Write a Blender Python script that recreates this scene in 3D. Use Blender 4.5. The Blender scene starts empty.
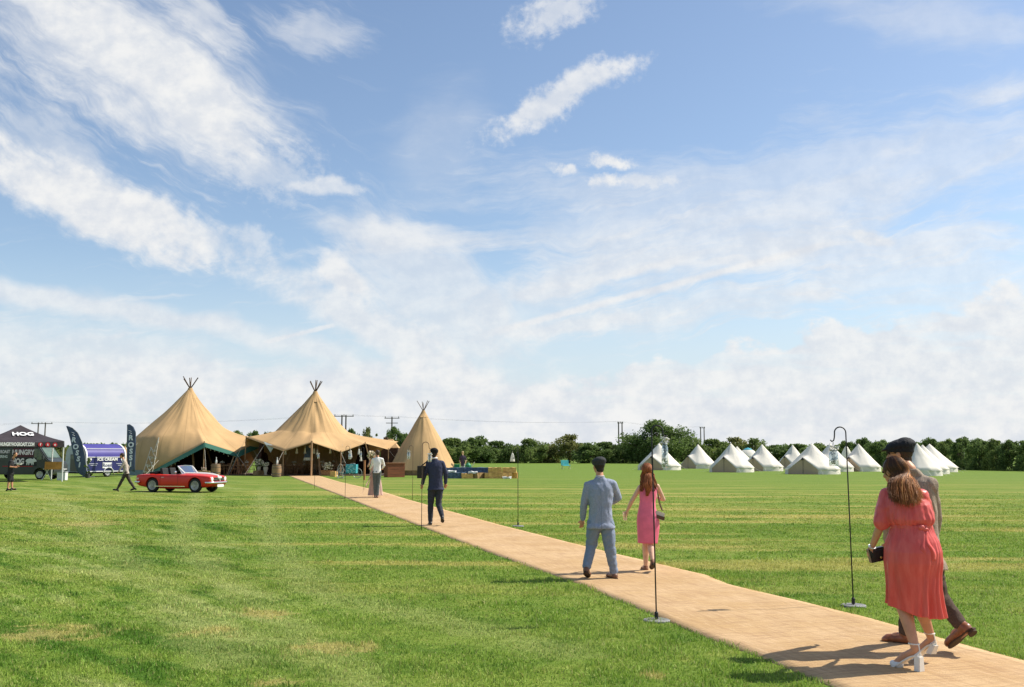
import bpy, bmesh, math, random
import numpy as np
from mathutils import Vector, Matrix, noise as mn
R = math.radians
PI = math.pi
C = bpy.context.scene.collection
scene = bpy.context.scene

# ---------------------------------------------------------------- camera
CAM_H = 1.7
F_PX = 996.0
PITCH = math.atan(110.5 / F_PX)
cam_data = bpy.data.cameras.new('camera')
cam = bpy.data.objects.new('camera', cam_data)
C.objects.link(cam)
cam.location = (0, 0, CAM_H)
cam.rotation_euler = (PI / 2 + PITCH, 0, 0)
cam_data.sensor_width = 36.0
cam_data.lens = 36.0 * F_PX / 1024.0
cam_data.clip_start = 0.1
cam_data.clip_end = 6000
scene.camera = cam

def ray(px, py):
    x = (px - 512) / F_PX
    v = (343.5 - py) / F_PX
    return Vector((x, math.cos(PITCH) - math.sin(PITCH) * v, math.sin(PITCH) + math.cos(PITCH) * v))
def G(px, py):
    """ground position seen at a photo position"""
    d = ray(px, py); t = -CAM_H / d.z
    return Vector((d.x * t, d.y * t, 0))
def PT(px, py, Y):
    """point at distance Y down the field"""
    d = ray(px, py); t = Y / d.y
    return Vector((d.x * t, Y, CAM_H + d.z * t))

# ---------------------------------------------------------------- node expressions
class E:
    def __init__(s, nt, v): s.nt = nt; s.v = v
    def _m(s, op, *o, clamp=False):
        n = s.nt.nodes.new('ShaderNodeMath'); n.operation = op; n.use_clamp = clamp
        for i, q in enumerate((s,) + o):
            if isinstance(q, E): q = q.v
            if isinstance(q, (int, float)): n.inputs[i].default_value = q
            else: s.nt.links.new(q, n.inputs[i])
        return E(s.nt, n.outputs[0])
    def __add__(s, o): return s._m('ADD', o)
    __radd__ = __add__
    def __mul__(s, o): return s._m('MULTIPLY', o)
    __rmul__ = __mul__
    def __sub__(s, o): return s._m('SUBTRACT', o)
    def __rsub__(s, o): return (s * -1.0) + o
    def __truediv__(s, o): return s._m('DIVIDE', o)
    def sqrt(s): return s._m('SQRT')
    def absv(s): return s._m('ABSOLUTE')
    def sin(s): return s._m('SINE')
    def powr(s, o): return s._m('POWER', o)
    def clamp(s): return s._m('ADD', 0.0, clamp=True)
    def mx(s, o): return s._m('MAXIMUM', o)
    def mi(s, o): return s._m('MINIMUM', o)
def smooth(x, a, b):
    """1 where x is past b, 0 before a (a may exceed b)"""
    n = x.nt.nodes.new('ShaderNodeMapRange'); n.interpolation_type = 'SMOOTHSTEP'
    x.nt.links.new(x.v, n.inputs['Value'])
    if a < b:
        n.inputs['From Min'].default_value = a; n.inputs['From Max'].default_value = b
    else:
        n.inputs['From Min'].default_value = b; n.inputs['From Max'].default_value = a
        n.inputs['To Min'].default_value = 1; n.inputs['To Max'].default_value = 0
    return E(x.nt, n.outputs[0])
def vec(nt, x, y, z=0.0):
    n = nt.nodes.new('ShaderNodeCombineXYZ')
    for i, q in enumerate((x, y, z)):
        if isinstance(q, E): nt.links.new(q.v, n.inputs[i])
        else: n.inputs[i].default_value = q
    return n.outputs[0]
def nz(nt, v, scale, detail=5, rough=0.55, dist=0.0, color=False):
    n = nt.nodes.new('ShaderNodeTexNoise')
    nt.links.new(v, n.inputs['Vector'])
    n.inputs['Scale'].default_value = scale; n.inputs['Detail'].default_value = detail
    n.inputs['Roughness'].default_value = rough; n.inputs['Distortion'].default_value = dist
    return n.outputs['Color'] if color else E(nt, n.outputs['Fac'])
def mixc(nt, f, a, b, mode='MIX'):
    n = nt.nodes.new('ShaderNodeMix'); n.data_type = 'RGBA'; n.blend_type = mode
    for sock, q in ((n.inputs[0], f), (n.inputs[6], a), (n.inputs[7], b)):
        if isinstance(q, E): q = q.v
        if isinstance(q, (int, float)): sock.default_value = q
        elif isinstance(q, tuple): sock.default_value = (q + (1.0,))[:4]
        else: nt.links.new(q, sock)
    return n.outputs[2]

# ---------------------------------------------------------------- world: Nishita sky + high cloud layer by direction
SUN_EL = 48.0
SUN_DIR = Vector((0.965, 0.26, 0)).normalized() * math.cos(R(SUN_EL)) + Vector((0, 0, math.sin(R(SUN_EL))))
world = bpy.data.worlds.new('World'); scene.world = world
world.use_nodes = True
nt = world.node_tree; nt.nodes.clear()
out = nt.nodes.new('ShaderNodeOutputWorld'); bg = nt.nodes.new('ShaderNodeBackground')
sky = nt.nodes.new('ShaderNodeTexSky'); sky.sky_type = 'NISHITA'; sky.sun_disc = False
sky.sun_elevation = R(SUN_EL)
sky.sun_rotation = math.atan2(SUN_DIR.x, SUN_DIR.y)
sky.air_density = 1.0; sky.dust_density = 0.8; sky.ozone_density = 1.2
SKY_STRENGTH = 0.115
bg.inputs['Strength'].default_value = SKY_STRENGTH
tc = nt.nodes.new('ShaderNodeTexCoord'); sp = nt.nodes.new('ShaderNodeSeparateXYZ')
nt.links.new(tc.outputs['Generated'], sp.inputs[0])
X, Y, Z = (E(nt, sp.outputs[i]) for i in range(3))
cp, sn = math.cos(PITCH), math.sin(PITCH)
fw = (Y * cp + Z * sn)
fwc = fw.mx(0.12)
# a flat chart of the sky to the north (radians x 996): east u, height v
P = X / fwc * F_PX + 512.0
Q = 343.5 - (Z * cp - Y * sn) / fwc * F_PX
pv = vec(nt, P, Q)
warp = nz(nt, pv, 0.006, 4, 0.6, color=True)
ws = nt.nodes.new('ShaderNodeSeparateXYZ'); nt.links.new(warp, ws.inputs[0])
wx, wy = (E(nt, ws.outputs[0]) - 0.5), (E(nt, ws.outputs[1]) - 0.5)
Pw = P + wx * 70.0; Qw = Q + wy * 70.0
def rot(px, py, deg):
    c, s = math.cos(R(deg)), math.sin(R(deg))
    return ((Pw - px) * c + (Qw - py) * s), ((Qw - py) * c - (Pw - px) * s)
def rot0(px, py, deg):
    c, s = math.cos(R(deg)), math.sin(R(deg))
    return ((P - px) * c + (Q - py) * s), ((Q - py) * c - (P - px) * s)
# fibrous noises: along falling-right, rising-right and level streaks; puffy noise
def fib(deg, sx, sy, scale=1.0, det=9, rough=0.66):
    a, b = rot(0, 0, deg)
    return nz(nt, vec(nt, a * sx, b * sy), scale, det, rough)
fA = fib(33, 0.006, 0.024)
fE = fib(-22, 0.007, 0.03)
fH = fib(-4, 0.0035, 0.020)
puff = nz(nt, pv, 0.028, 8, 0.58)
fine = nz(nt, pv, 0.07, 5, 0.65)
def blob_(px, py, a, b, deg, field, amp=1.3, lo=1.15, hi=0.35, op=1.0):
    x, y = rot(px, py, deg)
    e = ((x / a) * (x / a) + (y / b) * (y / b)).sqrt() + (0.5 - field) * amp * 1.6
    return smooth(e, lo, hi) * op
def line_(x0, y0, x1, y1, w, field, amp=1.0, op=1.0, warpf=0.0):
    dx, dy = x1 - x0, y1 - y0; L = math.hypot(dx, dy); deg = math.degrees(math.atan2(dy, dx))
    x, y = (rot if warpf else rot0)((x0 + x1) / 2, (y0 + y1) / 2, deg)
    prof = smooth((x / (L / 2)).absv(), 1.05, 0.75)
    d = (y / w).absv() + (0.5 - field) * amp
    return smooth(d, 1.1, 0.2) * prof * op
M = []
M.append(blob_(120, 52, 210, 78, 33, fA, 1.1, 1.2, 0.3, 0.97))
M.append(blob_(215, 95, 95, 26, 42, fA, 1.6, 1.1, 0.3, 0.75))
M.append(blob_(85, 200, 150, 40, 24, fA * 0.55 + puff * 0.45, 1.3, 1.1, 0.55, 0.97))
M.append(blob_(60, 150, 170, 60, 32, fA, 2.4, 1.1, 0.2, 0.45))
M.append(blob_(200, 235, 90, 26, 20, puff, 2.0, 1.1, 0.3, 0.5))
M.append(blob_(315, 25, 62, 30, 25, fA, 2.0, 1.1, 0.2, 0.5))
M.append(blob_(200, 20, 60, 25, 35, fA, 2.2, 1.1, 0.2, 0.5))
M.append(blob_(320, 190, 40, 9, 3, puff, 1.6, 1.1, 0.4, 0.6))
M.append(blob_(270, 170, 80, 40, 15, fine * 0.5 + fA * 0.5, 2.6, 1.0, 0.2, 0.35))
M.append(blob_(555, 18, 60, 22, -22, fine * 0.5 + fE * 0.5, 1.8, 1.1, 0.3, 0.7))
M.append(blob_(566, 97, 98, 17, -27, fine * 0.6 + puff * 0.4, 1.3, 1.15, 0.4, 0.85))
M.append(blob_(611, 157, 20, 8, 5, fine * 0.7 + puff * 0.3, 2.4, 1.25, 0.1, 0.95))
M.append(blob_(607, 178, 14, 8, 5, fine * 0.7 + puff * 0.3, 2.4, 1.25, 0.1, 0.9))
M.append(blob_(569, 166, 14, 6, 15, fine * 0.7 + puff * 0.3, 2.4, 1.25, 0.1, 0.85))
M.append(blob_(645, 176, 40, 7, 5, fine, 1.6, 1.2, 0.4, 0.5))
M.append(blob_(440, 150, 80, 55, -60, fH, 1.2, 1.1, 0.1, 0.20))
M.append(blob_(760, 200, 330, 90, -8, fH, 2.2, 1.2, 0.35, 0.40))
M.append(blob_(720, 245, 300, 50, -14, fE, 2.2, 1.15, 0.4, 0.34))
M.append(blob_(900, 260, 200, 55, 8, fH, 2.0, 1.15, 0.4, 0.5))
M.append(blob_(880, 232, 30, 9, 4, puff, 1.4, 1.1, 0.5, 0.7))
M.append(blob_(930, 20, 170, 26, 8, fH, 1.6, 1.2, 0.2, 0.35))
M.append(blob_(1000, 90, 50, 20, -10, fE, 1.6, 1.2, 0.2, 0.45))
M.append(line_(475, 337, 850, 238, 5.0, fine, 0.6, 0.85))
M.append(smooth(fib(-13, 0.004, 0.045), 0.53, 0.66) * smooth(P, 430, 640) * smooth(Q, 150, 230) * smooth(Q, 370, 320) * 0.5)
M.append(smooth(fib(-6, 0.004, 0.05), 0.55, 0.68) * smooth(Q, 215, 280) * 0.4)
M.append(smooth(fib(30, 0.006, 0.05), 0.56, 0.70) * smooth(P, 420, 240) * smooth(Q, 300, 200) * 0.35)
M.append(line_(490, 292, 720, 258, 10.0, fE, 1.8, 0.65, 1))
M.append(blob_(575, 322, 100, 12, -4, fH * 0.5 + puff * 0.5, 1.6, 1.2, 0.4, 0.75))
M.append(blob_(700, 315, 130, 20, -5, fH, 2.2, 1.2, 0.4, 0.5))
M.append(blob_(352, 280, 34, 24, 40, puff, 1.2, 1.15, 0.4, 0.9))
M.append(blob_(400, 232, 120, 20, 8, fH, 1.8, 1.15, 0.3, 0.6))
M.append(blob_(430, 290, 130, 60, 35, fA, 1.7, 1.15, 0.3, 0.6))
M.append(blob_(400, 340, 190, 32, 25, fH * 0.5 + puff * 0.5, 1.6, 1.15, 0.35, 0.8))
M.append(blob_(600, 262, 120, 30, -5, fH, 2.0, 1.15, 0.3, 0.5))
M.append(line_(-40, 282, 235, 335, 16.0, fA * 0.5 + fH * 0.5, 1.8, 0.72, 1))
M.append(line_(200, 325, 420, 385, 17.0, fH, 1.9, 0.6, 1))
M.append(line_(262, 343, 338, 324, 3.2, fine, 1.3, 0.75))
M.append(blob_(60, 350, 260, 34, 6, fH, 2.0, 1.15, 0.2, 0.55))
M.append(blob_(160, 385, 330, 32, 5, fH * 0.6 + fA * 0.4, 1.8, 1.15, 0.3, 0.7))
M.append(blob_(390, 390, 200, 34, -3, fH * 0.5 + puff * 0.5, 1.5, 1.15, 0.4, 0.8))
# layered cloud banks with crisp tops, stacked toward the horizon
pL = nz(nt, vec(nt, P * 0.8, Q * 1.25), 0.022, 9, 0.56)
pM = nz(nt, vec(nt, P * 0.8 + 300.0, Q * 1.6), 0.034, 9, 0.58)
edge1 = 362.0 - ((P - 640.0).mx(-300.0) * 0.20).mi(80.0)
b1 = smooth(Q - edge1 + (pL - 0.5) * 120.0, 0.0, 16.0) * smooth(P, 330, 560)
b2 = smooth(Q - 392.0 + (pM - 0.5) * 110.0, 0.0, 12.0)
b3 = smooth(Q - 422.0 + (pL - 0.5) * 70.0 + (pM - 0.5) * 40.0, 0.0, 8.0)
gapn = smooth(nz(nt, vec(nt, P * 0.5, Q * 3.2), 0.016, 6, 0.6), 0.50, 0.66)
M.append(b1 * (0.88 - gapn * 0.35))
M.append(b2 * (0.62 - gapn * 0.4))
M.append(b3 * 0.45)
M.append(smooth(Q, 300, 440) * 0.15)
M.append(smooth(fH, 0.55, 0.80) * smooth(Q, 60, 330) * 0.35)
tot = None
for m_ in M:
    q = 1.0 - m_.clamp()
    tot = q if tot is None else tot * q
front = smooth(fw, 0.15, 0.35)
gen = smooth(nz(nt, vec(nt, X / (Z.mx(0.0) + 0.15), Y / (Z.mx(0.0) + 0.15)), 0.8, 6, 0.6, 0.6), 0.45, 0.72) * 0.8
cov = (1.0 - tot) * front + gen * (1.0 - front)
cov = cov * smooth(Z, -0.02, 0.01)
shade = (puff * 0.3 + fine * 0.2 + pL * 0.25 + pM * 0.25)
ccol = mixc(nt, smooth(shade, 0.40, 0.60), (4.75, 5.0, 5.4), (6.0, 6.0, 5.95))
hs = nt.nodes.new('ShaderNodeHueSaturation'); hs.inputs['Saturation'].default_value = 1.0; hs.inputs['Value'].default_value = 1.0
nt.links.new(sky.outputs[0], hs.inputs['Color'])
skyc = mixc(nt, 1.0, hs.outputs[0], (1.0, 1.0, 1.0), 'MULTIPLY')
skyc = mixc(nt, smooth(Q, 230, 440) * 0.72 * front, skyc, (4.35, 5.05, 5.8))
nt.links.new(mixc(nt, cov.clamp(), skyc, ccol), bg.inputs['Color'])
nt.links.new(bg.outputs[0], out.inputs[0])

# ---------------------------------------------------------------- sun and exposure
sl = bpy.data.lights.new('sun', 'SUN'); sl.energy = 4.9; sl.angle = R(0.55); sl.color = (1.0, 0.93, 0.80)
so = bpy.data.objects.new('sun', sl); C.objects.link(so)
so.rotation_euler = (-SUN_DIR).to_track_quat('-Z', 'Y').to_euler()
so.location = SUN_DIR * 50
vs = scene.view_settings
vs.view_transform = 'Standard'; vs.look = 'None'; vs.exposure = 0.40; vs.gamma = 1.0
scene.cycles.max_bounces = 6; scene.cycles.transparent_max_bounces = 12
scene.cycles.sample_clamp_indirect = 4.0

# ---------------------------------------------------------------- materials
MATS = {}
def mat(name, col, rough=0.75, var=0.12, scale=4.0, bump=0.0, bscale=40.0, metal=0.0, spec=0.3, trans=0.0,
        stretch=(1, 1, 1), col2=None, emis=0.0):
    if name in MATS: return MATS[name]
    m = bpy.data.materials.new(name); m.use_nodes = True
    n = m.node_tree; b = n.nodes['Principled BSDF']
    t = n.nodes.new('ShaderNodeTexCoord'); mp = n.nodes.new('ShaderNodeMapping')
    mp.inputs['Scale'].default_value = stretch
    n.links.new(t.outputs['Object'], mp.inputs['Vector'])
    f = nz(n, mp.outputs[0], scale, 5, 0.6)
    lo = tuple(c * (1 - var) for c in col); hi = tuple(min(1, c * (1 + var)) for c in (col2 or col))
    c = mixc(n, smooth(f, 0.3, 0.7), lo, hi)
    n.links.new(c, b.inputs['Base Color'])
    b.inputs['Roughness'].default_value = rough; b.inputs['Metallic'].default_value = metal
    b.inputs['Specular IOR Level'].default_value = spec
    if bump:
        bn = n.nodes.new('ShaderNodeBump'); bn.inputs['Strength'].default_value = bump; bn.inputs['Distance'].default_value = 0.01
        n.links.new(nz(n, mp.outputs[0], bscale, 4, 0.6).v, bn.inputs['Height']); n.links.new(bn.outputs[0], b.inputs['Normal'])
    if trans:
        tr = n.nodes.new('ShaderNodeBsdfTranslucent'); n.links.new(c, tr.inputs['Color'])
        mx = n.nodes.new('ShaderNodeMixShader'); mx.inputs[0].default_value = trans
        o = n.nodes['Material Output']
        n.links.new(b.outputs[0], mx.inputs[1]); n.links.new(tr.outputs[0], mx.inputs[2]); n.links.new(mx.outputs[0], o.inputs[0])
    if emis:
        b.inputs['Emission Color'].default_value = col + (1,); b.inputs['Emission Strength'].default_value = emis
    MATS[name] = m
    return m
def glass(name, tint=(0.9, 0.95, 0.97), alpha=0.75, rough=0.03):
    if name in MATS: return MATS[name]
    m = bpy.data.materials.new(name); m.use_nodes = True; n = m.node_tree; n.nodes.clear()
    o = n.nodes.new('ShaderNodeOutputMaterial'); g = n.nodes.new('ShaderNodeBsdfGlossy'); g.inputs['Roughness'].default_value = rough
    t = n.nodes.new('ShaderNodeBsdfTransparent'); t.inputs['Color'].default_value = tint + (1,)
    lw = n.nodes.new('ShaderNodeLayerWeight'); lw.inputs['Blend'].default_value = 0.35
    mx = n.nodes.new('ShaderNodeMixShader')
    f = E(n, lw.outputs['Facing']) * 0.8 + (1 - alpha) * 0.5
    n.links.new(f.v, mx.inputs[0]); n.links.new(t.outputs[0], mx.inputs[1]); n.links.new(g.outputs[0], mx.inputs[2])
    n.links.new(mx.outputs[0], o.inputs[0]); MATS[name] = m
    return m

# ---------------------------------------------------------------- object helpers
def obj(name, me, m=None, parent=None, loc=None):
    if isinstance(me, bmesh.types.BMesh):
        d = bpy.data.meshes.new(name); me.to_mesh(d); me.free(); me = d
    o = bpy.data.objects.new(name, me); C.objects.link(o)
    if m is not None and len(me.materials) == 0:
        for q in (m if isinstance(m, (list, tuple)) else [m]): me.materials.append(q)
    if parent is not None: o.parent = parent
    if loc is not None: o.location = loc
    return o
def tag(o, label=None, cat=None, group=None, kind=None):
    if label: o['label'] = label
    if cat: o['category'] = cat
    if group: o['group'] = group
    if kind: o['kind'] = kind
    return o
def thing(name, label, cat, loc=(0, 0, 0), rz=0.0, group=None):
    o = bpy.data.objects.new(name, None); C.objects.link(o)
    o.location = loc; o.rotation_euler = (0, 0, rz); o.empty_display_size = 0.3
    return tag(o, label, cat, group)
def kids(o): return [c for c in bpy.data.objects if c.parent == o]
def copy_tree(o, parent=None):
    c = o.copy(); C.objects.link(c); c.parent = parent
    for ch in kids(o): copy_tree(ch, c)
    return c
def smooth_shade(o, angle=None):
    for p in o.data.polygons: p.use_smooth = True
    if angle and hasattr(o.data, 'set_sharp_from_angle'): o.data.set_sharp_from_angle(angle=angle)
    return o
# bmesh adders --------------------------------------------------------
def box(bm, c, s, rot=None, bev=0.0):
    r = bmesh.ops.create_cube(bm, size=1.0)
    vs_ = r['verts']
    mtx = Matrix.Translation(c) @ (rot.to_4x4() if rot is not None else Matrix.Identity(4)) @ Matrix.Diagonal((s[0], s[1], s[2], 1))
    if bev:
        for v in vs_: v.co = Vector((v.co.x * s[0], v.co.y * s[1], v.co.z * s[2]))
        es = list({e for v in vs_ for e in v.link_edges})
        rr = bmesh.ops.bevel(bm, geom=es, offset=bev, segments=2, affect='EDGES', profile=0.7)
        vv = {v for f in rr['faces'] for v in f.verts} | {v for v in vs_ if v.is_valid}
        m2 = Matrix.Translation(c) @ (rot.to_4x4() if rot is not None else Matrix.Identity(4))
        for v in vv: v.co = m2 @ v.co
    else:
        for v in vs_: v.co = mtx @ v.co
def tube(bm, pts, rad, n=8, cap=True, flat=1.0):
    """swept tube through points; rad number or list"""
    pts = [Vector(p) for p in pts]
    if isinstance(rad, (int, float)): rad = [rad] * len(pts)
    up = Vector((0, 0, 1)); rings = []; prev = None
    for i, p in enumerate(pts):
        t = (pts[min(i + 1, len(pts) - 1)] - pts[max(i - 1, 0)])
        if t.length < 1e-9: t = Vector((0, 0, 1))
        t.normalize()
        if prev is None:
            a = t.orthogonal().normalized()
        else:
            a = (prev - t * prev.dot(t))
            a = a.normalized() if a.length > 1e-6 else t.orthogonal().normalized()
        prev = a; b = t.cross(a)
        rings.append([bm.verts.new(p + (a * math.cos(2 * PI * k / n) + b * math.sin(2 * PI * k / n) * flat) * rad[i]) for k in range(n)])
    for r0, r1 in zip(rings, rings[1:]):
        for k in range(n): bm.faces.new((r0[k], r0[(k + 1) % n], r1[(k + 1) % n], r1[k]))
    if cap and n > 2:
        bm.faces.new(rings[0][::-1]); bm.faces.new(rings[-1])
    return rings
def ell(bm, c, s, rot=None, u=16, v=10):
    r = bmesh.ops.create_uvsphere(bm, u_segments=u, v_segments=v, radius=1.0)
    m_ = Matrix.Translation(c) @ (rot.to_4x4() if rot is not None else Matrix.Identity(4)) @ Matrix.Diagonal((s[0], s[1], s[2], 1))
    for q in r['verts']: q.co = m_ @ q.co
def caps(bm, a, b, ra, rb, n=14):
    """tapered limb with rounded ends"""
    a = Vector(a); b = Vector(b); L = (b - a).length
    if L < 1e-6: ell(bm, a, (ra,) * 3); return
    d = (b - a) / L
    pts, rad = [], []
    for k in range(5):
        th = PI / 2 * (1 - k / 4); pts.append(a - d * ra * math.sin(th)); rad.append(max(ra * math.cos(th), 0.0015))
    for k in range(5):
        th = PI / 2 * k / 4; pts.append(b + d * rb * math.sin(th)); rad.append(max(rb * math.cos(th), 0.0015))
    tube(bm, pts, rad, n)
def lathe(bm, prof, n=24, c=(0, 0, 0), a0=0.0, a1=2 * PI):
    full = abs(a1 - a0 - 2 * PI) < 1e-6; c = Vector(c)
    cols = n if full else n + 1
    rings = [[bm.verts.new(c + Vector((r * math.cos(a0 + (a1 - a0) * k / n), r * math.sin(a0 + (a1 - a0) * k / n), z))) for k in range(cols)] for r, z in prof]
    for r0, r1 in zip(rings, rings[1:]):
        for k in range(cols if full else cols - 1):
            bm.faces.new((r0[k], r0[(k + 1) % cols], r1[(k + 1) % cols], r1[k]))
    return rings
def poly(bm, pts, thick=None):
    vs_ = [bm.verts.new(p) for p in pts]; f = bm.faces.new(vs_)
    if thick is not None:
        r = bmesh.ops.extrude_face_region(bm, geom=[f])
        for v in r['geom']:
            if isinstance(v, bmesh.types.BMVert): v.co += Vector(thick)
def new(): return bmesh.new()
def text(body, size, m, parent, mtx, name='lettering', extrude=0.004, bold=0.0, sx=1.0, align='CENTER'):
    cu = bpy.data.curves.new('lettering', 'FONT'); cu.body = body; cu.size = size; cu.extrude = extrude; cu.offset = bold
    cu.align_x = align; cu.align_y = 'CENTER'; cu.resolution_u = 3
    o = bpy.data.objects.new('tmp', cu); C.objects.link(o)
    dg = bpy.context.evaluated_depsgraph_get(); dg.update()
    me = bpy.data.meshes.new_from_object(o.evaluated_get(dg)); bpy.data.objects.remove(o)
    me.transform(mtx @ Matrix.Diagonal((sx, 1, 1, 1)))
    me.materials.clear()
    r = obj(name, me, m, parent)
    return r
def frame(o, x, y):
    """matrix from origin and two in-plane axes"""
    x = Vector(x).normalized(); y = Vector(y); y = (y - x * y.dot(x)).normalized(); z = x.cross(y)
    return Matrix(((x.x, y.x, z.x, o[0]), (x.y, y.y, z.y, o[1]), (x.z, y.z, z.z, o[2]), (0, 0, 0, 1)))
# ---------------------------------------------------------------- carpet outline (world metres, from the matting's edges)
LE = [(286, 475), (340, 495.5), (371, 508), (402, 519.5), (449, 538), (500, 557), (577, 584), (653, 615), (705, 638), (756, 656), (817, 681), (900, 716), (1010, 765)]
RE = [(315, 474.6), (340, 482), (382, 491.5), (406, 499), (449, 511), (500, 525), (587, 547), (705, 575), (730, 585), (807, 603), (868, 618), (971, 647), (1017, 659), (1100, 684), (1280, 738)]
LP = [G(*p) for p in LE]; RP = [G(*p) for p in RE]
def interp(pts, ts):
    a = np.array([[p.x, p.y] for p in pts]); t = np.concatenate([[0], np.cumsum(np.hypot(*np.diff(a, axis=0).T))]); t /= t[-1]
    return np.stack([np.interp(ts, t, a[:, 0]), np.interp(ts, t, a[:, 1])], 1)
# same distances down the field on both sides
def edge_at(pts, y):
    a = sorted([(p.y, p.x) for p in pts]); return np.interp(y, [q[0] for q in a], [q[1] for q in a])
def in_carpet(x, y, pad=0.0):
    xl = edge_at(LP, y) - pad; xr = edge_at(RP, y) + pad
    return (x > xl) & (x < xr) & (y > 5) & (y < 81)

# ---------------------------------------------------------------- grass colour, driven by the place on the field
def grass_group():
    g = bpy.data.node_groups.new('grass_colour', 'ShaderNodeTree')
    g.interface.new_socket('Color', in_out='OUTPUT', socket_type='NodeSocketColor')
    o = g.nodes.new('NodeGroupOutput')
    geo = g.nodes.new('ShaderNodeNewGeometry'); s = g.nodes.new('ShaderNodeSeparateXYZ'); g.links.new(geo.outputs['Position'], s.inputs[0])
    x, y = E(g, s.outputs[0]), E(g, s.outputs[1])
    p2 = vec(g, x, y)
    big = nz(g, p2, 0.09, 4, 0.6); mid = nz(g, p2, 0.5, 5, 0.6); sm = nz(g, p2, 3.0, 5, 0.7); tiny = nz(g, p2, 22.0, 3, 0.6)
    wob = (nz(g, p2, 0.06, 2, 0.5) - 0.5) * 6.0
    # mower passes: long irregular streaks running to the north-west, gently curved
    a = R(39); s1 = x * math.cos(a) + y * math.sin(a) + wob * 0.35; s0_ = y * math.cos(a) - x * math.sin(a)
    left = smooth(x + y * 0.27, 1.5, -0.5)
    st1 = nz(g, vec(g, s1, s0_ * 0.10), 0.75, 4, 0.6); st2 = nz(g, vec(g, s1, s0_ * 0.16), 2.2, 5, 0.65)
    stk = st1 * 0.5 + st2 * 0.5
    s2 = y + x * 0.12 + wob * 0.6
    green = (0.135, 0.205, 0.036); lush = (0.055, 0.128, 0.014); pale = (0.27, 0.305, 0.125); straw = (0.37, 0.31, 0.13); olive = (0.235, 0.250, 0.060); earth = (0.34, 0.27, 0.14)
    c = mixc(g, smooth(mid, 0.35, 0.65), green, (0.175, 0.240, 0.050))
    c = mixc(g, smooth(stk, 0.505, 0.575) * left * 0.90, c, pale)
    c = mixc(g, smooth(stk, 0.49, 0.42) * left * 0.85, c, lush)
    clump = nz(g, p2, 1.5, 6, 0.7)
    c = mixc(g, smooth(clump, 0.52, 0.64) * 0.6, c, lush)
    c = mixc(g, smooth(clump, 0.46, 0.36) * 0.45, c, (0.26, 0.285, 0.085))
    # the middle and far field is drier
    yy = smooth(y, 14, 26) * smooth(y, 90, 50)
    streak = nz(g, vec(g, x * 0.13, y * 0.9 + x * 0.05), 0.55, 5, 0.62)
    c = mixc(g, smooth(big * 0.4 + mid * 0.3 + streak * 0.3, 0.45, 0.6) * yy * 0.7, c, olive)
    c = mixc(g, smooth(streak, 0.51, 0.62) * smooth(y, 9, 18) * smooth(y, 100, 60) * (1.0 - left * 0.75) * 0.85, c, (0.36, 0.31, 0.12))
    c = mixc(g, smooth(streak, 0.47, 0.38) * smooth(y, 12, 18) * (1.0 - left * 0.7) * 0.35, c, (0.085, 0.165, 0.022))
    rightf = smooth(x, -2.0, 6.0) * smooth(y, 40, 60)
    c = mixc(g, rightf * 0.45, c, (0.165, 0.235, 0.045))
    c = mixc(g, smooth(sm, 0.58, 0.74) * 0.45, c, (0.29, 0.29, 0.10))
    # wheel tracks across the near lawn
    def seg(pts, w):
        r = None
        for (x0, y0), (x1, y1) in zip(pts, pts[1:]):
            dx, dy = x1 - x0, y1 - y0; L2 = dx * dx + dy * dy
            t = (((x - x0) * dx + (y - y0) * dy) / L2).clamp()
            ex = x - x0 - t * dx; ey = y - y0 - t * dy
            d = (ex * ex + ey * ey).sqrt()
            r = d if r is None else r.mi(d)
        return smooth(r + (sm - 0.5) * 1.0 + (mid - 0.5) * 0.8, w * 1.3, 0.0)
    def W(l): return [(G(*q).x, G(*q).y) for q in l]
    tr = seg(W([(268, 482), (262, 500), (274, 542), (318, 593), (420, 617), (560, 650)]), 0.42).mx(seg(W([(200, 488), (180, 540), (215, 575), (300, 640), (380, 700)]), 0.4))
    tr = tr.mx(seg(W([(49, 497), (73, 509), (103, 543), (165, 590), (230, 660)]), 0.4))
    c = mixc(g, tr * 0.42 * smooth(y, 60, 40), c, (0.29, 0.31, 0.14))
    # worn straw and earth patches
    pm = None
    for px, py, a_, b_ in [(327, 648, 0.40, 0.30), (210, 632, 0.25, 0.25), (264, 614, 0.32, 0.30), (49, 634, 0.5, 0.45), (88, 524, 0.9, 1.0), (270, 684, 0.2, 0.15), (655, 676, 0.10, 0.16)]:
        q = G(px, py); e = (((x - q.x) / a_) * ((x - q.x) / a_) + ((y - q.y) / b_) * ((y - q.y) / b_)).sqrt() + (sm - 0.5) * 4.5 + (tiny - 0.5) * 1.6
        m_ = smooth(e, 1.15, 0.5); pm = m_ if pm is None else pm.mx(m_)
    c = mixc(g, pm * 0.7, c, mixc(g, smooth(tiny, 0.35, 0.6), earth, straw))
    c = mixc(g, 1.0, c, (1.06, 1.09, 0.86), 'MULTIPLY')
    c = mixc(g, smooth(y, 45, 75) * 0.5, c, (0.150, 0.235, 0.042))
    g.links.new(c, o.inputs[0])
    return g
GG = grass_group()
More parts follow.
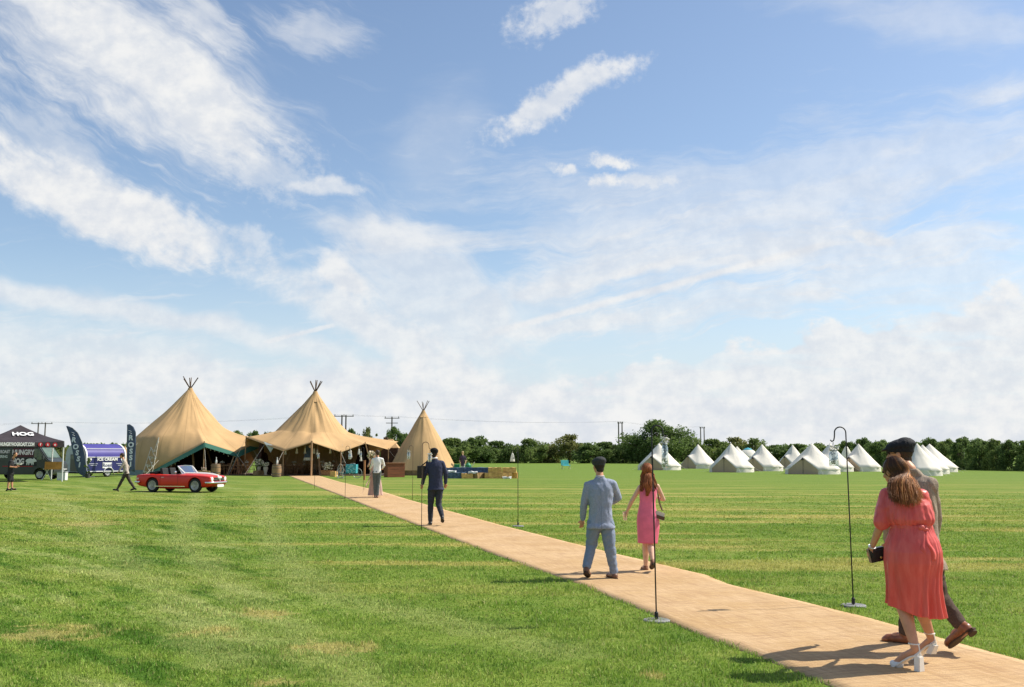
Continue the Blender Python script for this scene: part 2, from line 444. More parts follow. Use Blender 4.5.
def grass_mat(name, blade):
    m = bpy.data.materials.new(name); m.use_nodes = True; n = m.node_tree; b = n.nodes['Principled BSDF']
    gr = n.nodes.new('ShaderNodeGroup'); gr.node_tree = GG
    geo = n.nodes.new('ShaderNodeNewGeometry')
    if blade:
        at = n.nodes.new('ShaderNodeAttribute'); at.attribute_name = 'tone'
        a = E(n, at.outputs['Fac'])
        c = mixc(n, 1.0, gr.outputs[0], mixc(n, a, (1.05, 1.1, 0.9), (2.1, 2.05, 2.3)), 'MULTIPLY')
        c = mixc(n, smooth(a, 0.86, 0.93) * 0.7, c, (0.36, 0.30, 0.13))
        b.inputs['Roughness'].default_value = 0.6; b.inputs['Specular IOR Level'].default_value = 0.25
        tr = n.nodes.new('ShaderNodeBsdfTranslucent'); n.links.new(c, tr.inputs['Color'])
        mx = n.nodes.new('ShaderNodeMixShader'); mx.inputs[0].default_value = 0.35; o = n.nodes['Material Output']
        n.links.new(b.outputs[0], mx.inputs[1]); n.links.new(tr.outputs[0], mx.inputs[2]); n.links.new(mx.outputs[0], o.inputs[0])
    else:
        p = geo.outputs['Position']
        f1 = nz(n, p, 55.0, 4, 0.7); f2 = nz(n, p, 9.0, 4, 0.7)
        s = n.nodes.new('ShaderNodeSeparateXYZ'); n.links.new(p, s.inputs[0]); y = E(n, s.outputs[1])
        f = f1 * 0.5 + f2 * 0.5
        c = mixc(n, 1.0, gr.outputs[0], mixc(n, smooth(f, 0.3, 0.7), (0.55, 0.57, 0.5), (1.10, 1.08, 1.05)), 'MULTIPLY')
        bn = n.nodes.new('ShaderNodeBump'); bn.inputs['Strength'].default_value = 0.5; bn.inputs['Distance'].default_value = 0.03
        n.links.new(f1.v, bn.inputs['Height']); n.links.new(bn.outputs[0], b.inputs['Normal'])
        b.inputs['Roughness'].default_value = 0.9; b.inputs['Specular IOR Level'].default_value = 0.1
    n.links.new(c, b.inputs['Base Color'])
    return m
bm = new()
xs = [-4000, -600, -200, -80, -40, -20, -10, 0, 10, 20, 40, 80, 200, 600, 4000]; ys = [-300, -60, 0, 8, 16, 30, 50, 80, 120, 200, 400, 1200, 5000]
gv = [[bm.verts.new((a, b, 0)) for a in xs] for b in ys]
for j in range(len(ys) - 1):
    for i in range(len(xs) - 1): bm.faces.new((gv[j][i], gv[j][i + 1], gv[j + 1][i + 1], gv[j + 1][i]))
ground = obj('ground', bm, grass_mat('grass_ground', False)); tag(ground, kind='structure')

# ---------------------------------------------------------------- grass blades (one sheet of countless blades)
rng = np.random.default_rng(5)
def blades(y0, y1, dens, h, w, margin=1.0):
    half = 0.63
    n = int(dens * half * (y1 * y1 - y0 * y0))
    y = np.sqrt(rng.uniform(y0 * y0, y1 * y1, n)); x = rng.uniform(-1, 1, n) * half * y + rng.normal(0, 0.02, n)
    ok = ~in_carpet(x, y, -0.02) & (rng.random(n) < np.clip((46 - y) / 20, 0, 1))
    x, y = x[ok], y[ok]
    return x, y, np.full(x.size, h), np.full(x.size, w)
SETS = [(4.6, 10.5, 2500, 0.036, 0.0040), (10.5, 16, 1300, 0.036, 0.0060), (16, 24, 560, 0.036, 0.0090), (24, 32, 200, 0.032, 0.015), (32, 46, 110, 0.026, 0.022)]
A = [blades(*s) for s in SETS]
bx, by, bh, bw = (np.concatenate([a[i] for a in A]) for i in range(4))
N = bx.size
# clumpy height: cheap value noise
def vnoise(x, y, s, seed):
    r = np.random.default_rng(seed).random((256, 256)); xi = x * s; yi = y * s
    x0 = np.floor(xi).astype(int); y0 = np.floor(yi).astype(int); fx = xi - x0; fy = yi - y0
    fx = fx * fx * (3 - 2 * fx); fy = fy * fy * (3 - 2 * fy)
    g = lambda i, j: r[(x0 + i) % 256, (y0 + j) % 256]
    return (g(0, 0) * (1 - fx) + g(1, 0) * fx) * (1 - fy) + (g(0, 1) * (1 - fx) + g(1, 1) * fx) * fy
cl = vnoise(bx, by, 3.0, 1) * 0.5 + vnoise(bx, by, 9.0, 2) * 0.5
bh = bh * (0.25 + 1.9 * cl * cl) * rng.uniform(0.6, 1.25, N)
bh[in_carpet(bx, by, 0.22)] *= 1.25
ang = rng.uniform(0, 2 * PI, N); lean = rng.uniform(0.1, 1.15, N); la = rng.uniform(0, 2 * PI, N)
ca, sa = np.cos(ang) * bw, np.sin(ang) * bw
tipx = np.cos(la) * np.sin(lean) * bh; tipy = np.sin(la) * np.sin(lean) * bh; tipz = np.cos(lean) * bh
co = np.zeros((N, 5, 3), dtype=np.float32)
co[:, 0] = np.stack([bx - ca, by - sa, np.full(N, -0.002)], 1); co[:, 1] = np.stack([bx + ca, by + sa, np.full(N, -0.002)], 1)
mxx, myy, mzz = bx + tipx * 0.42, by + tipy * 0.42, tipz * 0.62
co[:, 2] = np.stack([mxx + ca * .75, myy + sa * .75, mzz], 1); co[:, 3] = np.stack([mxx - ca * .75, myy - sa * .75, mzz], 1)
co[:, 4] = np.stack([bx + tipx, by + tipy, tipz], 1)
me = bpy.data.meshes.new('grass')
me.vertices.add(N * 5); me.vertices.foreach_set('co', co.ravel())
li = (np.arange(N)[:, None] * 5 + np.array([[0, 1, 2, 3, 3, 2, 4]])).astype(np.int32).ravel()
me.loops.add(N * 7); me.loops.foreach_set('vertex_index', li)
me.polygons.add(N * 2); st = (np.arange(N)[:, None] * 7 + np.array([[0, 4]])).ravel().astype(np.int32)
me.polygons.foreach_set('loop_start', st)
me.update(calc_edges=True)
at = me.attributes.new('tone', 'FLOAT', 'POINT'); at.data.foreach_set('value', np.repeat(rng.random(N).astype(np.float32), 5))
grass = obj('grass', me, grass_mat('grass_blades', True)); tag(grass, kind='stuff')
grass['label'] = 'short mown green grass with paler and drier patches across the field'

# ---------------------------------------------------------------- matting runner
def carpet_mat():
    m = bpy.data.materials.new('coir_matting'); m.use_nodes = True; n = m.node_tree; b = n.nodes['Principled BSDF']
    geo = n.nodes.new('ShaderNodeNewGeometry'); s = n.nodes.new('ShaderNodeSeparateXYZ'); n.links.new(geo.outputs['Position'], s.inputs[0])
    x, y = E(n, s.outputs[0]), E(n, s.outputs[1])
    a = math.atan2(238 - 512, F_PX)   # heading of the runner
    u = x * math.cos(a) - y * math.sin(a); v = x * math.sin(a) + y * math.cos(a)
    pu = vec(n, u, v)
    w1 = (u * (2 * PI / 0.022)).sin(); w2 = (v * (2 * PI / 0.03)).sin()
    weave = nz(n, vec(n, u * 1.0, v * 3.0), 60, 3, 0.7)
    rib = nz(n, vec(n, u * 9.0, v * 0.7), 1.6, 5, 0.65)
    crs = nz(n, vec(n, u * 0.6, v * 7.0), 1.5, 4, 0.6)
    blot = nz(n, pu, 0.9, 5, 0.6)
    c = mixc(n, smooth(blot, 0.35, 0.65), (0.54, 0.36, 0.18), (0.63, 0.44, 0.25))
    c = mixc(n, smooth(rib, 0.50, 0.64) * 0.32, c, (0.34, 0.20, 0.10))
    c = mixc(n, smooth(crs, 0.55, 0.68) * 0.12, c, (0.36, 0.22, 0.11))
    c = mixc(n, smooth(weave, 0.35, 0.65) * 0.35, c, (0.30, 0.19, 0.10))
    # cross ribs of the coarse weave and darker trodden fibres
    ribs = nz(n, vec(n, u * 0.8, v * 11.0), 2.2, 4, 0.7); ribs2 = nz(n, vec(n, u * 16.0, v * 1.3), 2.0, 4, 0.7)
    c = mixc(n, smooth(ribs, 0.48, 0.60) * 0.5, c, (0.33, 0.20, 0.115)); c = mixc(n, smooth(ribs2, 0.54, 0.66) * 0.4, c, (0.36, 0.22, 0.13)); c = mixc(n, smooth(ribs2, 0.45, 0.35) * 0.4, c, (0.68, 0.50, 0.32))
    n.links.new(c, b.inputs['Base Color']); b.inputs['Roughness'].default_value = 0.9; b.inputs['Specular IOR Level'].default_value = 0.1
    bn = n.nodes.new('ShaderNodeBump'); bn.inputs['Strength'].default_value = 0.7; bn.inputs['Distance'].default_value = 0.008
    n.links.new((weave + w1 * 0.15 + w2 * 0.15 + rib * 0.8 + ribs * 2.0 + ribs2 * 0.6).v, bn.inputs['Height']); n.links.new(bn.outputs[0], b.inputs['Normal'])
    return m
CM = carpet_mat()
yb = [5.2]
while yb[-1] < 80.5: yb.append(yb[-1] + max(0.10, yb[-1] * 0.012))
bm = new(); rows = []
NU = 14
for y in yb:
    xl, xr = edge_at(LP, y), edge_at(RP, y); row = []
    for k in range(NU + 1):
        t = k / NU; e = min(t, 1 - t)
        z = 0.014 + 0.010 * (mn.noise(Vector((xl * 0 + t * 2.2, y * 0.9, 3))) + 0.4) + 0.006 * mn.noise(Vector((t * 7, y * 3.1, 9)))
        z = max(0.010, z); dx = 0.02 * mn.noise(Vector((t * 1.0, y * 1.3, 1))) * (1 if k in (0, NU) else 0)
        if k in (0, NU): z = 0.006
        row.append(bm.verts.new((xl + (xr - xl) * t + dx, y, z)))
    rows.append(row)
for r0, r1 in zip(rows, rows[1:]):
    for k in range(NU): bm.faces.new((r0[k], r0[k + 1], r1[k + 1], r1[k]))
sk = [bm.verts.new((v.co.x, v.co.y, -0.01)) for v in (rows[0])]
for r, kk in ((0, 0), (1, NU)):
    low_ = [bm.verts.new((q[kk].co.x, q[kk].co.y, -0.01)) for q in rows]
    for i in range(len(rows) - 1):
        a_, b_, c_, d_ = rows[i][kk], rows[i + 1][kk], low_[i + 1], low_[i]
        bm.faces.new((a_, b_, c_, d_) if kk == 0 else (d_, c_, b_, a_))
car = obj('path', bm, CM); smooth_shade(car); tag(car, kind='structure')
car['label'] = 'long sandy coir matting runner laid across the grass to the tipis'
# ---------------------------------------------------------------- trees and bushes
def leaf_mat(name, lo, hi, sc=0.35):
    m = bpy.data.materials.new(name); m.use_nodes = True; n = m.node_tree; b = n.nodes['Principled BSDF']
    at = n.nodes.new('ShaderNodeAttribute'); at.attribute_name = 'tone'
    geo = n.nodes.new('ShaderNodeNewGeometry')
    f = nz(n, geo.outputs['Position'], sc, 3, 0.6)
    c = mixc(n, E(n, at.outputs['Fac']) * 0.6 + smooth(f, 0.3, 0.7) * 0.4, lo, hi)
    n.links.new(c, b.inputs['Base Color']); b.inputs['Roughness'].default_value = 0.65; b.inputs['Specular IOR Level'].default_value = 0.15
    tr = n.nodes.new('ShaderNodeBsdfTranslucent'); n.links.new(c, tr.inputs['Color'])
    mx = n.nodes.new('ShaderNodeMixShader'); mx.inputs[0].default_value = 0.45; o = n.nodes['Material Output']
    n.links.new(b.outputs[0], mx.inputs[1]); n.links.new(tr.outputs[0], mx.inputs[2]); n.links.new(mx.outputs[0], o.inputs[0])
    return m
LEAF = [leaf_mat('leaves_dark', (0.065, 0.110, 0.034), (0.19, 0.27, 0.08)),
        leaf_mat('leaves_mid', (0.09, 0.14, 0.042), (0.24, 0.31, 0.09)),
        leaf_mat('leaves_olive', (0.11, 0.135, 0.04), (0.28, 0.28, 0.095))]
BARK = mat('bark', (0.09, 0.07, 0.05), 0.9, 0.3, 3, bump=0.5)
def crown_mesh(w, h, z0, nclump, nleaf, leaf, seed, columnar=False):
    rg = np.random.default_rng(seed); P_, T_ = [], []
    cs = []
    for i in range(nclump):
        th = rg.uniform(0, 2 * PI); zz = rg.uniform(0, 1)
        prof = (math.sin(PI * min(1, 0.12 + zz * 0.86)) ** 0.6) if not columnar else (1 - 0.5 * zz)
        rr = w / 2 * prof * math.sqrt(rg.uniform(0.05, 1)) * 0.86
        cs.append((rr * math.cos(th), rr * math.sin(th), z0 + zz * (h - z0) * 0.9, rg.uniform(0.07, 0.19) * w * (1.15 - 0.6 * zz), rg.uniform(0, 1)))
    cs = np.array(cs)
    n = nclump * nleaf; k = np.repeat(np.arange(nclump), nleaf)
    d = rg.normal(size=(n, 3)); d /= np.linalg.norm(d, axis=1)[:, None]
    rad = cs[k, 3] * rg.uniform(0.25, 1.32, n) ** 0.8
    c = cs[k, :3] + d * rad[:, None] * np.array([1, 1, 0.8])
    # keep leaves above the ground
    c[:, 2] = np.maximum(c[:, 2], 0.05)
    # stray shoots break the outline
    st_ = rg.random(n) < 0.06; c[st_] += d[st_] * rg.uniform(0.0, 0.028, st_.sum())[:, None] * w + np.array([0, 0, 0.008 * h])
    c[:, 2] = np.maximum(c[:, 2], 0.05)
    u = rg.normal(size=(n, 3)); u /= np.linalg.norm(u, axis=1)[:, None]
    v = np.cross(u, rg.normal(size=(n, 3))); v /= np.linalg.norm(v, axis=1)[:, None]
    s = leaf * rg.uniform(0.5, 1.3, n)[:, None]
    co = np.stack([c - u * s * .5, c + v * s * .32, c + u * s * .5, c - v * s * .32], 1).astype(np.float32)
    me = bpy.data.meshes.new('crown'); me.vertices.add(n * 4); me.vertices.foreach_set('co', co.ravel())
    me.loops.add(n * 4); me.loops.foreach_set('vertex_index', np.arange(n * 4, dtype=np.int32))
    me.polygons.add(n); me.polygons.foreach_set('loop_start', np.arange(0, n * 4, 4, dtype=np.int32)); me.update(calc_edges=True)
    tone = np.clip(cs[k, 4] * 0.6 + rg.uniform(0, 0.4, n), 0, 1).astype(np.float32)
    at = me.attributes.new('tone', 'FLOAT', 'POINT'); at.data.foreach_set('value', np.repeat(tone, 4))
    return me, cs
def trunk_mesh(w, h, z0, cs, seed):
    rg = random.Random(seed); bm = new(); r = 0.035 * h
    top = h * 0.62
    tube(bm, [(0, 0, -0.1), (0.02 * h, 0.01, z0 * 0.6), (0.0, 0.02 * h, top * 0.7), (0.03, 0, top)], [r * 1.25, r, r * 0.7, r * 0.35], 8)
    for i in range(9):
        c = cs[rg.randrange(len(cs))]; zb = rg.uniform(max(0.2, z0 * 0.5), top * 0.8); b = Vector((c[0], c[1], max(c[2], zb + 0.2)))
        a = Vector((0, 0, zb)); m_ = a.lerp(b, 0.5) + Vector((0, 0, -0.04 * h))
        tube(bm, [a, m_, b], [r * 0.5, r * 0.32, r * 0.1], 6)
    return bm
PROTO = {}
def tree_proto(kind):
    if kind in PROTO: return PROTO[kind]
    spec = {'big': (12, 8, 1.0, 70, 230, 0.36, 1), 'round': (6, 4.6, 0.5, 42, 190, 0.30, 2), 'loose': (6, 4.6, 0.8, 34, 130, 0.30, 3),
            'bush': (5, 3.4, 0.1, 36, 190, 0.27, 4), 'bush2': (5, 3.4, 0.1, 34, 190, 0.27, 5), 'hedge': (4, 3.3, 0.05, 52, 190, 0.17, 6), 'hedge2': (4, 3.3, 0.05, 52, 190, 0.17, 7),
            'slim': (2.6, 5, 0.4, 24, 110, 0.28, 8)}[kind]
    w, h, z0, nc, nl, lf, sd = spec
    me, cs = crown_mesh(w, h, z0, nc, nl, lf, sd, kind == 'slim')
    tm = bpy.data.meshes.new('trunk'); bm = trunk_mesh(w, h, z0, cs, sd); bm.to_mesh(tm); bm.free()
    tm.materials.append(BARK)
    PROTO[kind] = (w, h, me, tm); return PROTO[kind]
def tree(name, label, cat, px, ytop, Y, width_px, kind, leafi, rz=0.0, group=None, base=None):
    w, h, me, tm = tree_proto(kind)
    top = PT(px, ytop, Y); s = F_PX / Y * 1.006
    W_, H_ = width_px / s, top.z
    t = thing(name, label, cat, (top.x, Y, 0), rz, group)
    t.scale = (W_ / w, W_ / w, H_ / h)
    key = (kind, leafi)
    if key not in PROTO:
        m2 = me.copy(); m2.materials.clear(); m2.materials.append(LEAF[leafi]); PROTO[key] = m2
    obj('crown', PROTO[key], None, t); obj('trunk', tm, None, t)
    return t
GTL = 'trees and bushes along the far field edge'
FAR = 186.0
# (x, top y, distance, width px, kind, leaf, name, label)
rows_ = [
 (452, 437, 182, 40, 'bush', 1, 'bush', 'bushy green shrub at the far field edge just right of the small tipi'),
 (476, 436, 186, 40, 'bush2', 0, 'bush', 'dark shrub behind the person in the dark top by the straw bales'),
 (497, 440, 188, 34, 'bush', 0, 'bush', 'low dark shrub behind the straw bales'),
 (512, 446, 192, 30, 'bush2', 1, 'bush', 'low shrub in the dip of the treeline behind the slim hanging lantern'),
 (530, 438, 186, 34, 'round', 1, 'tree', 'rounded olive green tree just right of the slim hanging lantern'),
 (549, 446, 190, 28, 'bush', 2, 'bush', 'pale thin shrub in the gap between two rounded trees'),
 (569, 434, 188, 36, 'loose', 2, 'tree', 'loose yellowish tree with sky showing through its top, above the teal camp chair'),
 (590, 443, 184, 34, 'bush2', 0, 'bush', 'dark shrub behind the grey flat cap'),
 (605, 441, 186, 32, 'bush', 0, 'bush', 'dark rounded bush left of the twin poles behind the man in the blue suit'),
 (626, 443, 190, 34, 'bush2', 0, 'bush', 'dark bush at the foot of the twin utility poles'),
 (641, 440, 184, 32, 'round', 0, 'tree', 'small dark tree leaning on the left side of the tallest tree'),
 (657, 421, 182, 66, 'big', 0, 'tree', 'tallest dark green tree, broad crown above the leftmost bell tent'),
 (690, 436, 184, 34, 'round', 1, 'tree', 'medium tree just right of the tallest tree'),
 (712, 438, 186, 34, 'bush', 1, 'bush', 'green bush behind the second bell tent from the left'),
 (735, 437, 188, 34, 'loose', 2, 'tree', 'loose olive tree behind the third bell tent from the left'),
 (754, 438, 186, 30, 'loose', 1, 'tree', 'thin brownish tree above the yurt with the teal cap'),
 (775, 445, 184, 32, 'bush2', 0, 'bush', 'low dark bush between the fourth and fifth bell tents'),
 (797, 443, 178, 34, 'bush', 0, 'bush', 'low green bush behind the fifth bell tent'),
 (822, 443, 170, 36, 'bush2', 1, 'bush', 'green bush behind the largest bell tent'),
]
for px, yt, Y, wp, k, li, nm, lb in rows_:
    tree(nm, lb, nm, px, yt, Y, wp * 1.15, k, li, rz=px * 0.7, group=GTL)
# the tall hedge on the right, a row of grown-out bushes
hx = [(846, 440, 150), (863, 437, 142), (880, 439, 134), (896, 441, 128), (912, 439, 122), (930, 437, 117), (947, 438, 113), (962, 436, 110), (978, 437.5, 107), (994, 438, 105), (1010, 439, 103), (1028, 438, 101), (1046, 439, 99), (1066, 437, 97)]
hl = ['behind the tent right of the nearest glass jar', 'first with a pale top left of the black cap', 'right behind the black cap', 'hidden half by the black cap on its right side', 'behind the twin bell tents at the right',
      'behind the rightmost pair of tent peaks', 'directly over the rightmost bell tent slope', 'first one clear of the tents', 'tallest of the clear stretch at the right', 'right of the tallest clear bush', 'close to the right edge of the photo', 'at the very right edge of the photo', 'just past the right edge', 'beyond the right edge']
for i, ((px, yt, Y), l) in enumerate(zip(hx, hl)):
    tree('hedge_bush', 'dense dark hedge bush ' + l, 'hedge', px, yt, Y, 27 * (1.1 + 0.12 * (i % 3)), 'hedge' if i % 2 else 'hedge2', 0 if i % 3 else 1, rz=i * 1.3, group='grown out hedge along the right side of the field')
# trees showing over and left of the big tipis
for px, yt, Y, wp, k, li, lb in [
    (237, 430, 190, 22, 'round', 1, 'bushy tree top showing over the left roof wing of the large tipis'),
    (254, 430, 188, 20, 'round', 0, 'dark tree top in the dip between the two large tipis'),
    (268, 431, 192, 18, 'bush', 0, 'small dark tree top left of the middle tipi cone'),
    (352, 428, 200, 17, 'round', 0, 'rounded dark tree just right of the middle tipi cone'),
    (368, 427, 205, 14, 'loose', 2, 'pale feathery tree over the right roof wing'),
    (378, 432, 205, 9, 'slim', 1, 'slim pointed conifer between the pale tree and the dark tree'),
    (394, 426, 190, 20, 'round', 0, 'dark tree against the left slope of the small tipi'),
    (403, 432, 190, 22, 'bush', 0, 'dark bush partly hidden by the left slope of the small tipi'),
    (60, 445, 200, 16, 'bush', 2, 'pale bush seen between the gazebo leg and the first feather flag'),
    (48, 447, 196, 20, 'bush2', 1, 'bush showing through the cab windows of the black van'),
    (118, 446, 200, 20, 'bush', 1, 'bush behind the striding man in the pale top'),
    (30, 449, 210, 30, 'bush2', 0, 'low bush behind the black van roof'),
    (2, 448, 206, 34, 'bush', 0, 'low bush behind the black gazebo')]:
    tree('tree', lb, 'tree', px, yt, Y, wp * 1.15, k, li, rz=px, group='trees beyond the tipis')
# far-off wood closing the horizon
def wood():
    rg = np.random.default_rng(11); n = 26000
    x = rg.uniform(-330, 330, n); y = 300 + rg.uniform(0, 14, n) + 0.0003 * x * x
    hgt = 3.2 + 1.4 * vnoise(x + 999, y * 0, 0.09, 8) + 1.0 * vnoise(x + 999, y * 0, 0.3, 9)
    z = rg.uniform(0, 1, n) ** 0.7 * hgt
    c = np.stack([x, y, z], 1); u = rg.normal(size=(n, 3)); u /= np.linalg.norm(u, axis=1)[:, None]
    v = np.cross(u, rg.normal(size=(n, 3))); v /= np.linalg.norm(v, axis=1)[:, None]; s = 1.1
    co = np.stack([c - u * s * .5, c + v * s * .4, c + u * s * .5, c - v * s * .4], 1).astype(np.float32)
    me = bpy.data.meshes.new('wood'); me.vertices.add(n * 4); me.vertices.foreach_set('co', co.ravel())
    me.loops.add(n * 4); me.loops.foreach_set('vertex_index', np.arange(n * 4, dtype=np.int32))
    me.polygons.add(n); me.polygons.foreach_set('loop_start', np.arange(0, n * 4, 4, dtype=np.int32)); me.update(calc_edges=True)
    at = me.attributes.new('tone', 'FLOAT', 'POINT'); at.data.foreach_set('value', np.repeat(rg.random(n).astype(np.float32), 4))
    o = obj('distant_wood', me, LEAF[0]); tag(o, kind='stuff'); o['label'] = 'low dark line of far off woodland on the horizon'
wood()

# ---------------------------------------------------------------- utility poles and wires
PW = mat('weathered_pole', (0.13, 0.11, 0.095), 0.9, 0.2, 2)
INS = mat('insulator', (0.25, 0.24, 0.22), 0.4)
tops = []
def hpole(x0, x1, ytop, Y, label, arm=1.6):
    a, b = PT(x0, ytop, Y), PT(x1, ytop, Y); c = (a + b) / 2
    t = thing('utility_pole', label, 'utility pole', (c.x, Y, 0), 0, 'utility poles beyond the field')
    h = c.z; d = abs(b.x - a.x) / 2
    xs_ = (-d, d) if d > 0.2 else (0,)
    for x in xs_:
        bm = new(); tube(bm, [(x, 0, -0.2), (x, 0, h)], [0.19, 0.14], 8); obj('pole', bm, PW, t)
    bm = new(); box(bm, (0, 0.0, h - 0.25), (2 * d + 2 * arm, 0.16, 0.16)); 
    if len(xs_) == 1: box(bm, (0, 0.0, h - 1.3), (2 * arm * 0.8, 0.14, 0.14))
    obj('crossarm', bm, PW, t)
    for x in (-d - arm + 0.15, 0, d + arm - 0.15):
        bm = new(); lathe(bm, [(0.07, h - 0.17), (0.1, h - 0.05), (0.06, h + 0.02), (0.1, h + 0.08), (0.0, h + 0.2)], 8, (x, 0, 0)); obj('insulator', bm, INS, t)
    tops.append([Vector((c.x + x, Y, h + 0.15)) for x in (-d - arm + 0.15, 0, d + arm - 0.15)])
hpole(38.5, 45.5, 422.5, 226, 'twin wooden utility poles with crossarm above the black gazebo')
hpole(342, 346, 415, 205, 'close pair of utility poles just right of the middle tipi')
hpole(392, 392, 417, 215, 'single utility pole with two crossarms left of the small tipi')
hpole(618.5, 622, 422, 243, 'close pair of utility poles above the man in the blue suit', 0.3)
hpole(700.5, 704, 427, 288, 'farthest close pair of utility poles, over the gap between the first bell tents', 0.3)
WIRE = mat('wire', (0.05, 0.05, 0.055), 0.6)
for (a_, b_), lb in zip(((0, 1), (1, 2), (2, 3), (3, 4)), ('between the gazebo poles and the middle tipi poles', 'over the roof wing between two nearby poles', 'from the single pole to the pair over the blue suited man', 'from that pair to the farthest pair')):
    t = thing('power_line', 'thin sagging overhead wires ' + lb, 'power line', tuple(tops[a_][1]), 0, 'overhead wires')
    for p, q in zip(tops[a_], tops[b_]):
        bm = new(); pts = []
        for k in range(13):
            f = k / 12; v = p.lerp(q, f); v.z -= 4 * f * (1 - f) * (p - q).length * 0.012; pts.append(v - tops[a_][1])
        tube(bm, pts, 0.007, 4, False); obj('wire', bm, WIRE, t)
p0 = tops[0]; t = thing('power_line', 'thin overhead wires running off the left side of the photo', 'power line', tuple(p0[1]), 0, 'overhead wires')
for p in p0:
    bm = new(); tube(bm, [p - p0[1], p - p0[1] + Vector((-25, 10, -1)), p - p0[1] + Vector((-50, 20, 0))], 0.007, 4, False); obj('wire', bm, WIRE, t)
# ---------------------------------------------------------------- stretched canvas generator
def canvas_mat(name, col, trans=0.18, var=0.06, rough=0.85):
    m = mat(name, col, rough, var, 0.7, bump=0.25, bscale=3.0, spec=0.15, trans=trans)
    return m
TAN = canvas_mat('tan_canvas', (0.52, 0.34, 0.170), 0.03)
def panels(m, n, w=0.10):
    """stitched panel seams running up the cone, and weathering"""
    t = m.node_tree; b = t.nodes['Principled BSDF']; src = b.inputs['Base Color'].links[0].from_socket
    tc_ = t.nodes.new('ShaderNodeTexCoord'); s_ = t.nodes.new('ShaderNodeSeparateXYZ'); t.links.new(tc_.outputs['Object'], s_.inputs[0])
    x, y, z = (E(t, s_.outputs[i]) for i in range(3)); r = (x * x + y * y).sqrt()
    a = x._m('ARCTAN2', y) * (n / (2 * PI)) + 20.3; fr = a._m('FRACT'); d = (fr - 0.5).absv() * r * (2 * PI / n)
    ln = smooth(d, 0.045, 0.015) * 0.35
    st = nz(t, tc_.outputs['Object'], 0.9, 6, 0.65); run = nz(t, vec(t, a * 1.5, z * 0.25), 2.5, 5, 0.6)
    c = mixc(t, ln, src, (0.25, 0.16, 0.08)); c = mixc(t, smooth(st, 0.52, 0.7) * 0.25, c, (0.38, 0.25, 0.13)); c = mixc(t, smooth(run, 0.52, 0.68) * 0.22, c, (0.40, 0.27, 0.14))
    for l in list(b.inputs['Base Color'].links): t.links.remove(l)
    t.links.new(c, b.inputs['Base Color'])
panels(TAN, 14)
CREAM = canvas_mat('cream_canvas', (0.85, 0.81, 0.73), 0.22)
BEIGE = canvas_mat('door_canvas', (0.62, 0.48, 0.34), 0.3)
TEAL = canvas_mat('green_skirt', (0.06, 0.18, 0.135), 0.25)
TEALP = canvas_mat('pale_green_skirt', (0.24, 0.33, 0.27), 0.25)
WOOD = mat('tent_timber', (0.36, 0.22, 0.12), 0.7, 0.25, 3, bump=0.2, stretch=(1, 1, 0.2))
WOODD = mat('dark_timber', (0.11, 0.07, 0.045), 0.8, 0.25, 3, stretch=(1, 1, 0.2))
ROPE = mat('white_rope', (0.68, 0.64, 0.55), 0.9)
def keyed(keys, ph):
    """keys: (angle, R, H, rm, zm) sorted; straight chords between hem points"""
    ks = sorted(keys); ph = (ph + 180) % 360 - 180
    ks = [(ks[-1][0] - 360,) + tuple(ks[-1][1:])] + ks + [(ks[0][0] + 360,) + tuple(ks[0][1:])]
    for a, b in zip(ks, ks[1:]):
        if a[0] <= ph <= b[0] + 1e-9:
            pa, pb = R(a[0]), R(b[0]); q = R(ph)
            A = Vector((math.sin(pa) * a[1], math.cos(pa) * a[1])); B = Vector((math.sin(pb) * b[1], math.cos(pb) * b[1]))
            D = Vector((math.sin(q), math.cos(q))); AB = B - A
            den = D.x * AB.y - D.y * AB.x
            if abs(b[0] - a[0]) > 100 or abs(den) < 1e-6:
                f = (ph - a[0]) / max(1e-6, b[0] - a[0]); Rr = a[1] + (b[1] - a[1]) * f
            else:
                s_ = (A.x * AB.y - A.y * AB.x) / den; Rr = s_
                f = ((D * Rr - A).dot(AB)) / AB.dot(AB)
            f = min(1, max(0, f)); g = f * f * (3 - 2 * f)
            return Rr, a[2] + (b[2] - a[2]) * f, a[3] + (b[3] - a[3]) * g, a[4] + (b[4] - a[4]) * g
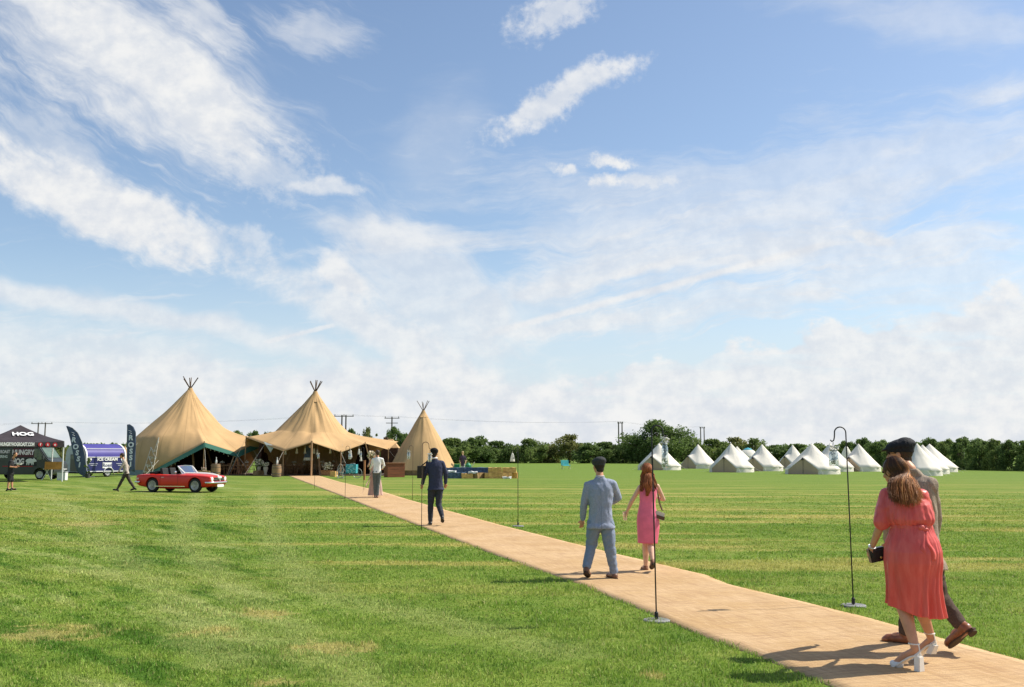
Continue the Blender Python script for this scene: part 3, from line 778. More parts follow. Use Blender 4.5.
def canopy(keys, apex, r0=0.12, n=144, nt_=26, curve=0.28, wrinkle=0.0, seams=0, sag=0.0, seed=1):
    """angle 0 looks at the camera, + to its right. local: x right, y away"""
    bm = new(); cols = []
    angs = sorted(set([round(-180 + 360 * i / n, 3) for i in range(n)] + [k[0] for k in keys if k[0] < 180]))
    hem = []
    for ph in angs:
        Rr, H, rm, zm = keyed(keys, ph); q = R(ph); dx, dy = math.sin(q), -math.cos(q)
        P0 = Vector((r0, apex)); P1 = Vector((rm, zm)); P2 = Vector((Rr, H))
        d = (P1 - P0).normalized(); Cc = P1 + d * (P2 - P1).length * curve
        col = []
        sm_ = 0.0
        if seams: sm_ = 0.04 * abs(math.sin(math.radians(ph) * seams / 2))
        for k in range(nt_ + 1):
            t = k / nt_
            if t < 0.55:
                u = t / 0.55; p = P0.lerp(P1, u); off = -sag * math.sin(PI * u)
            else:
                u = (t - 0.55) / 0.45; p = P0.lerp(P1, 1) * (1 - u) ** 2 + Cc * 2 * u * (1 - u) + P2 * u * u; off = 0
            rr = p.x + off - sm_ * min(1, t * 3)
            w = wrinkle * (mn.noise(Vector((math.sin(q) * 3.0 + seed, math.cos(q) * 3.0, t * 3))) + 0.5 * mn.noise(Vector((math.sin(q) * 9, math.cos(q) * 9 + seed, t * 4)))) * min(1, t * 4) * min(1, (1 - t) * 6)
            col.append(bm.verts.new((dx * (rr + w), dy * (rr + w), p.y + w * 0.6)))
        cols.append(col); hem.append(Vector((dx * Rr, dy * Rr, H)))
    m = len(cols)
    for i in range(m):
        a, b = cols[i], cols[(i + 1) % m]
        for k in range(nt_): bm.faces.new((a[k], a[k + 1], b[k + 1], b[k]))
    return bm, angs, hem
def top_poles(parent, apex, n, out, up, r=0.045, spread=0.35, seed=1, sunk=0.6):
    rg = random.Random(seed)
    for i in range(n):
        a = PI * (i + 0.5) / n + rg.uniform(-0.15, 0.15); a2 = a * 2
        d = Vector((math.cos(a2) * out, math.sin(a2) * out * 0.8, up * rg.uniform(0.85, 1.1)))
        bm = new(); tube(bm, [Vector((0, 0, apex - 0.05)) - d * sunk * 0.3, Vector((0, 0, apex)) + d], [r, r * 0.7], 7); obj('pole', bm, WOODD, parent)

# ---------------------------------------------------------------- the two joined giant tipis
def face_cam(x, y): return math.atan2(-x, y)     # rotation so local -y looks at the camera
def local(t_loc, rz, p):
    return Matrix.Rotation(-rz, 3, 'Z') @ (Vector(p) - Vector(t_loc))
def big_tipi(name, label, px, Y, apex, keys, seed, skirt=None, **kw):
    p = PT(px, 454, Y); loc = (p.x, Y, 0); rz = face_cam(p.x, Y)
    t = thing(name, label, 'tipi tent', loc, rz, 'giant tan tipis of the wedding marquee')
    bm, angs, hem = canopy(keys, apex, wrinkle=0.085, seed=seed, **kw)
    c = obj('canvas', bm, TAN, t); smooth_shade(c)
    md = c.modifiers.new('thick', 'SOLIDIFY'); md.thickness = 0.02; md.offset = -1
    # collar flap round the neck
    bm = new(); lathe(bm, [(0.16, apex + 0.05), (0.24, apex - 0.15), (0.62, apex - 0.85), (0.66, apex - 0.86)], 28); smooth_shade(obj('collar', bm, TAN, t))
    # thick edge rope along the raised hem
    runs = []; cur = []
    for h in hem:
        if h.z > 0.3: cur.append(h)
        else:
            if len(cur) > 3: runs.append(cur)
            cur = []
    if len(cur) > 3: runs.append(cur)
    for r_ in runs:
        bm = new(); tube(bm, r_, 0.028, 6); obj('hem', bm, mat('tan_hem', (0.36, 0.25, 0.13), 0.9), t)
    if skirt:
        a0, a1, drop, out = skirt
        pts = [(a, h) for a, h in zip(angs, hem) if a0 <= a <= a1]
        bm = new(); v0 = []
        for a, h in pts:
            d = Vector((math.sin(R(a)), -math.cos(R(a)), 0)); wv = 0.03 * math.sin(a * 1.3)
            v0.append([bm.verts.new(h + d * 0.02 + Vector((0, 0, 0.02))), bm.verts.new(h + d * (out * 0.6 + wv) - Vector((0, 0, drop * 0.55))), bm.verts.new(h + d * (out + wv) - Vector((0, 0, min(drop, h.z - 0.01))))])
        for a, b in zip(v0, v0[1:]):
            for k in range(2): bm.faces.new((a[k], a[k + 1], b[k + 1], b[k]))
        s = obj('skirt', bm, TEAL, t); smooth_shade(s)
        s['label'] = 'green fabric valance along the raised opening'
    top_poles(t, apex, 6, 0.62, 0.95, 0.05, seed=seed)
    # three great inner poles, meeting at the apex
    for k in range(3):
        a = R(40 + 120 * k); f = Vector((math.cos(a) * 2.9, math.sin(a) * 2.9, 0))
        bm = new(); tube(bm, [f, Vector((0, 0, apex - 0.35))], [0.09, 0.07], 8); obj('pole', bm, WOOD, t)
    return t, loc, rz, angs, hem
A_keys = [(-180, 4.8, 0, 3.6, 3.4), (-120, 4.6, 0, 4.1, 3.15), (-90, 4.45, 0, 4.2, 3.1), (-60, 4.6, 0, 4.0, 3.1), (-42, 4.75, 0.05, 3.8, 3.2), (14, 5.0, 2.60, 2.7, 3.8),
          (43, 5.4, 1.80, 2.6, 3.9), (75, 6.4, 2.95, 2.6, 4.05), (84, 6.3, 2.85, 2.6, 4.1), (118, 5.6, 0, 3.0, 3.8), (150, 5.0, 0, 3.2, 3.7)]
TA, locA, rzA, angA, hemA = big_tipi('giant_tipi', 'large tan tipi with a green valance along its opening, behind the red car', 188, 84, 7.2, A_keys, 3, skirt=(-42, 75, 0.36, 0.30), sag=0.16, curve=0.22)
B_keys = [(-180, 4.8, 0, 3.2, 3.6), (-125, 5.2, 0, 3.2, 3.6), (-95, 5.6, 2.6, 3.2, 3.6), (-80, 5.5, 3.05, 3.0, 3.6), (-28, 5.0, 1.92, 2.7, 3.5), (-2, 5.2, 2.6, 2.45, 3.45), (24, 5.1, 1.85, 2.45, 3.45),
          (52, 5.1, 2.55, 2.55, 3.4), (76, 6.2, 2.05, 2.65, 3.35), (90, 6.9, 2.75, 2.6, 3.5), (104, 6.4, 2.6, 2.8, 3.5), (130, 5.0, 0, 3.0, 3.6), (150, 5.0, 0, 3.2, 3.6)]
TB, locB, rzB, angB, hemB = big_tipi('giant_tipi', 'middle tan tipi with scalloped open front, at the end of the matting', 314, 83, 6.85, B_keys, 9, curve=0.04, sag=0.10)
# props holding the raised hem: slender poles with guy ropes forward
def hem_prop(t, keys, ph, lean, n, rope=True, thick=0.045):
    Rr, H, _, _ = keyed(keys, ph); d = Vector((math.sin(R(ph)), -math.cos(R(ph)), 0)); top = d * Rr + Vector((0, 0, H))
    side = Vector((d.y, -d.x, 0))
    bm = new(); tube(bm, [top + Vector((0, 0, 0.12)), d * (Rr + 0.0) + side * lean], [thick, thick], 7); obj('prop_pole', bm, WOOD, t)
    if rope:
        for s_ in n:
            bm = new(); tube(bm, [top, d * (Rr + 1.3) + side * s_], 0.010, 5); obj('guy_rope', bm, ROPE, t)
hem_prop(TA, A_keys, 14, 0.0, (0.1,)); hem_prop(TA, A_keys, 43, -0.9, ()); hem_prop(TA, A_keys, 43, 0.9, ()); hem_prop(TA, A_keys, 75, -0.3, (0.5,))
hem_prop(TB, B_keys, -80, 0.7, (0.2,)); hem_prop(TB, B_keys, -28, 0, ()); hem_prop(TB, B_keys, -2, 0, (), thick=0.08); hem_prop(TB, B_keys, 24, 0, ()); hem_prop(TB, B_keys, 52, -1.2, ()); hem_prop(TB, B_keys, 76, 0, ())
for T_, a0_, a1_, r_ in ((TA, 64, 262, 4.3), (TB, 82, 292, 4.6)):  # dark sheet added behind each opening, standing in for the interior shade
    bm = new(); prev = None
    for i in range(61):
        a = R(a0_ + (a1_ - a0_) * i / 60); r2 = r_ + 0.06 * math.sin(i * 1.9); q = (bm.verts.new((math.sin(a) * r2, -math.cos(a) * r2, 0.03)), bm.verts.new((math.sin(a) * (r2 - .25), -math.cos(a) * (r2 - .25), 2.7)))
        if prev: bm.faces.new((prev[0], prev[1], q[1], q[0]))
        prev = q
    smooth_shade(obj('wall_drape', bm, mat('shade_brown', (0.05, 0.022, 0.016), 0.95, 0.4, 1.2), T_))
for T_, K_, lst in ((TA, A_keys, (-85, -62, -30, 43, 60)), (TB, B_keys, (-55, -28, 24, 76))):
    for a in lst:
        Rr, H, rm_, zm_ = keyed(K_, a); d = Vector((math.sin(R(a)), -math.cos(R(a)), 0)); z_ = max(H, 1.2) if H > 0.5 else 2.6; r_ = Rr if H > 0.5 else Rr * 0.97; e_ = d * (Rr + 1.7)
        bm = new(); tube(bm, [d * r_ + Vector((0, 0, z_)), e_ + Vector((0, 0, 0.12))], 0.010, 4); obj('guy_rope', bm, ROPE, T_)
        bm = new(); tube(bm, [e_ + d * 0.06 + Vector((0, 0, 0.22)), e_ - d * 0.05], 0.02, 5); obj('peg', bm, WOODD, T_)
# pale groundsheet edge at the foot of the left wall, and the translucent rain gutter between the two roofs
bm = new(); v0 = []
for a in range(-100, -40, 4):
    d = Vector((math.sin(R(a)), -math.cos(R(a)), 0)); v0.append([bm.verts.new(d * 4.62 + Vector((0, 0, 0.42))), bm.verts.new(d * 4.95 + Vector((0, 0, 0.0)))])
for a, b in zip(v0, v0[1:]): bm.faces.new((a[0], a[1], b[1], b[0]))
obj('mud_flap', bm, TEALP, TA)
ga, gb = PT(263, 441, 79.5), PT(274, 456, 79.3)
t = thing('fabric_panel', 'small translucent white triangle of fabric hanging between the two large roofs', 'fabric panel', tuple(PT(268, 449, 79.4)))
bm = new(); o_ = PT(268, 449, 79.4); poly(bm, [PT(263.5, 441.5, 79.4) - o_, PT(274.5, 446, 79.2) - o_, PT(270.5, 452.5, 79.4) - o_], (0, 0.02, 0)); obj('sheet', bm, canvas_mat('white_sheet', (0.75, 0.8, 0.85), 0.5), t)
# lacing with small flags on the left tipi
t = thing('guy_rope_bunting', 'zigzag white guy ropes with little flags beside the big left tipi', 'bunting', tuple(G(148, 476.5)))
o_ = G(148, 476.5)
def onA(px, py, pad=0.12):
    # march from the camera to the canvas: distance of the left tipi's face for that direction
    best = None; M_ = Matrix.Rotation(rzA, 3, 'Z')
    for k in range(200):
        Y_ = 77 + k * 0.04; p = PT(px, py, Y_); l = local(locA, rzA, p); ph = math.degrees(math.atan2(l.x, -l.y)); Rr, H, rm, zm = keyed(A_keys, ph)
        rad = math.hypot(l.x, l.y); z = p.z
        lim = rm * (7.2 - z) / (7.2 - zm) if z > zm else rm + (Rr - rm) * (zm - z) / zm
        if rad < lim + pad + 0.15: return p
    return PT(px, py, 80)
zz = [(158.5, 438), (154, 452), (150.5, 447), (155.5, 458), (148, 456), (152.5, 466), (145.5, 464), (150, 472), (143, 471)]
pts = [onA(*q) for q in zz]
for lst in (pts, [onA(159, 437), onA(156, 455), onA(152, 474)], [onA(151, 448), onA(143, 473)]):
    bm = new(); tube(bm, [q - o_ for q in lst], 0.022, 5); obj('rope', bm, ROPE, t)
for a, b in zip(pts, pts[1:]):
    for f in (0.25, 0.6, 0.9):
        p = a.lerp(b, f) - o_; bm = new(); poly(bm, [p, p + Vector((0.16, 0, 0)), p + Vector((0.08, 0, -0.2))], (0, 0.01, 0)); obj('flag', bm, ROPE, t)

# ---------------------------------------------------------------- kitchen tent behind, joined at the right
def hip_tent():
    p0, p1 = PT(381, 470, 88), PT(399, 470, 88); cx = (p0.x + p1.x) / 2; w = (p1.x - p0.x) / 2
    t = thing('kitchen_tent', 'small dark walled tent with hipped tan roof between the middle and small tipis', 'tent', (cx, 88, 0), 0)
    z1, z2 = 2.25, 3.0
    bm = new(); lathe(bm, [(w * 1.42, z1 - 0.05), (w * 1.42, z1), (w * 0.35, z2), (0.01, z2 + 0.02)], 4, a0=PI / 4, a1=2 * PI + PI / 4); obj('roof', bm, TAN, t)
    bm = new(); box(bm, (0, 0.0, z1 / 2), (w * 1.9, w * 1.9, z1)); obj('wall', bm, mat('brown_wall', (0.055, 0.03, 0.02), 0.9, 0.3), t)
    bm = new(); box(bm, (-w * 0.45, -0.4, z2 - 0.05), (0.36, 0.36, 0.42)); obj('vent', bm, WOODD, t)
hip_tent()
# tan wing roof running right from the middle tipi
p = PT(372, 470, 87)
# ---------------------------------------------------------------- the small free-standing tipi
p = PT(423, 454, 82.5); rz = face_cam(p.x, 82.5)
TD = thing('small_tipi', 'smaller closed tan tipi standing alone to the right of the big pair', 'tipi tent', (p.x, 82.5, 0), rz)
keysD = [(a, 2.95, 0.40, 1.5, 2.95) for a in range(-180, 180, 36)]
bm, an, he = canopy(keysD, 5.25, r0=0.10, n=100, curve=0.3, wrinkle=0.025, seams=10, seed=5); smooth_shade(obj('canvas', bm, TAN, TD))
bm = new(); lathe(bm, [(2.93, 0.42), (2.9, 0.02), (2.88, 0.0)], 10, a0=R(-90)); obj('skirt', bm, mat('brown_skirt', (0.23, 0.14, 0.075), 0.9, 0.3), TD)
top_poles(TD, 5.25, 5, 0.55, 0.8, 0.032, seed=2)
bm = new(); lathe(bm, [(0.11, 5.3), (0.2, 5.1), (0.42, 4.72), (0.44, 4.72)], 20); smooth_shade(obj('collar', bm, TAN, TD))
bm = new(); tube(bm, [(0.75, -2.86, 0.4), (0.26, -0.92, 3.6), (0.05, -0.2, 5.0)], 0.02, 6); obj('seam', bm, mat('tan_hem', (0.36, 0.25, 0.13)), TD)
for k in range(10):
    a = R(36 * k + 18); bm = new(); tube(bm, [(math.cos(a) * 2.95, math.sin(a) * 2.95, 0.4), (math.cos(a) * 3.5, math.sin(a) * 3.5, 0.02)], 0.012, 4); obj('guy_rope', bm, ROPE, TD)

# little tan tent peak far left, behind the walking man
p = PT(124.5, 454, 98)
t = thing('tan_tent', 'small tan tent peak behind the walking man in the pale top', 'tent', (p.x, 98, 0))
bm, an, he = canopy([(a, 1.1, 0.0, 0.55, 1.2) for a in range(-180, 180, 45)], 2.5, r0=0.04, n=32, nt_=8); smooth_shade(obj('canvas', bm, TAN, t))
bm = new(); tube(bm, [(0, 0, 2.45), (0, 0, 2.65)], 0.03, 6); obj('pole', bm, WOODD, t)

# ---------------------------------------------------------------- bell tents
def bell_tent(label, px, yapex, ybase, wpx, door, seed, proto=None):
    g = G(px, ybase); s = F_PX / g.y * 1.006; rad = wpx / s / 2; Y = g.y + rad * 0.85
    top = PT(px, yapex, Y); h = top.z; x = top.x; rz = face_cam(x, Y)
    t = thing('bell_tent', label, 'bell tent', (x, Y, 0), rz, 'cream bell tents in the camping field')
    k = []
    for a in range(-180, 180, 30):
        if abs((a - door + 180) % 360 - 180) > 42: k.append((a, rad, 0.40, rad * 0.445, 0.42 + (h - 0.42) * 0.535))
    k += [(door - 36, rad * 0.98, 0.38, rad * 0.445, 0.42 + (h - 0.42) * 0.535), (door, rad * 0.80, min(1.5, h * 0.54), rad * 0.43, 0.42 + (h - 0.42) * 0.54), (door + 36, rad * 0.98, 0.38, rad * 0.445, 0.42 + (h - 0.42) * 0.535)]
    k = [((q[0] + 180) % 360 - 180,) + q[1:] for q in k]
    bm, an, hem = canopy(k, h, r0=0.03, n=72, nt_=14, curve=0.12, wrinkle=0.02, seed=seed); c = obj('roof', bm, CREAM, t); smooth_shade(c)
    md = c.modifiers.new('thick', 'SOLIDIFY'); md.thickness = 0.015; md.offset = -1
    # scalloped mud wall
    a0, a1 = door + 35, door + 325; n = 48; bm = new(); prev = None
    for i in range(n + 1):
        a = R(a0 + (a1 - a0) * i / n); r2 = rad * (0.965 - 0.015 * abs(math.sin(i * PI / 4)))
        q = (bm.verts.new((math.sin(a) * r2, -math.cos(a) * r2, 0.43)), bm.verts.new((math.sin(a) * r2 * 1.01, -math.cos(a) * r2 * 1.01, 0.0)))
        if prev: bm.faces.new((prev[0], prev[1], q[1], q[0]))
        prev = q
    smooth_shade(obj('wall', bm, CREAM, t))
    # door: two triangular halves with a dark zip line, vent above
    dd = Vector((math.sin(R(door)), -math.cos(R(door)), 0)); sd = Vector((-dd.y, dd.x, 0)); ht = min(1.5, h * 0.54)
    hw = rad * 0.98 * math.sin(R(36)); rb = rad * 0.97 * math.cos(R(36))
    for s_ in (-1, 1):
        bm = new(); poly(bm, [dd * (rb + 0.02) + sd * s_ * 0.012, dd * rb + sd * s_ * hw, dd * rb + sd * s_ * hw + Vector((0, 0, 0.38)), dd * (rad * 0.78) + sd * s_ * 0.012 + Vector((0, 0, ht - 0.03))], dd * -0.02)
        obj('door', bm, BEIGE, t)
    bm = new(); tube(bm, [dd * (rb + 0.03), dd * (rad * 0.78 + 0.02) + Vector((0, 0, ht - 0.05))], 0.014, 5); obj('zip', bm, mat('zip', (0.05, 0.045, 0.04)), t)
    bm = new(); o2 = dd * (rad * 0.81) + Vector((0, 0, ht)); poly(bm, [o2 + sd * 0.16 - Vector((0, 0, 0.20)), o2 + Vector((0, 0, 0.02)), o2 - sd * 0.16 - Vector((0, 0, 0.20))], dd * 0.05); obj('vent', bm, mat('dark_vent', (0.03, 0.03, 0.035)), t)
    bm = new(); lathe(bm, [(0.05, h - 0.08), (0.06, h - 0.02), (0.0, h + 0.05)], 8); obj('cap', bm, CREAM, t)
    for i in range(10):
        a = R(door + 40 + 280 * i / 9); e = Vector((math.sin(a), -math.cos(a), 0)); bm = new()
        tube(bm, [e * rad + Vector((0, 0, 0.41)), e * (rad + 0.75) + Vector((0, 0, 0.02))], 0.008, 4); obj('guy_rope', bm, ROPE, t)
    bm = new(); tube(bm, [(0, 0, 0), (0, 0, h - 0.05)], 0.02, 6); obj('pole', bm, WOODD, t)
    return t
bell_tent('leftmost bell tent, in front of the tallest tree, behind the auburn haired woman', 659, 443.5, 470.2, 45, -26, 1)
bell_tent('second bell tent from the left, plain back slope turned right', 698, 444.5, 468.6, 37, -44, 2)
bell_tent('third bell tent from the left, front door with a dark zip line clear to view', 731, 443.5, 472.4, 46, -24, 3)
bell_tent('bell tent whose peak just shows behind the right slope of the third one', 737, 446.5, 468.2, 38, -40, 4)
bell_tent('bell tent in the middle of the row, just right of the teal capped yurt', 762, 444.5, 471.2, 42, -34, 5)
bell_tent('small far bell tent just left of the largest one', 792.5, 445, 468.8, 34, -36, 6)
bell_tent('largest, nearest bell tent left of the tall crook with the glass jar', 811.6, 443.5, 474.4, 56, -24, 7)
bell_tent('bell tent peeping out behind the jar of the nearest crook', 830, 443.5, 471.8, 46, -30, 8)
bell_tent('bell tent directly right of the nearest crook, left of the couple', 858.5, 444, 471.6, 43, -34, 9)
bell_tent('bell tent behind the couple, foremost of the right hand row of three', 917, 443.5, 476.0, 47, -112, 10)
bell_tent('bell tent in the middle of the right hand row of three', 922.5, 445, 474.2, 50, -118, 11)
bell_tent('rightmost bell tent of all, end of the row by the hedge', 929.5, 444, 472.2, 53, -105, 12)
# white yurt with a teal cap beyond the row, and white canvas dome near the crook
def yurt(px, Y, r, label, teal, cat='yurt'):
    p = PT(px, 454, Y); t = thing('yurt', label, cat, (p.x, Y, 0))
    bm = new(); lathe(bm, [(r, 0), (r, 1.3), (r * 0.96, 1.42)], 28); smooth_shade(obj('wall', bm, CREAM, t))
    bm = new(); lathe(bm, [(r * 1.02, 1.38), (r * 0.85, 1.8), (r * 0.55, 2.2), (r * 0.25, 2.42)], 28); smooth_shade(obj('roof', bm, CREAM, t))
    bm = new(); lathe(bm, [(r * 0.45, 2.30), (r * 0.3, 2.46), (0.0, 2.62)], 20); smooth_shade(obj('cap', bm, mat('teal_cap', (0.05, 0.30, 0.38), 0.6) if teal else CREAM, t))
yurt(748, 142, 1.45, 'white yurt with teal cap showing between two bell tents', True)
yurt(846.5, 112, 0.6, 'small white domed shelter just visible behind the nearest crook pole', False, 'shelter')
# ---------------------------------------------------------------- under the marquee
DARKCLOTH = mat('dark_tablecloth', (0.05, 0.04, 0.04), 0.9, 0.3)
CANE = mat('chair_wood', (0.25, 0.12, 0.055), 0.55, 0.25, 4)
bm = new(); p = [G(166, 476), G(372, 475.2), PT(392, 470, 90), PT(150, 470, 90)]
fl = [PT(140, 470, 79.6), PT(392, 470, 78.4), PT(396, 470, 90), PT(140, 470, 90)]
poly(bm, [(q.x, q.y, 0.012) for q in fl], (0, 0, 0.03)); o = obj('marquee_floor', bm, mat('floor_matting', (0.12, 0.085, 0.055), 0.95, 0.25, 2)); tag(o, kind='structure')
# flooring laid inside on boards
o['label'] = 'brown matting floor under the two big tipis'

def chair_proto():
    t = thing('chair', 'brown cross-back wooden chair', 'chair', (0, 0, 0), 0, 'wooden chairs under the tipis')
    bm = new(); box(bm, (0, 0, 0.45), (0.42, 0.42, 0.035), bev=0.01); obj('seat', bm, CANE, t)
    for sx in (-1, 1):
        for sy in (-1, 1):
            bm = new(); tube(bm, [(sx * 0.17, sy * 0.17, 0.44), (sx * 0.20, sy * 0.20, 0)], 0.018, 6); obj('leg', bm, CANE, t)
    bm = new()
    tube(bm, [(-0.19, 0.19, 0.44), (-0.19, 0.23, 0.75), (-0.12, 0.25, 0.88), (0.12, 0.25, 0.88), (0.19, 0.23, 0.75), (0.19, 0.19, 0.44)], 0.016, 6)
    tube(bm, [(-0.17, 0.2, 0.5), (0.15, 0.24, 0.82)], 0.011, 5); tube(bm, [(0.17, 0.2, 0.5), (-0.15, 0.24, 0.82)], 0.011, 5); obj('backrest', bm, CANE, t)
    return t
def table_proto(cloth=True):
    t = thing('trestle_table', 'trestle table', 'table', (0, 0, 0), 0, 'long trestle tables under the tipis')
    bm = new(); box(bm, (0, 0, 0.745), (1.8, 0.8, 0.035), bev=0.008); obj('tabletop', bm, WOOD, t)
    for sx in (-1, 1):
        for sy in (-1, 1):
            bm = new(); tube(bm, [(sx * 0.7, sy * 0.08, 0.73), (sx * 0.72, sy * 0.36, 0)], 0.025, 6); obj('leg', bm, WOOD, t)
    return t
ch0, tb0 = chair_proto(), table_proto()
tabs = [(222, 81.5, 0.2), (247, 81.2, -0.1), (232, 84.5, 0.1), (294, 82.5, 0.0), (322, 82.0, 0.1), (343, 82.4, 0.1), (304, 85.5, 0), (334, 85.5, 0.2)]
tl = ['behind the wooden barrel near the left tipi opening', 'under the low middle of the left tipi hem', 'deep inside the left tipi', 'behind the right barrel in the middle tipi', 'right of the centre pole of the middle tipi', 'behind the teal bicycle', 'deep inside, left of the pole', 'deep inside, right of the pole']
first_t = True; first_c = True; nch = 0
CLOTH = mat('runner_cloth', (0.55, 0.50, 0.40), 0.9)
for (px, Y, a), l in zip(tabs, tl):
    q = PT(px, 470, Y); o = tb0 if first_t else copy_tree(tb0); first_t = False
    o.location = (q.x, Y, 0.04); o.rotation_euler.z = a; o['label'] = 'wooden trestle table ' + l
    v = thing('flower_jar', 'flower jar on the table ' + l, 'flowers', (q.x, Y, 0.04 + 0.765), 0, 'flower jars on the tables')
    bm = new(); lathe(bm, [(0.05, 0.0), (0.055, 0.12), (0.04, 0.16)], 10); obj('jar', bm, glass('jar_glass'), v)
    bm = new(); rg = random.Random(px)
    for k in range(22):
        d = Vector((rg.gauss(0, 1), rg.gauss(0, 1), abs(rg.gauss(0, 1)))).normalized() * rg.uniform(0.08, 0.2); ell(bm, Vector((0, 0, 0.2)) + d, (0.03, 0.03, 0.025), u=6, v=4)
    obj('blooms', bm, mat('cream_petals', (0.62, 0.58, 0.48), 0.8, 0.3, 20), v)
    for k, (dx, dy, rz) in enumerate([(-0.55, -0.6, PI), (0.05, -0.62, PI), (0.6, -0.58, PI)]):
        c = ch0 if first_c else copy_tree(ch0); first_c = False
        w = Matrix.Rotation(a, 3, 'Z') @ Vector((dx, dy, 0)); c.location = (q.x + w.x, Y + w.y, 0.04); c.rotation_euler.z = a + rz + 0.1 * (k - 1)
        c['label'] = ('left', 'middle', 'right')[k] + ' wooden cross-back chair at the table ' + l; nch += 1

# oak barrels with bottles
BAR = mat('barrel_staves', (0.30, 0.19, 0.10), 0.75, 0.35, 6, stretch=(3, 3, 0.3), bump=0.3)
HOOP = mat('barrel_hoop', (0.12, 0.11, 0.10), 0.5, 0.2, metal=0.6)
BOT = mat('white_bottle', (0.66, 0.68, 0.66), 0.3)
def barrel(px, ybase, w_px, label, bl):
    g = G(px, ybase); s = F_PX / g.y; r = w_px / s / 2; h = 0.92
    t = thing('barrel', label, 'barrel', tuple(g), 0, 'upright oak barrels used as tables')
    bm = new(); lathe(bm, [(0, 0), (r * .88, 0), (r * .97, h * .25), (r, h * .5), (r * .97, h * .75), (r * .88, h), (r * 0.84, h), (r * .84, h - 0.03), (0, h - 0.03)], 24); smooth_shade(obj('staves', bm, BAR, t), R(40))
    for z, k in ((0.08, .91), (0.27, .98), (0.73, .98), (0.92, .91)):
        bm = new(); lathe(bm, [(r * k + 0.004, h * z - 0.025), (r * k + 0.012, h * z), (r * k + 0.004, h * z + 0.025)], 24); obj('hoop', bm, HOOP, t)
    b = thing('bottle', bl, 'bottle', (g.x + 0.02, g.y, h - 0.03), 0, 'white bottles standing on barrels')
    bm = new(); lathe(bm, [(0, 0), (0.075, 0), (0.08, 0.2), (0.07, 0.30), (0.03, 0.38), (0.028, 0.50)], 14); smooth_shade(obj('body', bm, BOT, b)); bm = new(); lathe(bm, [(0.032, 0.48), (0.032, 0.56), (0, 0.57)], 10); obj('stopper', bm, BOT, b)
barrel(215.5, 475.6, 9.5, 'oak barrel standing left, behind the bonnet of the red car', 'pale bottle on the barrel behind the red car')
barrel(276.5, 477, 9.5, 'oak barrel standing left of the far end of the matting', 'pale bottle on the barrel beside the matting')

# straw bales / crates with flowers by the entrance
STRAW = mat('straw', (0.62, 0.38, 0.13), 0.95, 0.35, 9, bump=0.8, bscale=30, stretch=(0.4, 3, 3))
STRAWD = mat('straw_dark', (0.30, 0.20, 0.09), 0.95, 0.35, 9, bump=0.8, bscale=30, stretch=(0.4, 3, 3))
TW = mat('twine', (0.55, 0.30, 0.12), 0.8)
def rough_box(bm, s, seed, amp=0.02, n=6):
    r = bmesh.ops.create_cube(bm, size=1.0)
    bmesh.ops.subdivide_edges(bm, edges=bm.edges[:], cuts=n, use_grid_fill=True)
    for v in bm.verts:
        p = Vector((v.co.x * s[0], v.co.y * s[1], v.co.z * s[2] + s[2] / 2))
        e = max(0, (abs(v.co.x) * 2) ** 8 * (abs(v.co.y) * 2) ** 8)
        w = amp * Vector((mn.noise(p * 5 + Vector((seed, 0, 0))), mn.noise(p * 5 + Vector((0, seed, 7))), mn.noise(p * 5 + Vector((3, 1, seed)))))
        v.co = p + w * 1.5
def bale(x, y, z, rz, label, m=STRAW, s=(0.95, 0.45, 0.38)):
    t = thing('straw_bale', label, 'straw bale', (x, y, z), rz, 'straw bales set out as seats')
    bm = new(); rough_box(bm, s, x * 3 + z); obj('straw', bm, m, t)
    for k in (-0.25, 0.25):
        bm = new(); hx, hy, hz = s[0] * k, s[1] / 2 + 0.012, s[2]
        tube(bm, [(hx, -hy, 0.0), (hx, -hy, hz + 0.012), (hx, hy, hz + 0.012), (hx, hy, 0)], 0.008, 5); obj('twine', bm, TW, t)
    return t
g = G(270.5, 475.5)
bale(g.x - 1.0, g.y + 0.3, 0, 1.2, 'straw bale on end of the flower display left of the matting', STRAWD)
def bouquet(name, label, loc, r, cols, n=60, cat='flowers', vase=None, seed=0):
    t = thing(name, label, cat, loc); rg = random.Random(seed)
    if vase:
        bm = new(); lathe(bm, vase, 16); smooth_shade(obj('vase', bm, mat('vase_cream', (0.5, 0.42, 0.30), 0.6), t)); z0 = vase[-1][1]
    else: z0 = 0
    for ci, (cn, cc) in enumerate(cols):
        bm = new()
        for k in range(n // len(cols)):
            d = Vector((rg.gauss(0, 1), rg.gauss(0, 1), rg.gauss(0.4, 0.8))).normalized() * r * rg.uniform(0.5, 1.0); q = Vector((0, 0, z0 + r * 0.6)) + d
            sz = r * rg.uniform(0.12, 0.24)
            if cn == 'leaves':
                u = Vector((rg.gauss(0, 1), rg.gauss(0, 1), rg.gauss(0, 1))).normalized() * sz * 1.6; v = d.cross(u).normalized() * sz * 0.5; poly(bm, [q - u, q + v, q + u, q - v])
            else: ell(bm, q, (sz, sz, sz * 0.8), u=8, v=5)
        obj(cn, bm, mat(cn + '_' + name, cc, 0.8, 0.25, 15), t)
    return t
cream = [('blooms', (0.66, 0.58, 0.42)), ('leaves', (0.12, 0.16, 0.06))]
bouquet('flower_display', 'tall cream flower display on the straw bale beside the barrel', (g.x - 1.0, g.y + 0.3, 0.37), 0.38, cream, 110, 'flowers', [(0.0, 0), (0.12, 0), (0.16, 0.2), (0.11, 0.35)], 4)
bouquet('flower_urn', 'cream urn of pale flowers on the ground between the bale and the barrel', (g.x - 0.35, g.y - 0.2, 0), 0.26, cream, 60, 'flowers', [(0.0, 0), (0.14, 0), (0.10, 0.2), (0.2, 0.55), (0.17, 0.7)], 5)
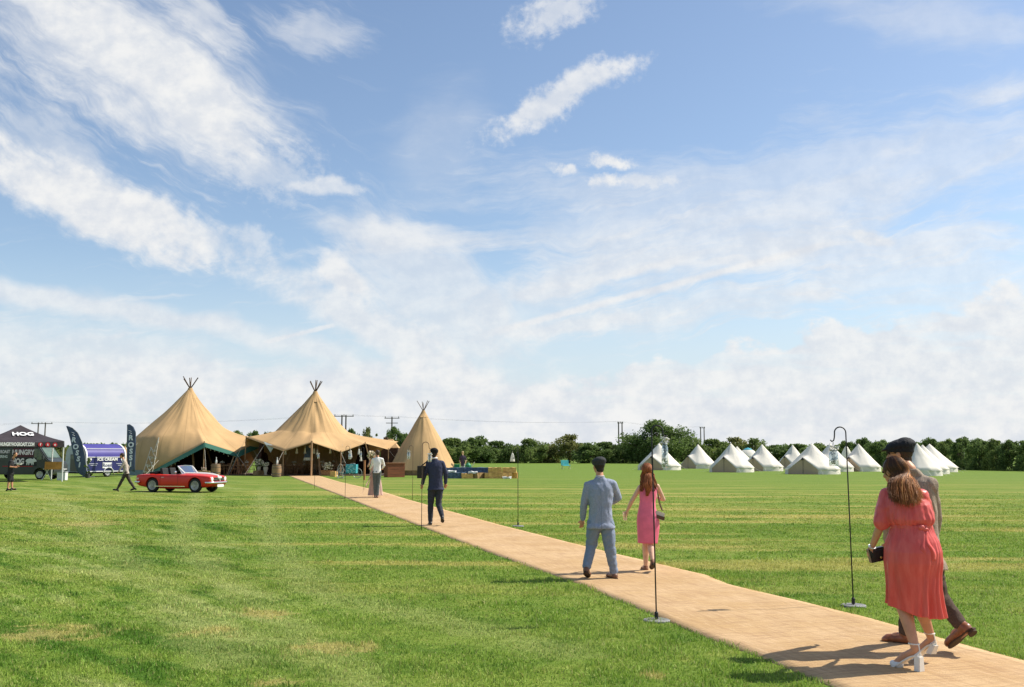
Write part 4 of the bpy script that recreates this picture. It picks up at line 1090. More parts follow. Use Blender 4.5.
g = G(322, 476.2)
bale(g.x, g.y + 2.2, 0.04, 0.05, 'straw bale seat with blanket under the middle tipi, right of the centre pole', mat('bale_orange', (0.42, 0.20, 0.08), 0.95, 0.3, 9))
bouquet('flower_mound', 'wide mound of pale flowers on the bale right of the centre pole', (g.x, g.y + 2.2, 0.42), 0.42, cream, 110, 'flowers', None, 6)
g = G(332, 477)
bale(g.x, g.y + 0.8, 0, 1.4, 'pale straw bale on end at the right side of the entrance', STRAW, (0.6, 0.4, 0.4))
g = G(202, 476)
bale(g.x, g.y + 0.4, 0, 0.2, 'straw bale behind the red car windscreen, under the left tipi edge', STRAWD)
bouquet('flower_basket', 'pinkish flowers on the bale behind the red car', (g.x, g.y + 0.4, 0.37), 0.24, [('blooms', (0.55, 0.40, 0.33)), ('leaves', (0.10, 0.14, 0.06))], 50, 'flowers', None, 7)

# wooden A-frame easels/folded chairs under the left hem
def easel(px, yb, label, sgn=1):
    g = G(px, yb); t = thing('easel', label, 'easel', tuple(g), 0, 'wooden A-frame easels under the left tipi hem'); OR = mat('pine_orange', (0.46, 0.20, 0.085), 0.6, 0.2, 5)
    for a in (-0.45, 0.45):
        bm = new(); tube(bm, [(a, 0, 0), (0.02 * a, 0.12, 1.35)], 0.03, 6); obj('leg', bm, OR, t)
    bm = new(); tube(bm, [(0, 0.6, 0), (0, 0.13, 1.3)], 0.03, 6); obj('leg', bm, OR, t)
    bm = new(); box(bm, (0, -0.02, 0.5), (0.75, 0.04, 0.05)); obj('shelf', bm, OR, t)
easel(236, 475.2, 'orange wooden easel at the left under the low hem of the left tipi')
easel(241, 474.6, 'orange wooden easel at the right under the low hem of the left tipi')

# hanging lanterns along the middle hem, pink paper ball, dark banner
WHT = mat('white_shade', (0.78, 0.76, 0.70), 0.8, 0.08, trans=0.4)
for i, (px, py, l) in enumerate([(285.5, 451.5, 'at the first low point of the hem'), (296.8, 450.5, 'second from the left'), (305, 450.5, 'just left of the dark banner'), (314, 450.5, 'just right of the centre pole'), (317.3, 452, 'lowest of the pair right of the centre pole'), (330.3, 450.3, 'alone right of centre'), (342.3, 450.5, 'by the second low point of the hem'), (350.5, 453.3, 'largest, above the teal bicycle'), (359, 451.3, 'nearest to the groom'), (361, 458, 'hanging low inside, left of the groom')]):
    q = PT(px, py, 79.6); t = thing('hanging_lantern', 'white tapered lantern ' + l, 'lantern', tuple(q), 0, 'white lanterns hung along the middle tipi'); big = 1.35 if i == 7 else 1.0
    bm = new(); lathe(bm, [(0.03 * big, 0.2 * big), (0.055 * big, 0.15 * big), (0.07 * big, -0.05), (0.105 * big, -0.22 * big), (0.10 * big, -0.24 * big)], 10); smooth_shade(obj('shade', bm, WHT, t))
    top = 2.5 - q.z if i != 9 else 0.8
    bm = new(); tube(bm, [(0, 0, 0.19 * big), (0, 0, max(0.3, top))], 0.008, 4); obj('cord', bm, ROPE, t)
q = PT(310.6, 446.2, 79.4); t = thing('paper_ball', 'pink paper ball hanging at the peak of the middle entrance', 'paper ball', tuple(q)); bm = new(); ell(bm, (0, 0, 0), (0.15, 0.15, 0.15)); obj('ball', bm, mat('pink_paper', (0.72, 0.50, 0.52), 0.8), t); bm = new(); tube(bm, [(0, 0, 0.14), (0, 0, 0.3)], 0.006, 4); obj('cord', bm, ROPE, t)
q = PT(308.3, 454, 79.8); t = thing('hanging_banner', 'dark blue cloth banner with a white foot hanging left of the centre pole', 'banner', tuple(q))
bm = new(); v0 = []
for k in range(9):
    f = k / 8; v0.append([bm.verts.new((-0.22 + 0.44 * f, 0.03 * math.sin(k * 1.7), 0.65)), bm.verts.new((-0.34 + 0.68 * f, 0.05 * math.sin(k * 1.7), -0.28))])
for a, b in zip(v0, v0[1:]): bm.faces.new((a[0], a[1], b[1], b[0]))
obj('cloth', bm, mat('banner_blue', (0.06, 0.085, 0.13), 0.9, 0.2), t)
bm = new(); v0 = []
for k in range(9):
    f = k / 8; v0.append([bm.verts.new((-0.34 + 0.68 * f, 0.05 * math.sin(k * 1.7), -0.28)), bm.verts.new((-0.38 + 0.76 * f, 0.05 * math.sin(k * 1.7), -0.5))])
for a, b in zip(v0, v0[1:]): bm.faces.new((a[0], a[1], b[1], b[0]))
obj('foot', bm, WHT, t)
# festoon of little bulbs under the left hem
for (t_, locT, rzT, keys, a0, a1, l) in ((TA, locA, rzA, A_keys, -18, 43, 'under the first rise of the left tipi hem'), (TA, locA, rzA, A_keys, 43, 74, 'under the second rise of the left tipi hem')):
    t = thing('festoon_lights', 'string of small pale bulbs ' + l, 'string lights', locT, rzT, 'festoon strings under the left tipi'); pts = []
    for k in range(15):
        a = a0 + (a1 - a0) * k / 14; Rr, H, _, _ = keyed(keys, a); pts.append(Vector((math.sin(R(a)) * (Rr - 0.25), -math.cos(R(a)) * (Rr - 0.25), H - 0.28 - 0.04 * math.sin(k * PI / 2))))
    bm = new(); tube(bm, pts, 0.01, 4); obj('cable', bm, mat('black_cable', (0.02, 0.02, 0.02)), t)
    for q in pts:
        bm = new(); ell(bm, q - Vector((0, 0, 0.06)), (0.045, 0.045, 0.06), u=8, v=6); obj('bulb', bm, WHT, t)

# teal bicycle leaning by the entrance
def bicycle():
    g = G(349, 478.2); t = thing('bicycle', 'teal shopping bicycle with big teal crate parked right of the entrance', 'bicycle', tuple(g), R(-12))
    TL = mat('teal_paint', (0.06, 0.33, 0.38), 0.5, 0.35, 8); GR = mat('bike_grey', (0.30, 0.32, 0.30), 0.4, metal=0.3)
    for x, r in ((-0.62, 0.34), (0.62, 0.34)):
        bm = new(); tube(bm, [(x + r * math.cos(2 * PI * k / 28), 0, r + 0.02 + r * math.sin(2 * PI * k / 28)) for k in range(29)], 0.022, 6, False); w = obj('wheel', bm, GR, t)
        bm = new()
        for k in range(9): a = PI * k / 9; tube(bm, [(x + r * math.cos(a), 0, r + .02 + r * math.sin(a)), (x - r * math.cos(a), 0, r + .02 - r * math.sin(a))], 0.004, 4)
        obj('spokes', bm, GR, w)
    bm = new()
    for a, b in [((-0.62, 0, 0.36), (-0.15, 0, 0.33)), ((-0.62, 0, 0.36), (-0.28, 0, 0.75)), ((-0.15, 0, 0.33), (-0.3, 0, 0.85)), ((-0.15, 0, 0.33), (0.42, 0, 0.8)), ((-0.28, 0, 0.62), (0.42, 0, 0.85)), ((0.62, 0, 0.36), (0.40, 0, 1.0))]: tube(bm, [a, b], 0.018, 6)
    obj('frame', bm, TL, t)
    bm = new(); tube(bm, [(0.2, -0.28, 1.02), (0.36, -0.2, 1.05), (0.42, 0, 1.0), (0.36, 0.2, 1.05), (0.2, 0.28, 1.02)], 0.014, 6); obj('handlebar', bm, GR, t)
    bm = new(); ell(bm, (-0.32, 0, 0.9), (0.14, 0.08, 0.04)); obj('saddle', bm, CANE, t)
    bm = new(); box(bm, (0.25, -0.14, 0.66), (0.78, 0.42, 0.62), bev=0.03); cr = obj('crate', bm, TL, t)
    bm = new(); rg = random.Random(3)
    for k in range(26): ell(bm, (0.25 + rg.uniform(-.34, .34), -0.36, 0.66 + rg.uniform(-.26, .26)), (0.035, 0.008, 0.035), u=8, v=4)
    obj('painted_dots', bm, mat('pale_teal', (0.35, 0.62, 0.60), 0.6), cr)
bicycle()
# bouquet wreath-shaped chair beside the bicycle
g = G(340.5, 478.6); t = thing('metal_garden_chair', 'pale metal garden chair with a rounded back, left of the teal bicycle', 'chair', tuple(g), R(15)); MT = mat('pale_metal', (0.42, 0.42, 0.38), 0.5, 0.2)
bm = new(); lathe(bm, [(0, 0.45), (0.21, 0.45), (0.21, 0.43), (0, 0.43)], 16); obj('seat', bm, MT, t)
for a in range(4):
    bm = new(); d = Vector((math.cos(PI / 4 + a * PI / 2), math.sin(PI / 4 + a * PI / 2), 0)); tube(bm, [d * 0.18 + Vector((0, 0, 0.44)), d * 0.27], 0.013, 5); obj('leg', bm, MT, t)
bm = new(); tube(bm, [(0.21 * math.cos(a), 0.18, 0.45 + 0.0 + (0.55 * math.sin(a) if 0 <= a <= PI else 0)) for a in [PI * k / 12 for k in range(13)]], 0.014, 6); tube(bm, [(0.10 * math.cos(a), 0.18, 0.45 + 0.42 * math.sin(a)) for a in [PI * k / 12 for k in range(13)]], 0.010, 6); obj('backrest', bm, MT, t)
# short post by the groom
g = G(364.3, 480.5); t = thing('welcome_post', 'short orange timber post standing just left of the groom', 'post', tuple(g)); bm = new(); box(bm, (0, 0, 0.65), (0.12, 0.12, 1.25), bev=0.01); obj('post', bm, mat('pine_orange', (0.46, 0.20, 0.085)), t); bm = new(); box(bm, (0, 0, 1.27), (0.15, 0.15, 0.04)); obj('cap', bm, mat('pine_orange', (0.46, 0.20, 0.085)), t)
# red-brown timber counter beside the small tipi
g = G(393.5, 477.3); t = thing('timber_counter', 'red brown planked timber counter in front of the left foot of the small tipi', 'counter', (g.x, g.y + 0.5, 0), R(28))
RB = mat('red_timber', (0.23, 0.075, 0.035), 0.7, 0.25, 5, stretch=(0.3, 0.3, 3)); bm = new(); box(bm, (0, 0, 0.5), (1.35, 0.75, 1.0), bev=0.008); obj('body', bm, RB, t)
bm = new(); box(bm, (0, 0, 1.03), (1.45, 0.85, 0.05), bev=0.01); obj('worktop', bm, mat('red_timber_top', (0.30, 0.13, 0.06), 0.6), t)
bm = new()
for z in (0.2, 0.4, 0.6, 0.8): box(bm, (0, -0.378, z), (1.33, 0.006, 0.012)); box(bm, (0.678, 0, z), (0.006, 0.73, 0.012))
obj('plank_gaps', bm, WOODD, t)

# ---------------------------------------------------------------- lounge of bales right of the small tipi
g = G(500, 478.5); gx, gy = g.x, g.y
lab = ['front left of the lounge stack', 'front middle of the lounge stack', 'front right of the lounge stack', 'upper left on the lounge stack', 'upper right on the lounge stack']
for (dx, dy, z, rz), l in zip([(-0.6, 0.3, 0, 0.06), (0.38, 0.28, 0, -0.04), (1.0, 0.9, 0, 1.5), (-0.35, 0.34, 0.38, 0.0), (0.66, 0.4, 0.38, -0.05)], lab): bale(gx + dx, gy + dy, z, rz, 'golden straw bale, ' + l)
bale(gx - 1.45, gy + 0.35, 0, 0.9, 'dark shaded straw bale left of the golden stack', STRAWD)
bale(gx - 2.3, gy + 0.1, 0, 0.1, 'low straw bale between the blue throw and the dark bale', STRAW, (0.8, 0.45, 0.33))
BL = mat('blue_throw', (0.075, 0.11, 0.16), 0.95, 0.35, 6, bump=0.4); WT = mat('white_throw', (0.66, 0.66, 0.66), 0.95, 0.15)
def sofa(x, y, w, label, m):
    t = thing('bench_seat', label, 'bench', (x, y, 0), 0.05, 'blanket covered benches by the small tipi'); bm = new(); rough_box(bm, (w, 0.6, 0.40), x, 0.03, 8); obj('seat', bm, m, t)
    bm = new(); rough_box(bm, (w, 0.22, 0.36), x + 5, 0.03, 8); q = obj('backrest', bm, m, t, (0, 0.5, 0.38)); return t
sofa(gx - 3.2, gy + 0.3, 1.5, 'dark blue blanket covered bench nearest the green bin', BL); sofa(gx - 1.9, gy + 1.7, 3.2, 'long dark blue blanket bench behind the straw bales', BL)
for x, y, z, l in ((gx - 1.9, gy + 0.1, 0.36, 'white folded blanket on the low bale'), (gx + 0.5, gy - 0.3, 0.0, 'white blanket dropped on the grass before the golden bales'), (gx - 3.4, gy + 0.25, 0.42, 'pale crumpled blanket on the blue bench')):
    bm = new(); rough_box(bm, (0.6, 0.4, 0.12), x, 0.05, 8); o = obj('blanket', bm, WT, None, (x, y, z)); tag(o, l, 'blanket', 'white blankets by the bales')
g = G(456.6, 475.8); t = thing('green_bin', 'green upright bin at the right foot of the small tipi', 'bin', (g.x, g.y + .3, 0)); GRN = mat('green_plastic', (0.02, 0.20, 0.10), 0.5, 0.15)
bm = new(); lathe(bm, [(0, 0), (0.27, 0), (0.31, 0.85)], 4, a0=PI / 4, a1=2 * PI + PI / 4); obj('body', bm, GRN, t); bm = new(); box(bm, (0, 0, 0.87), (0.5, 0.5, 0.06), bev=0.02); obj('lid', bm, GRN, t)
g = PT(471, 470, 92); t = thing('green_object', 'small green can with a pale spout behind the blue benches', 'watering can', (g.x, 86, 0.0)); bm = new(); lathe(bm, [(0, 0), (0.28, 0), (0.26, 0.75), (0.1, 0.95), (0, 0.96)], 16); obj('body', bm, GRN, t); bm = new(); tube(bm, [(0.2, 0, 0.5), (0.5, 0, 0.9), (0.55, 0, 1.0)], [0.05, 0.03, 0.06], 8); obj('spout', bm, WT, t)  # unidentified green and white shape, modelled with a spout
# teal camp chair out in the field
g = G(566, 469.2); t = thing('camp_chair', 'teal folding camp chair alone in the far field', 'camp chair', tuple(g), 0.4); TC = mat('teal_fabric', (0.05, 0.32, 0.34), 0.8, 0.15)
bm = new(); box(bm, (0, 0, 0.42), (0.9, 0.6, 0.05), Matrix.Rotation(0.1, 3, 'X'), 0.02); obj('seat', bm, TC, t); bm = new(); box(bm, (0, 0.32, 0.72), (0.95, 0.05, 0.6), Matrix.Rotation(-0.2, 3, 'X'), 0.02); obj('backrest', bm, TC, t)
for sx in (-1, 1):
    bm = new(); tube(bm, [(sx * 0.45, -0.3, 0), (sx * 0.45, 0.3, 0.45)], 0.02, 6); obj('leg', bm, MT, t); bm = new(); tube(bm, [(sx * 0.45, 0.3, 0), (sx * 0.45, -0.3, 0.62)], 0.02, 6); obj('leg', bm, MT, t)
# ---------------------------------------------------------------- black gazebo, black van, trestle (left edge)
BLK = mat('black_canvas', (0.045, 0.036, 0.042), 0.75, 0.2, 2, trans=0.05)
WPNT = mat('white_paint', (0.75, 0.75, 0.75), 0.5, 0.03)
REDP = mat('red_print', (0.45, 0.02, 0.03), 0.6, 0.05)
ALU = mat('white_leg', (0.70, 0.70, 0.70), 0.4, 0.05)
gb = G(62.5, 481.5); gc = PT(18, 470, gb.y + 0.7); gc.z = 0
t = thing('gazebo', 'black pop-up gazebo with white lettered valance at the left edge', 'gazebo', (gc.x, gc.y, 0))
vB = Vector((gb.x - gc.x, gb.y - gc.y, 0)); cor = [Matrix.Rotation(-PI / 2 * k, 3, 'Z') @ vB for k in range(4)]   # B, A(near), ...
zc, zp, zv = 2.50, 3.52, 2.12
bm = new()
pk = Vector((0, 0, zp))
for k in range(4):
    a, b = cor[k] + Vector((0, 0, zc)), cor[(k + 1) % 4] + Vector((0, 0, zc)); rows = []
    for j in range(9):
        f = j / 8; l, r_ = pk.lerp(a, f), pk.lerp(b, f); row = []
        for i in range(9):
            p = l.lerp(r_, i / 8); p.z -= 0.10 * math.sin(PI * i / 8) * f + 0.22 * math.sin(PI * f) * 0.5; row.append(bm.verts.new(p))
        rows.append(row)
    for r0, r1 in zip(rows, rows[1:]):
        for i in range(8):
            if r0[i].co == r0[i + 1].co: pass
            bm.faces.new((r0[i], r1[i], r1[i + 1], r0[i + 1]))
bmesh.ops.remove_doubles(bm, verts=bm.verts[:], dist=0.004)
roof = smooth_shade(obj('roof', bm, BLK, t), R(30))
bm = new()
for k in range(4):
    a, b = cor[k], cor[(k + 1) % 4]; n = 12
    for i in range(n):
        p, q = a.lerp(b, i / n), a.lerp(b, (i + 1) / n); s0_, s1_ = 0.10 * math.sin(PI * i / n), 0.10 * math.sin(PI * (i + 1) / n)
        bm.faces.new([bm.verts.new(v) for v in (p + Vector((0, 0, zc - s0_)), q + Vector((0, 0, zc - s1_)), q * 1.005 + Vector((0, 0, zv)), p * 1.005 + Vector((0, 0, zv)))])
val = obj('valance', bm, BLK, t)
A_, B_ = cor[1], cor[0]; ux = (B_ - A_).normalized(); nrm = ux.cross(Vector((0, 0, 1)))
def onval(f, z): return A_.lerp(B_, f) * 1.006 + Vector((0, 0, z)) + nrm * 0.02
bm = new(); 
text('HUNGRYHOGROAST.COM', 0.30, WPNT, val, frame(onval(0.42, 2.28), ux, (0, 0, 1)), bold=0.014, sx=0.52)
for f, ch in ((0.70, 'f'), (0.79, 't'), (0.88, 'o')):
    bm = new(); bmesh.ops.create_circle(bm, cap_ends=True, segments=20, radius=0.13, matrix=frame(onval(f, 2.28) + nrm * 0.004, ux, (0, 0, 1))); obj('emblem', bm, REDP, val)
    text(ch, 0.2, WPNT, val, frame(onval(f, 2.28) + nrm * 0.012, ux, (0, 0, 1)), bold=0.008)
# white lettered block on the roof slope
rc = pk.lerp((cor[0] + cor[1]) / 2 + Vector((0, 0, zc)), 0.5); sl_ = ((cor[0] + cor[1]) / 2 + Vector((0, 0, zc)) - pk).normalized()
rn = ux.cross(-sl_).normalized()
text('HOG', 0.72, WPNT, roof, frame(rc + ux * 0.05 - Vector((0, 0, 0.075)), ux, -sl_), bold=0.03, sx=0.75)
for c_ in cor:
    bm = new(); box(bm, (c_.x * 0.985, c_.y * 0.985, zc / 2), (0.06, 0.06, zc)); obj('leg', bm, ALU, t)
# inner truss
bm = new()
for k in range(4): tube(bm, [cor[k] * 0.98 + Vector((0, 0, 2.35)), cor[(k + 1) % 4] * 0.98 + Vector((0, 0, 2.35))], 0.02, 5)
obj('truss', bm, ALU, t)

def van():
    g = PT(24, 470, 68.5); L, W, H = 5.2, 1.95, 2.30
    t = thing('van', 'black catering van with white and pink lettering parked behind the gazebo', 'van', (g.x, 68.5, 0), R(-4))
    VB = mat('van_black', (0.035, 0.042, 0.040), 0.35, 0.15, 2, spec=0.5)
    prof = [(-L / 2, 0.45), (-L / 2, 1.2), (-L / 2 + 0.08, 2.15), (-L / 2 + 0.3, H), (L / 2 - 1.35, H), (L / 2 - 1.10, H - 0.12), (L / 2 - 0.50, 1.38), (L / 2 - 0.08, 1.12), (L / 2, 0.85), (L / 2, 0.45), (L / 2 - 0.1, 0.32), (-L / 2 + 0.1, 0.32)]
    bm = new(); poly(bm, [(x, -W / 2, z) for x, z in prof][::-1], (0, W, 0)); 
    bmesh.ops.bevel(bm, geom=bm.edges[:], offset=0.06, segments=2, affect='EDGES'); b = obj('body', bm, VB, t); smooth_shade(b, R(35))
    # wheel openings by boolean, applied
    cb = new()
    for x in (-L / 2 + 1.05, L / 2 - 0.95):
        r = bmesh.ops.create_cone(cb, cap_ends=True, segments=28, radius1=0.42, radius2=0.42, depth=W + 0.4, matrix=Matrix.Translation((x, 0, 0.36)) @ Matrix.Rotation(PI / 2, 4, 'X'))
    cut(b, cb)
    GL = mat('van_glass', (0.10, 0.14, 0.10), 0.08, 0.3, 2, spec=0.8)
    for s in (-1, 1):
        bm = new(); poly(bm, [(L / 2 - 1.38, s * (W / 2 + 0.004), 1.32), (L / 2 - 0.62, s * (W / 2 + 0.004), 1.32), (L / 2 - 1.08, s * (W / 2 + 0.004), 2.02), (L / 2 - 1.38, s * (W / 2 + 0.004), 2.06)], (0, s * 0.004, 0)); obj('side_window', bm, GL, t)
    bm = new(); poly(bm, [(L / 2 - 0.53, -0.8, 1.44), (L / 2 - 0.53, 0.8, 1.44), (L / 2 - 1.07, 0.72, 2.14), (L / 2 - 1.07, -0.72, 2.14)], (0.02, 0, 0.02)); obj('windscreen', bm, GL, t)
    for x in (-L / 2 + 1.05, L / 2 - 0.95):
        for s in (-1, 1): wheel(t, (x, s * (W / 2 - 0.12), 0.33), 0.33, 0.2, s)
    bm = new(); box(bm, (L / 2 - 0.7, -W / 2 - 0.1, 1.45), (0.12, 0.2, 0.26), bev=0.03); obj('mirror', bm, VB, t)
    DK = mat('van_panel', (0.10, 0.02, 0.035), 0.5, 0.2); y = -W / 2 - 0.004; PK = mat('pink_print', (0.85, 0.74, 0.76), 0.5, 0.08)
    bm = new(); box(bm, (0.45, y - 0.004, 1.80), (1.45, 0.006, 0.60)); pnl = obj('sign_panel', bm, DK, t)
    text('HUNGRY', 0.46, PK, pnl, frame((0.45, y - 0.012, 1.80), (1, 0, 0), (0, 0, 1)), bold=0.022, sx=0.8)
    bm = new(); box(bm, (0.55, y - 0.004, 1.18), (1.7, 0.006, 0.56)); pn2 = obj('sign_panel', bm, mat('van_panel_dark', (0.02, 0.02, 0.022), 0.5), t)
    text('HOG', 0.50, PK, pn2, frame((0.12, y - 0.012, 1.2), (1, 0, 0), (0, 0, 1)), bold=0.024, sx=0.75)
    bm = new()
    for c, s in (((0.45, 0), (0.30, 0.16)), ((0.74, 0.03), (0.13, 0.11)), ((0.86, -0.01), (0.06, 0.05)), ((0.25, -0.17), (0.045, 0.12)), ((0.38, -0.17), (0.04, 0.12)), ((0.58, -0.17), (0.04, 0.12)), ((0.68, -0.16), (0.045, 0.12)), ((0.72, 0.14), (0.045, 0.06))):
        ell(bm, (c[0] + 0.5, y - 0.008, 1.24 + c[1]), (s[0], 0.006, s[1]), u=16, v=8)
    obj('pig_silhouette', bm, WPNT, pn2)
    text('HOG ROAST', 0.30, PK, t, frame((-1.1, y - 0.006, 1.85), (1, 0, 0), (0, 0, 1)), bold=0.008, sx=0.72, name='lettering'); text('CATERING', 0.24, WPNT, t, frame((-1.1, y - 0.006, 1.52), (1, 0, 0), (0, 0, 1)), bold=0.006, sx=0.8)
    bm = new(); box(bm, (0.1, y - 0.002, 0.88), (2.1, 0.005, 0.05)); obj('trim', bm, REDP, t)
def wheel(parent, c, r, w, s, rim=(0.55, 0.55, 0.55), rr=0.62):
    W_ = bmesh.new(); prof = [(r * 0.62, -w / 2), (r * 0.93, -w / 2), (r, -w * 0.35), (r, w * 0.35), (r * 0.93, w / 2), (r * 0.62, w / 2)]
    lathe(W_, prof, 32); W_.transform(Matrix.Translation(c) @ Matrix.Rotation(PI / 2, 4, 'X'))
    o = obj('wheel', W_, mat('tyre_rubber', (0.02, 0.02, 0.02), 0.85, 0.2, 8), parent); smooth_shade(o, R(40))
    b = bmesh.new(); lathe(b, [(0.0, 0.00), (r * 0.12, 0.0), (r * 0.16, -0.03), (r * 0.5, -0.02), (r * 0.6, 0.012), (r * 0.66, 0.012), (r * 0.66, -0.03)], 32)
    for k in range(10):
        a = 2 * PI * k / 10; box(b, (math.cos(a) * r * .36, math.sin(a) * r * .36, -0.008), (r * .42, r * .07, 0.02), Matrix.Rotation(a, 3, 'Z'))
    b.transform(Matrix.Translation((c[0], c[1] + s * w * 0.46, c[2])) @ Matrix.Rotation(-s * PI / 2, 4, 'X'))
    smooth_shade(obj('rim', b, mat('rim_silver_%g' % rim[0], rim, 0.35, 0.05, metal=0.7), o), R(40))
    return o
def cut(o, cb):
    me = bpy.data.meshes.new('cut'); bmesh.ops.recalc_face_normals(cb, faces=cb.faces[:]); cb.to_mesh(me); cb.free(); c = bpy.data.objects.new('cut', me); C.objects.link(c)
    b = bmesh.new(); b.from_mesh(o.data); bmesh.ops.recalc_face_normals(b, faces=b.faces[:]); b.to_mesh(o.data); b.free()
    par = o.parent; o.parent = None
    md = o.modifiers.new('b', 'BOOLEAN'); md.operation = 'DIFFERENCE'; md.object = c; md.solver = 'EXACT'
    dg = bpy.context.evaluated_depsgraph_get(); dg.update(); me2 = bpy.data.meshes.new_from_object(o.evaluated_get(dg))
    o.modifiers.clear(); o.data = me2; o.parent = par; bpy.data.objects.remove(c)
    return o
van()
g = G(50, 480.5); t = thing('folding_table', 'folding table with orange wooden board and white legs between gazebo leg and van', 'table', (g.x, g.y + 0.4, 0), R(5)); OB = mat('orange_board', (0.55, 0.26, 0.07), 0.7, 0.25, 3)
bm = new(); box(bm, (0, 0, 0.95), (1.1, 0.05, 0.5), Matrix.Rotation(R(-8), 3, 'X')); obj('board', bm, OB, t); bm = new(); box(bm, (0, 0.3, 0.72), (1.3, 0.6, 0.04)); obj('tabletop', bm, ALU, t)
for s in (-1, 1):
    bm = new(); tube(bm, [(s * 0.5 - 0.25, 0.1, 0), (s * 0.5 + 0.1, 0.3, 0.7)], 0.025, 6); obj('leg', bm, ALU, t); bm = new(); tube(bm, [(s * 0.5 + 0.25, 0.5, 0), (s * 0.5 - 0.1, 0.3, 0.7)], 0.025, 6); obj('leg', bm, ALU, t)
g = G(58, 480.5); t = thing('cool_box', 'pale grey cool box on the grass just left of the gazebo leg', 'cool box', (g.x, g.y + 0.6, 0)); bm = new(); box(bm, (0, 0, 0.25), (0.55, 0.4, 0.5), bev=0.04); obj('body', bm, ALU, t); bm = new(); box(bm, (0, 0, 0.53), (0.58, 0.43, 0.07), bev=0.02); obj('lid', bm, mat('grey_lid', (0.3, 0.32, 0.34)), t)

# ---------------------------------------------------------------- ice cream trailer
def trailer():
    c = G(84.5, 477.3); th = R(57); L, W, H = 3.45, 2.45, 2.45
    # origin at the near bottom corner; x along the serving side, y depth
    t = thing('ice_cream_trailer', 'dark blue barrel-roofed ice cream trailer with white trim and lettering', 'trailer', (c.x, c.y, 0), th)
    NB = mat('trailer_navy', (0.020, 0.024, 0.12), 0.45, 0.1, 1.5, spec=0.4); NR = mat('trailer_roof', (0.06, 0.052, 0.25), 0.5, 0.1, 1.5, spec=0.3); PG = mat('trailer_pale', (0.45, 0.48, 0.50), 0.45, 0.1)
    def prof(n=18, e=0.0):
        pts = [(-e, 0.35), (-e, 1.45)]
        for k in range(1, n): a = PI - PI * k / n; pts.append((W / 2 + (W / 2 + e) * math.cos(a) * (1 if True else 1), 1.45 + (H - 1.45 + e) * math.sin(a) ** 0.85))
        pts += [(W + e, 1.45), (W + e, 0.35)]; return pts
    def shell(x0, x1, pr): 
        bm = new(); a = [bm.verts.new((x0, y, z)) for y, z in pr]; b = [bm.verts.new((x1, y, z)) for y, z in pr]
        for k in range(len(pr)): bm.faces.new((a[k], b[k], b[(k + 1) % len(pr)], a[(k + 1) % len(pr)]))
        bm.faces.new(a); bm.faces.new(b[::-1]); return bm
    bm = shell(0.0, L, prof()); body = obj('body', bm, [NB, NR, PG], t)
    for p in body.data.polygons:
        if abs(p.normal.x) > 0.9: p.material_index = 2 if p.center.x < 1 else 0
        elif p.center.z > 1.5: p.material_index = 1
    smooth_shade(body, R(35))
    for x in (0.02, L - 0.14):
        bm = new(); pr, pq = prof(e=0.035), prof(e=-0.01)
        A0 = [bm.verts.new((x, y, z)) for y, z in pr]; B0 = [bm.verts.new((x + 0.14, y, z)) for y, z in pr]
        for k in range(len(pr) - 1): bm.faces.new((A0[k], B0[k], B0[k + 1], A0[k + 1]))
        o = obj('trim', bm, WPNT, t); md = o.modifiers.new('s', 'SOLIDIFY'); md.thickness = 0.03; smooth_shade(o)
    bm = new(); box(bm, (L / 2, 0.10, 2.10), (L - 0.3, 0.02, 0.035)); obj('trim', bm, WPNT, t)
    bm = new(); box(bm, (L / 2, -0.02, 1.47), (L - 0.34, 0.05, 0.05)); box(bm, (L / 2, -0.02, 0.42), (L - 0.1, 0.05, 0.06)); obj('rail', bm, WPNT, t)
    bm = new(); box(bm, (-0.012, W * 0.5, 1.05), (0.03, 1.15, 1.25), bev=0.01); h = obj('hatch', bm, mat('hatch_black', (0.02, 0.022, 0.03), 0.3, spec=0.5), t); bm = new(); box(bm, (-0.035, W * 0.5, 1.45), (0.02, 0.9, 0.3)); obj('pane', bm, mat('hatch_glass', (0.10, 0.12, 0.13), 0.1, spec=0.8), h)
    y = -0.02
    text('ICE CREAM', 0.30, WPNT, t, frame((L * 0.53, y - 0.02, 1.30), (1, 0, 0), (0, 0, 1)), bold=0.012, sx=1.15)
    for x in (0.42, L - 0.35):
        bm = new(); box(bm, (x, y, 1.31), (0.2, 0.012, 0.14)); tube(bm, [(x - .06, y - .006, 1.25), (x, y - .006, 1.12)], 0.02, 4); obj('cone_emblem', bm, WPNT, t)
    bm = new(); box(bm, (L * 0.53, y, 0.86), (0.78, 0.012, 0.42), bev=0.004); pl = obj('sign_panel', bm, WPNT, t); text('Rossi', 0.36, NB, pl, frame((L * 0.53, y - 0.012, 0.86), (1, 0, 0), (0, 0, 1)), bold=0.006)
    for x, z, w in ((0.62, 0.98, 0.8), (0.68, 0.86, 0.5), (2.95, 0.98, 0.7), (3.0, 0.85, 0.5)):
        bm = new(); box(bm, (x, y, z), (w, 0.01, 0.04)); obj('stripe', bm, mat('pale_stripe', (0.5, 0.52, 0.6)), t)
    wheel(t, (L * 0.56, 0.12, 0.31), 0.31, 0.2, -1, (0.6, 0.6, 0.6))
    wheel(t, (L * 0.56, W - 0.12, 0.31), 0.31, 0.2, 1, (0.6, 0.6, 0.6))
    bm = new(); n = 12; prev = None
    for k in range(n + 1):
        a = PI * k / n; q = [bm.verts.new((L * 0.56 + 0.42 * math.cos(a), yy, 0.33 + 0.40 * math.sin(a))) for yy in (-0.12, 0.14)]
        if prev: bm.faces.new((prev[0], prev[1], q[1], q[0]))
        prev = q
    o = obj('mudguard', bm, WPNT, t); o.modifiers.new('s', 'SOLIDIFY').thickness = 0.03
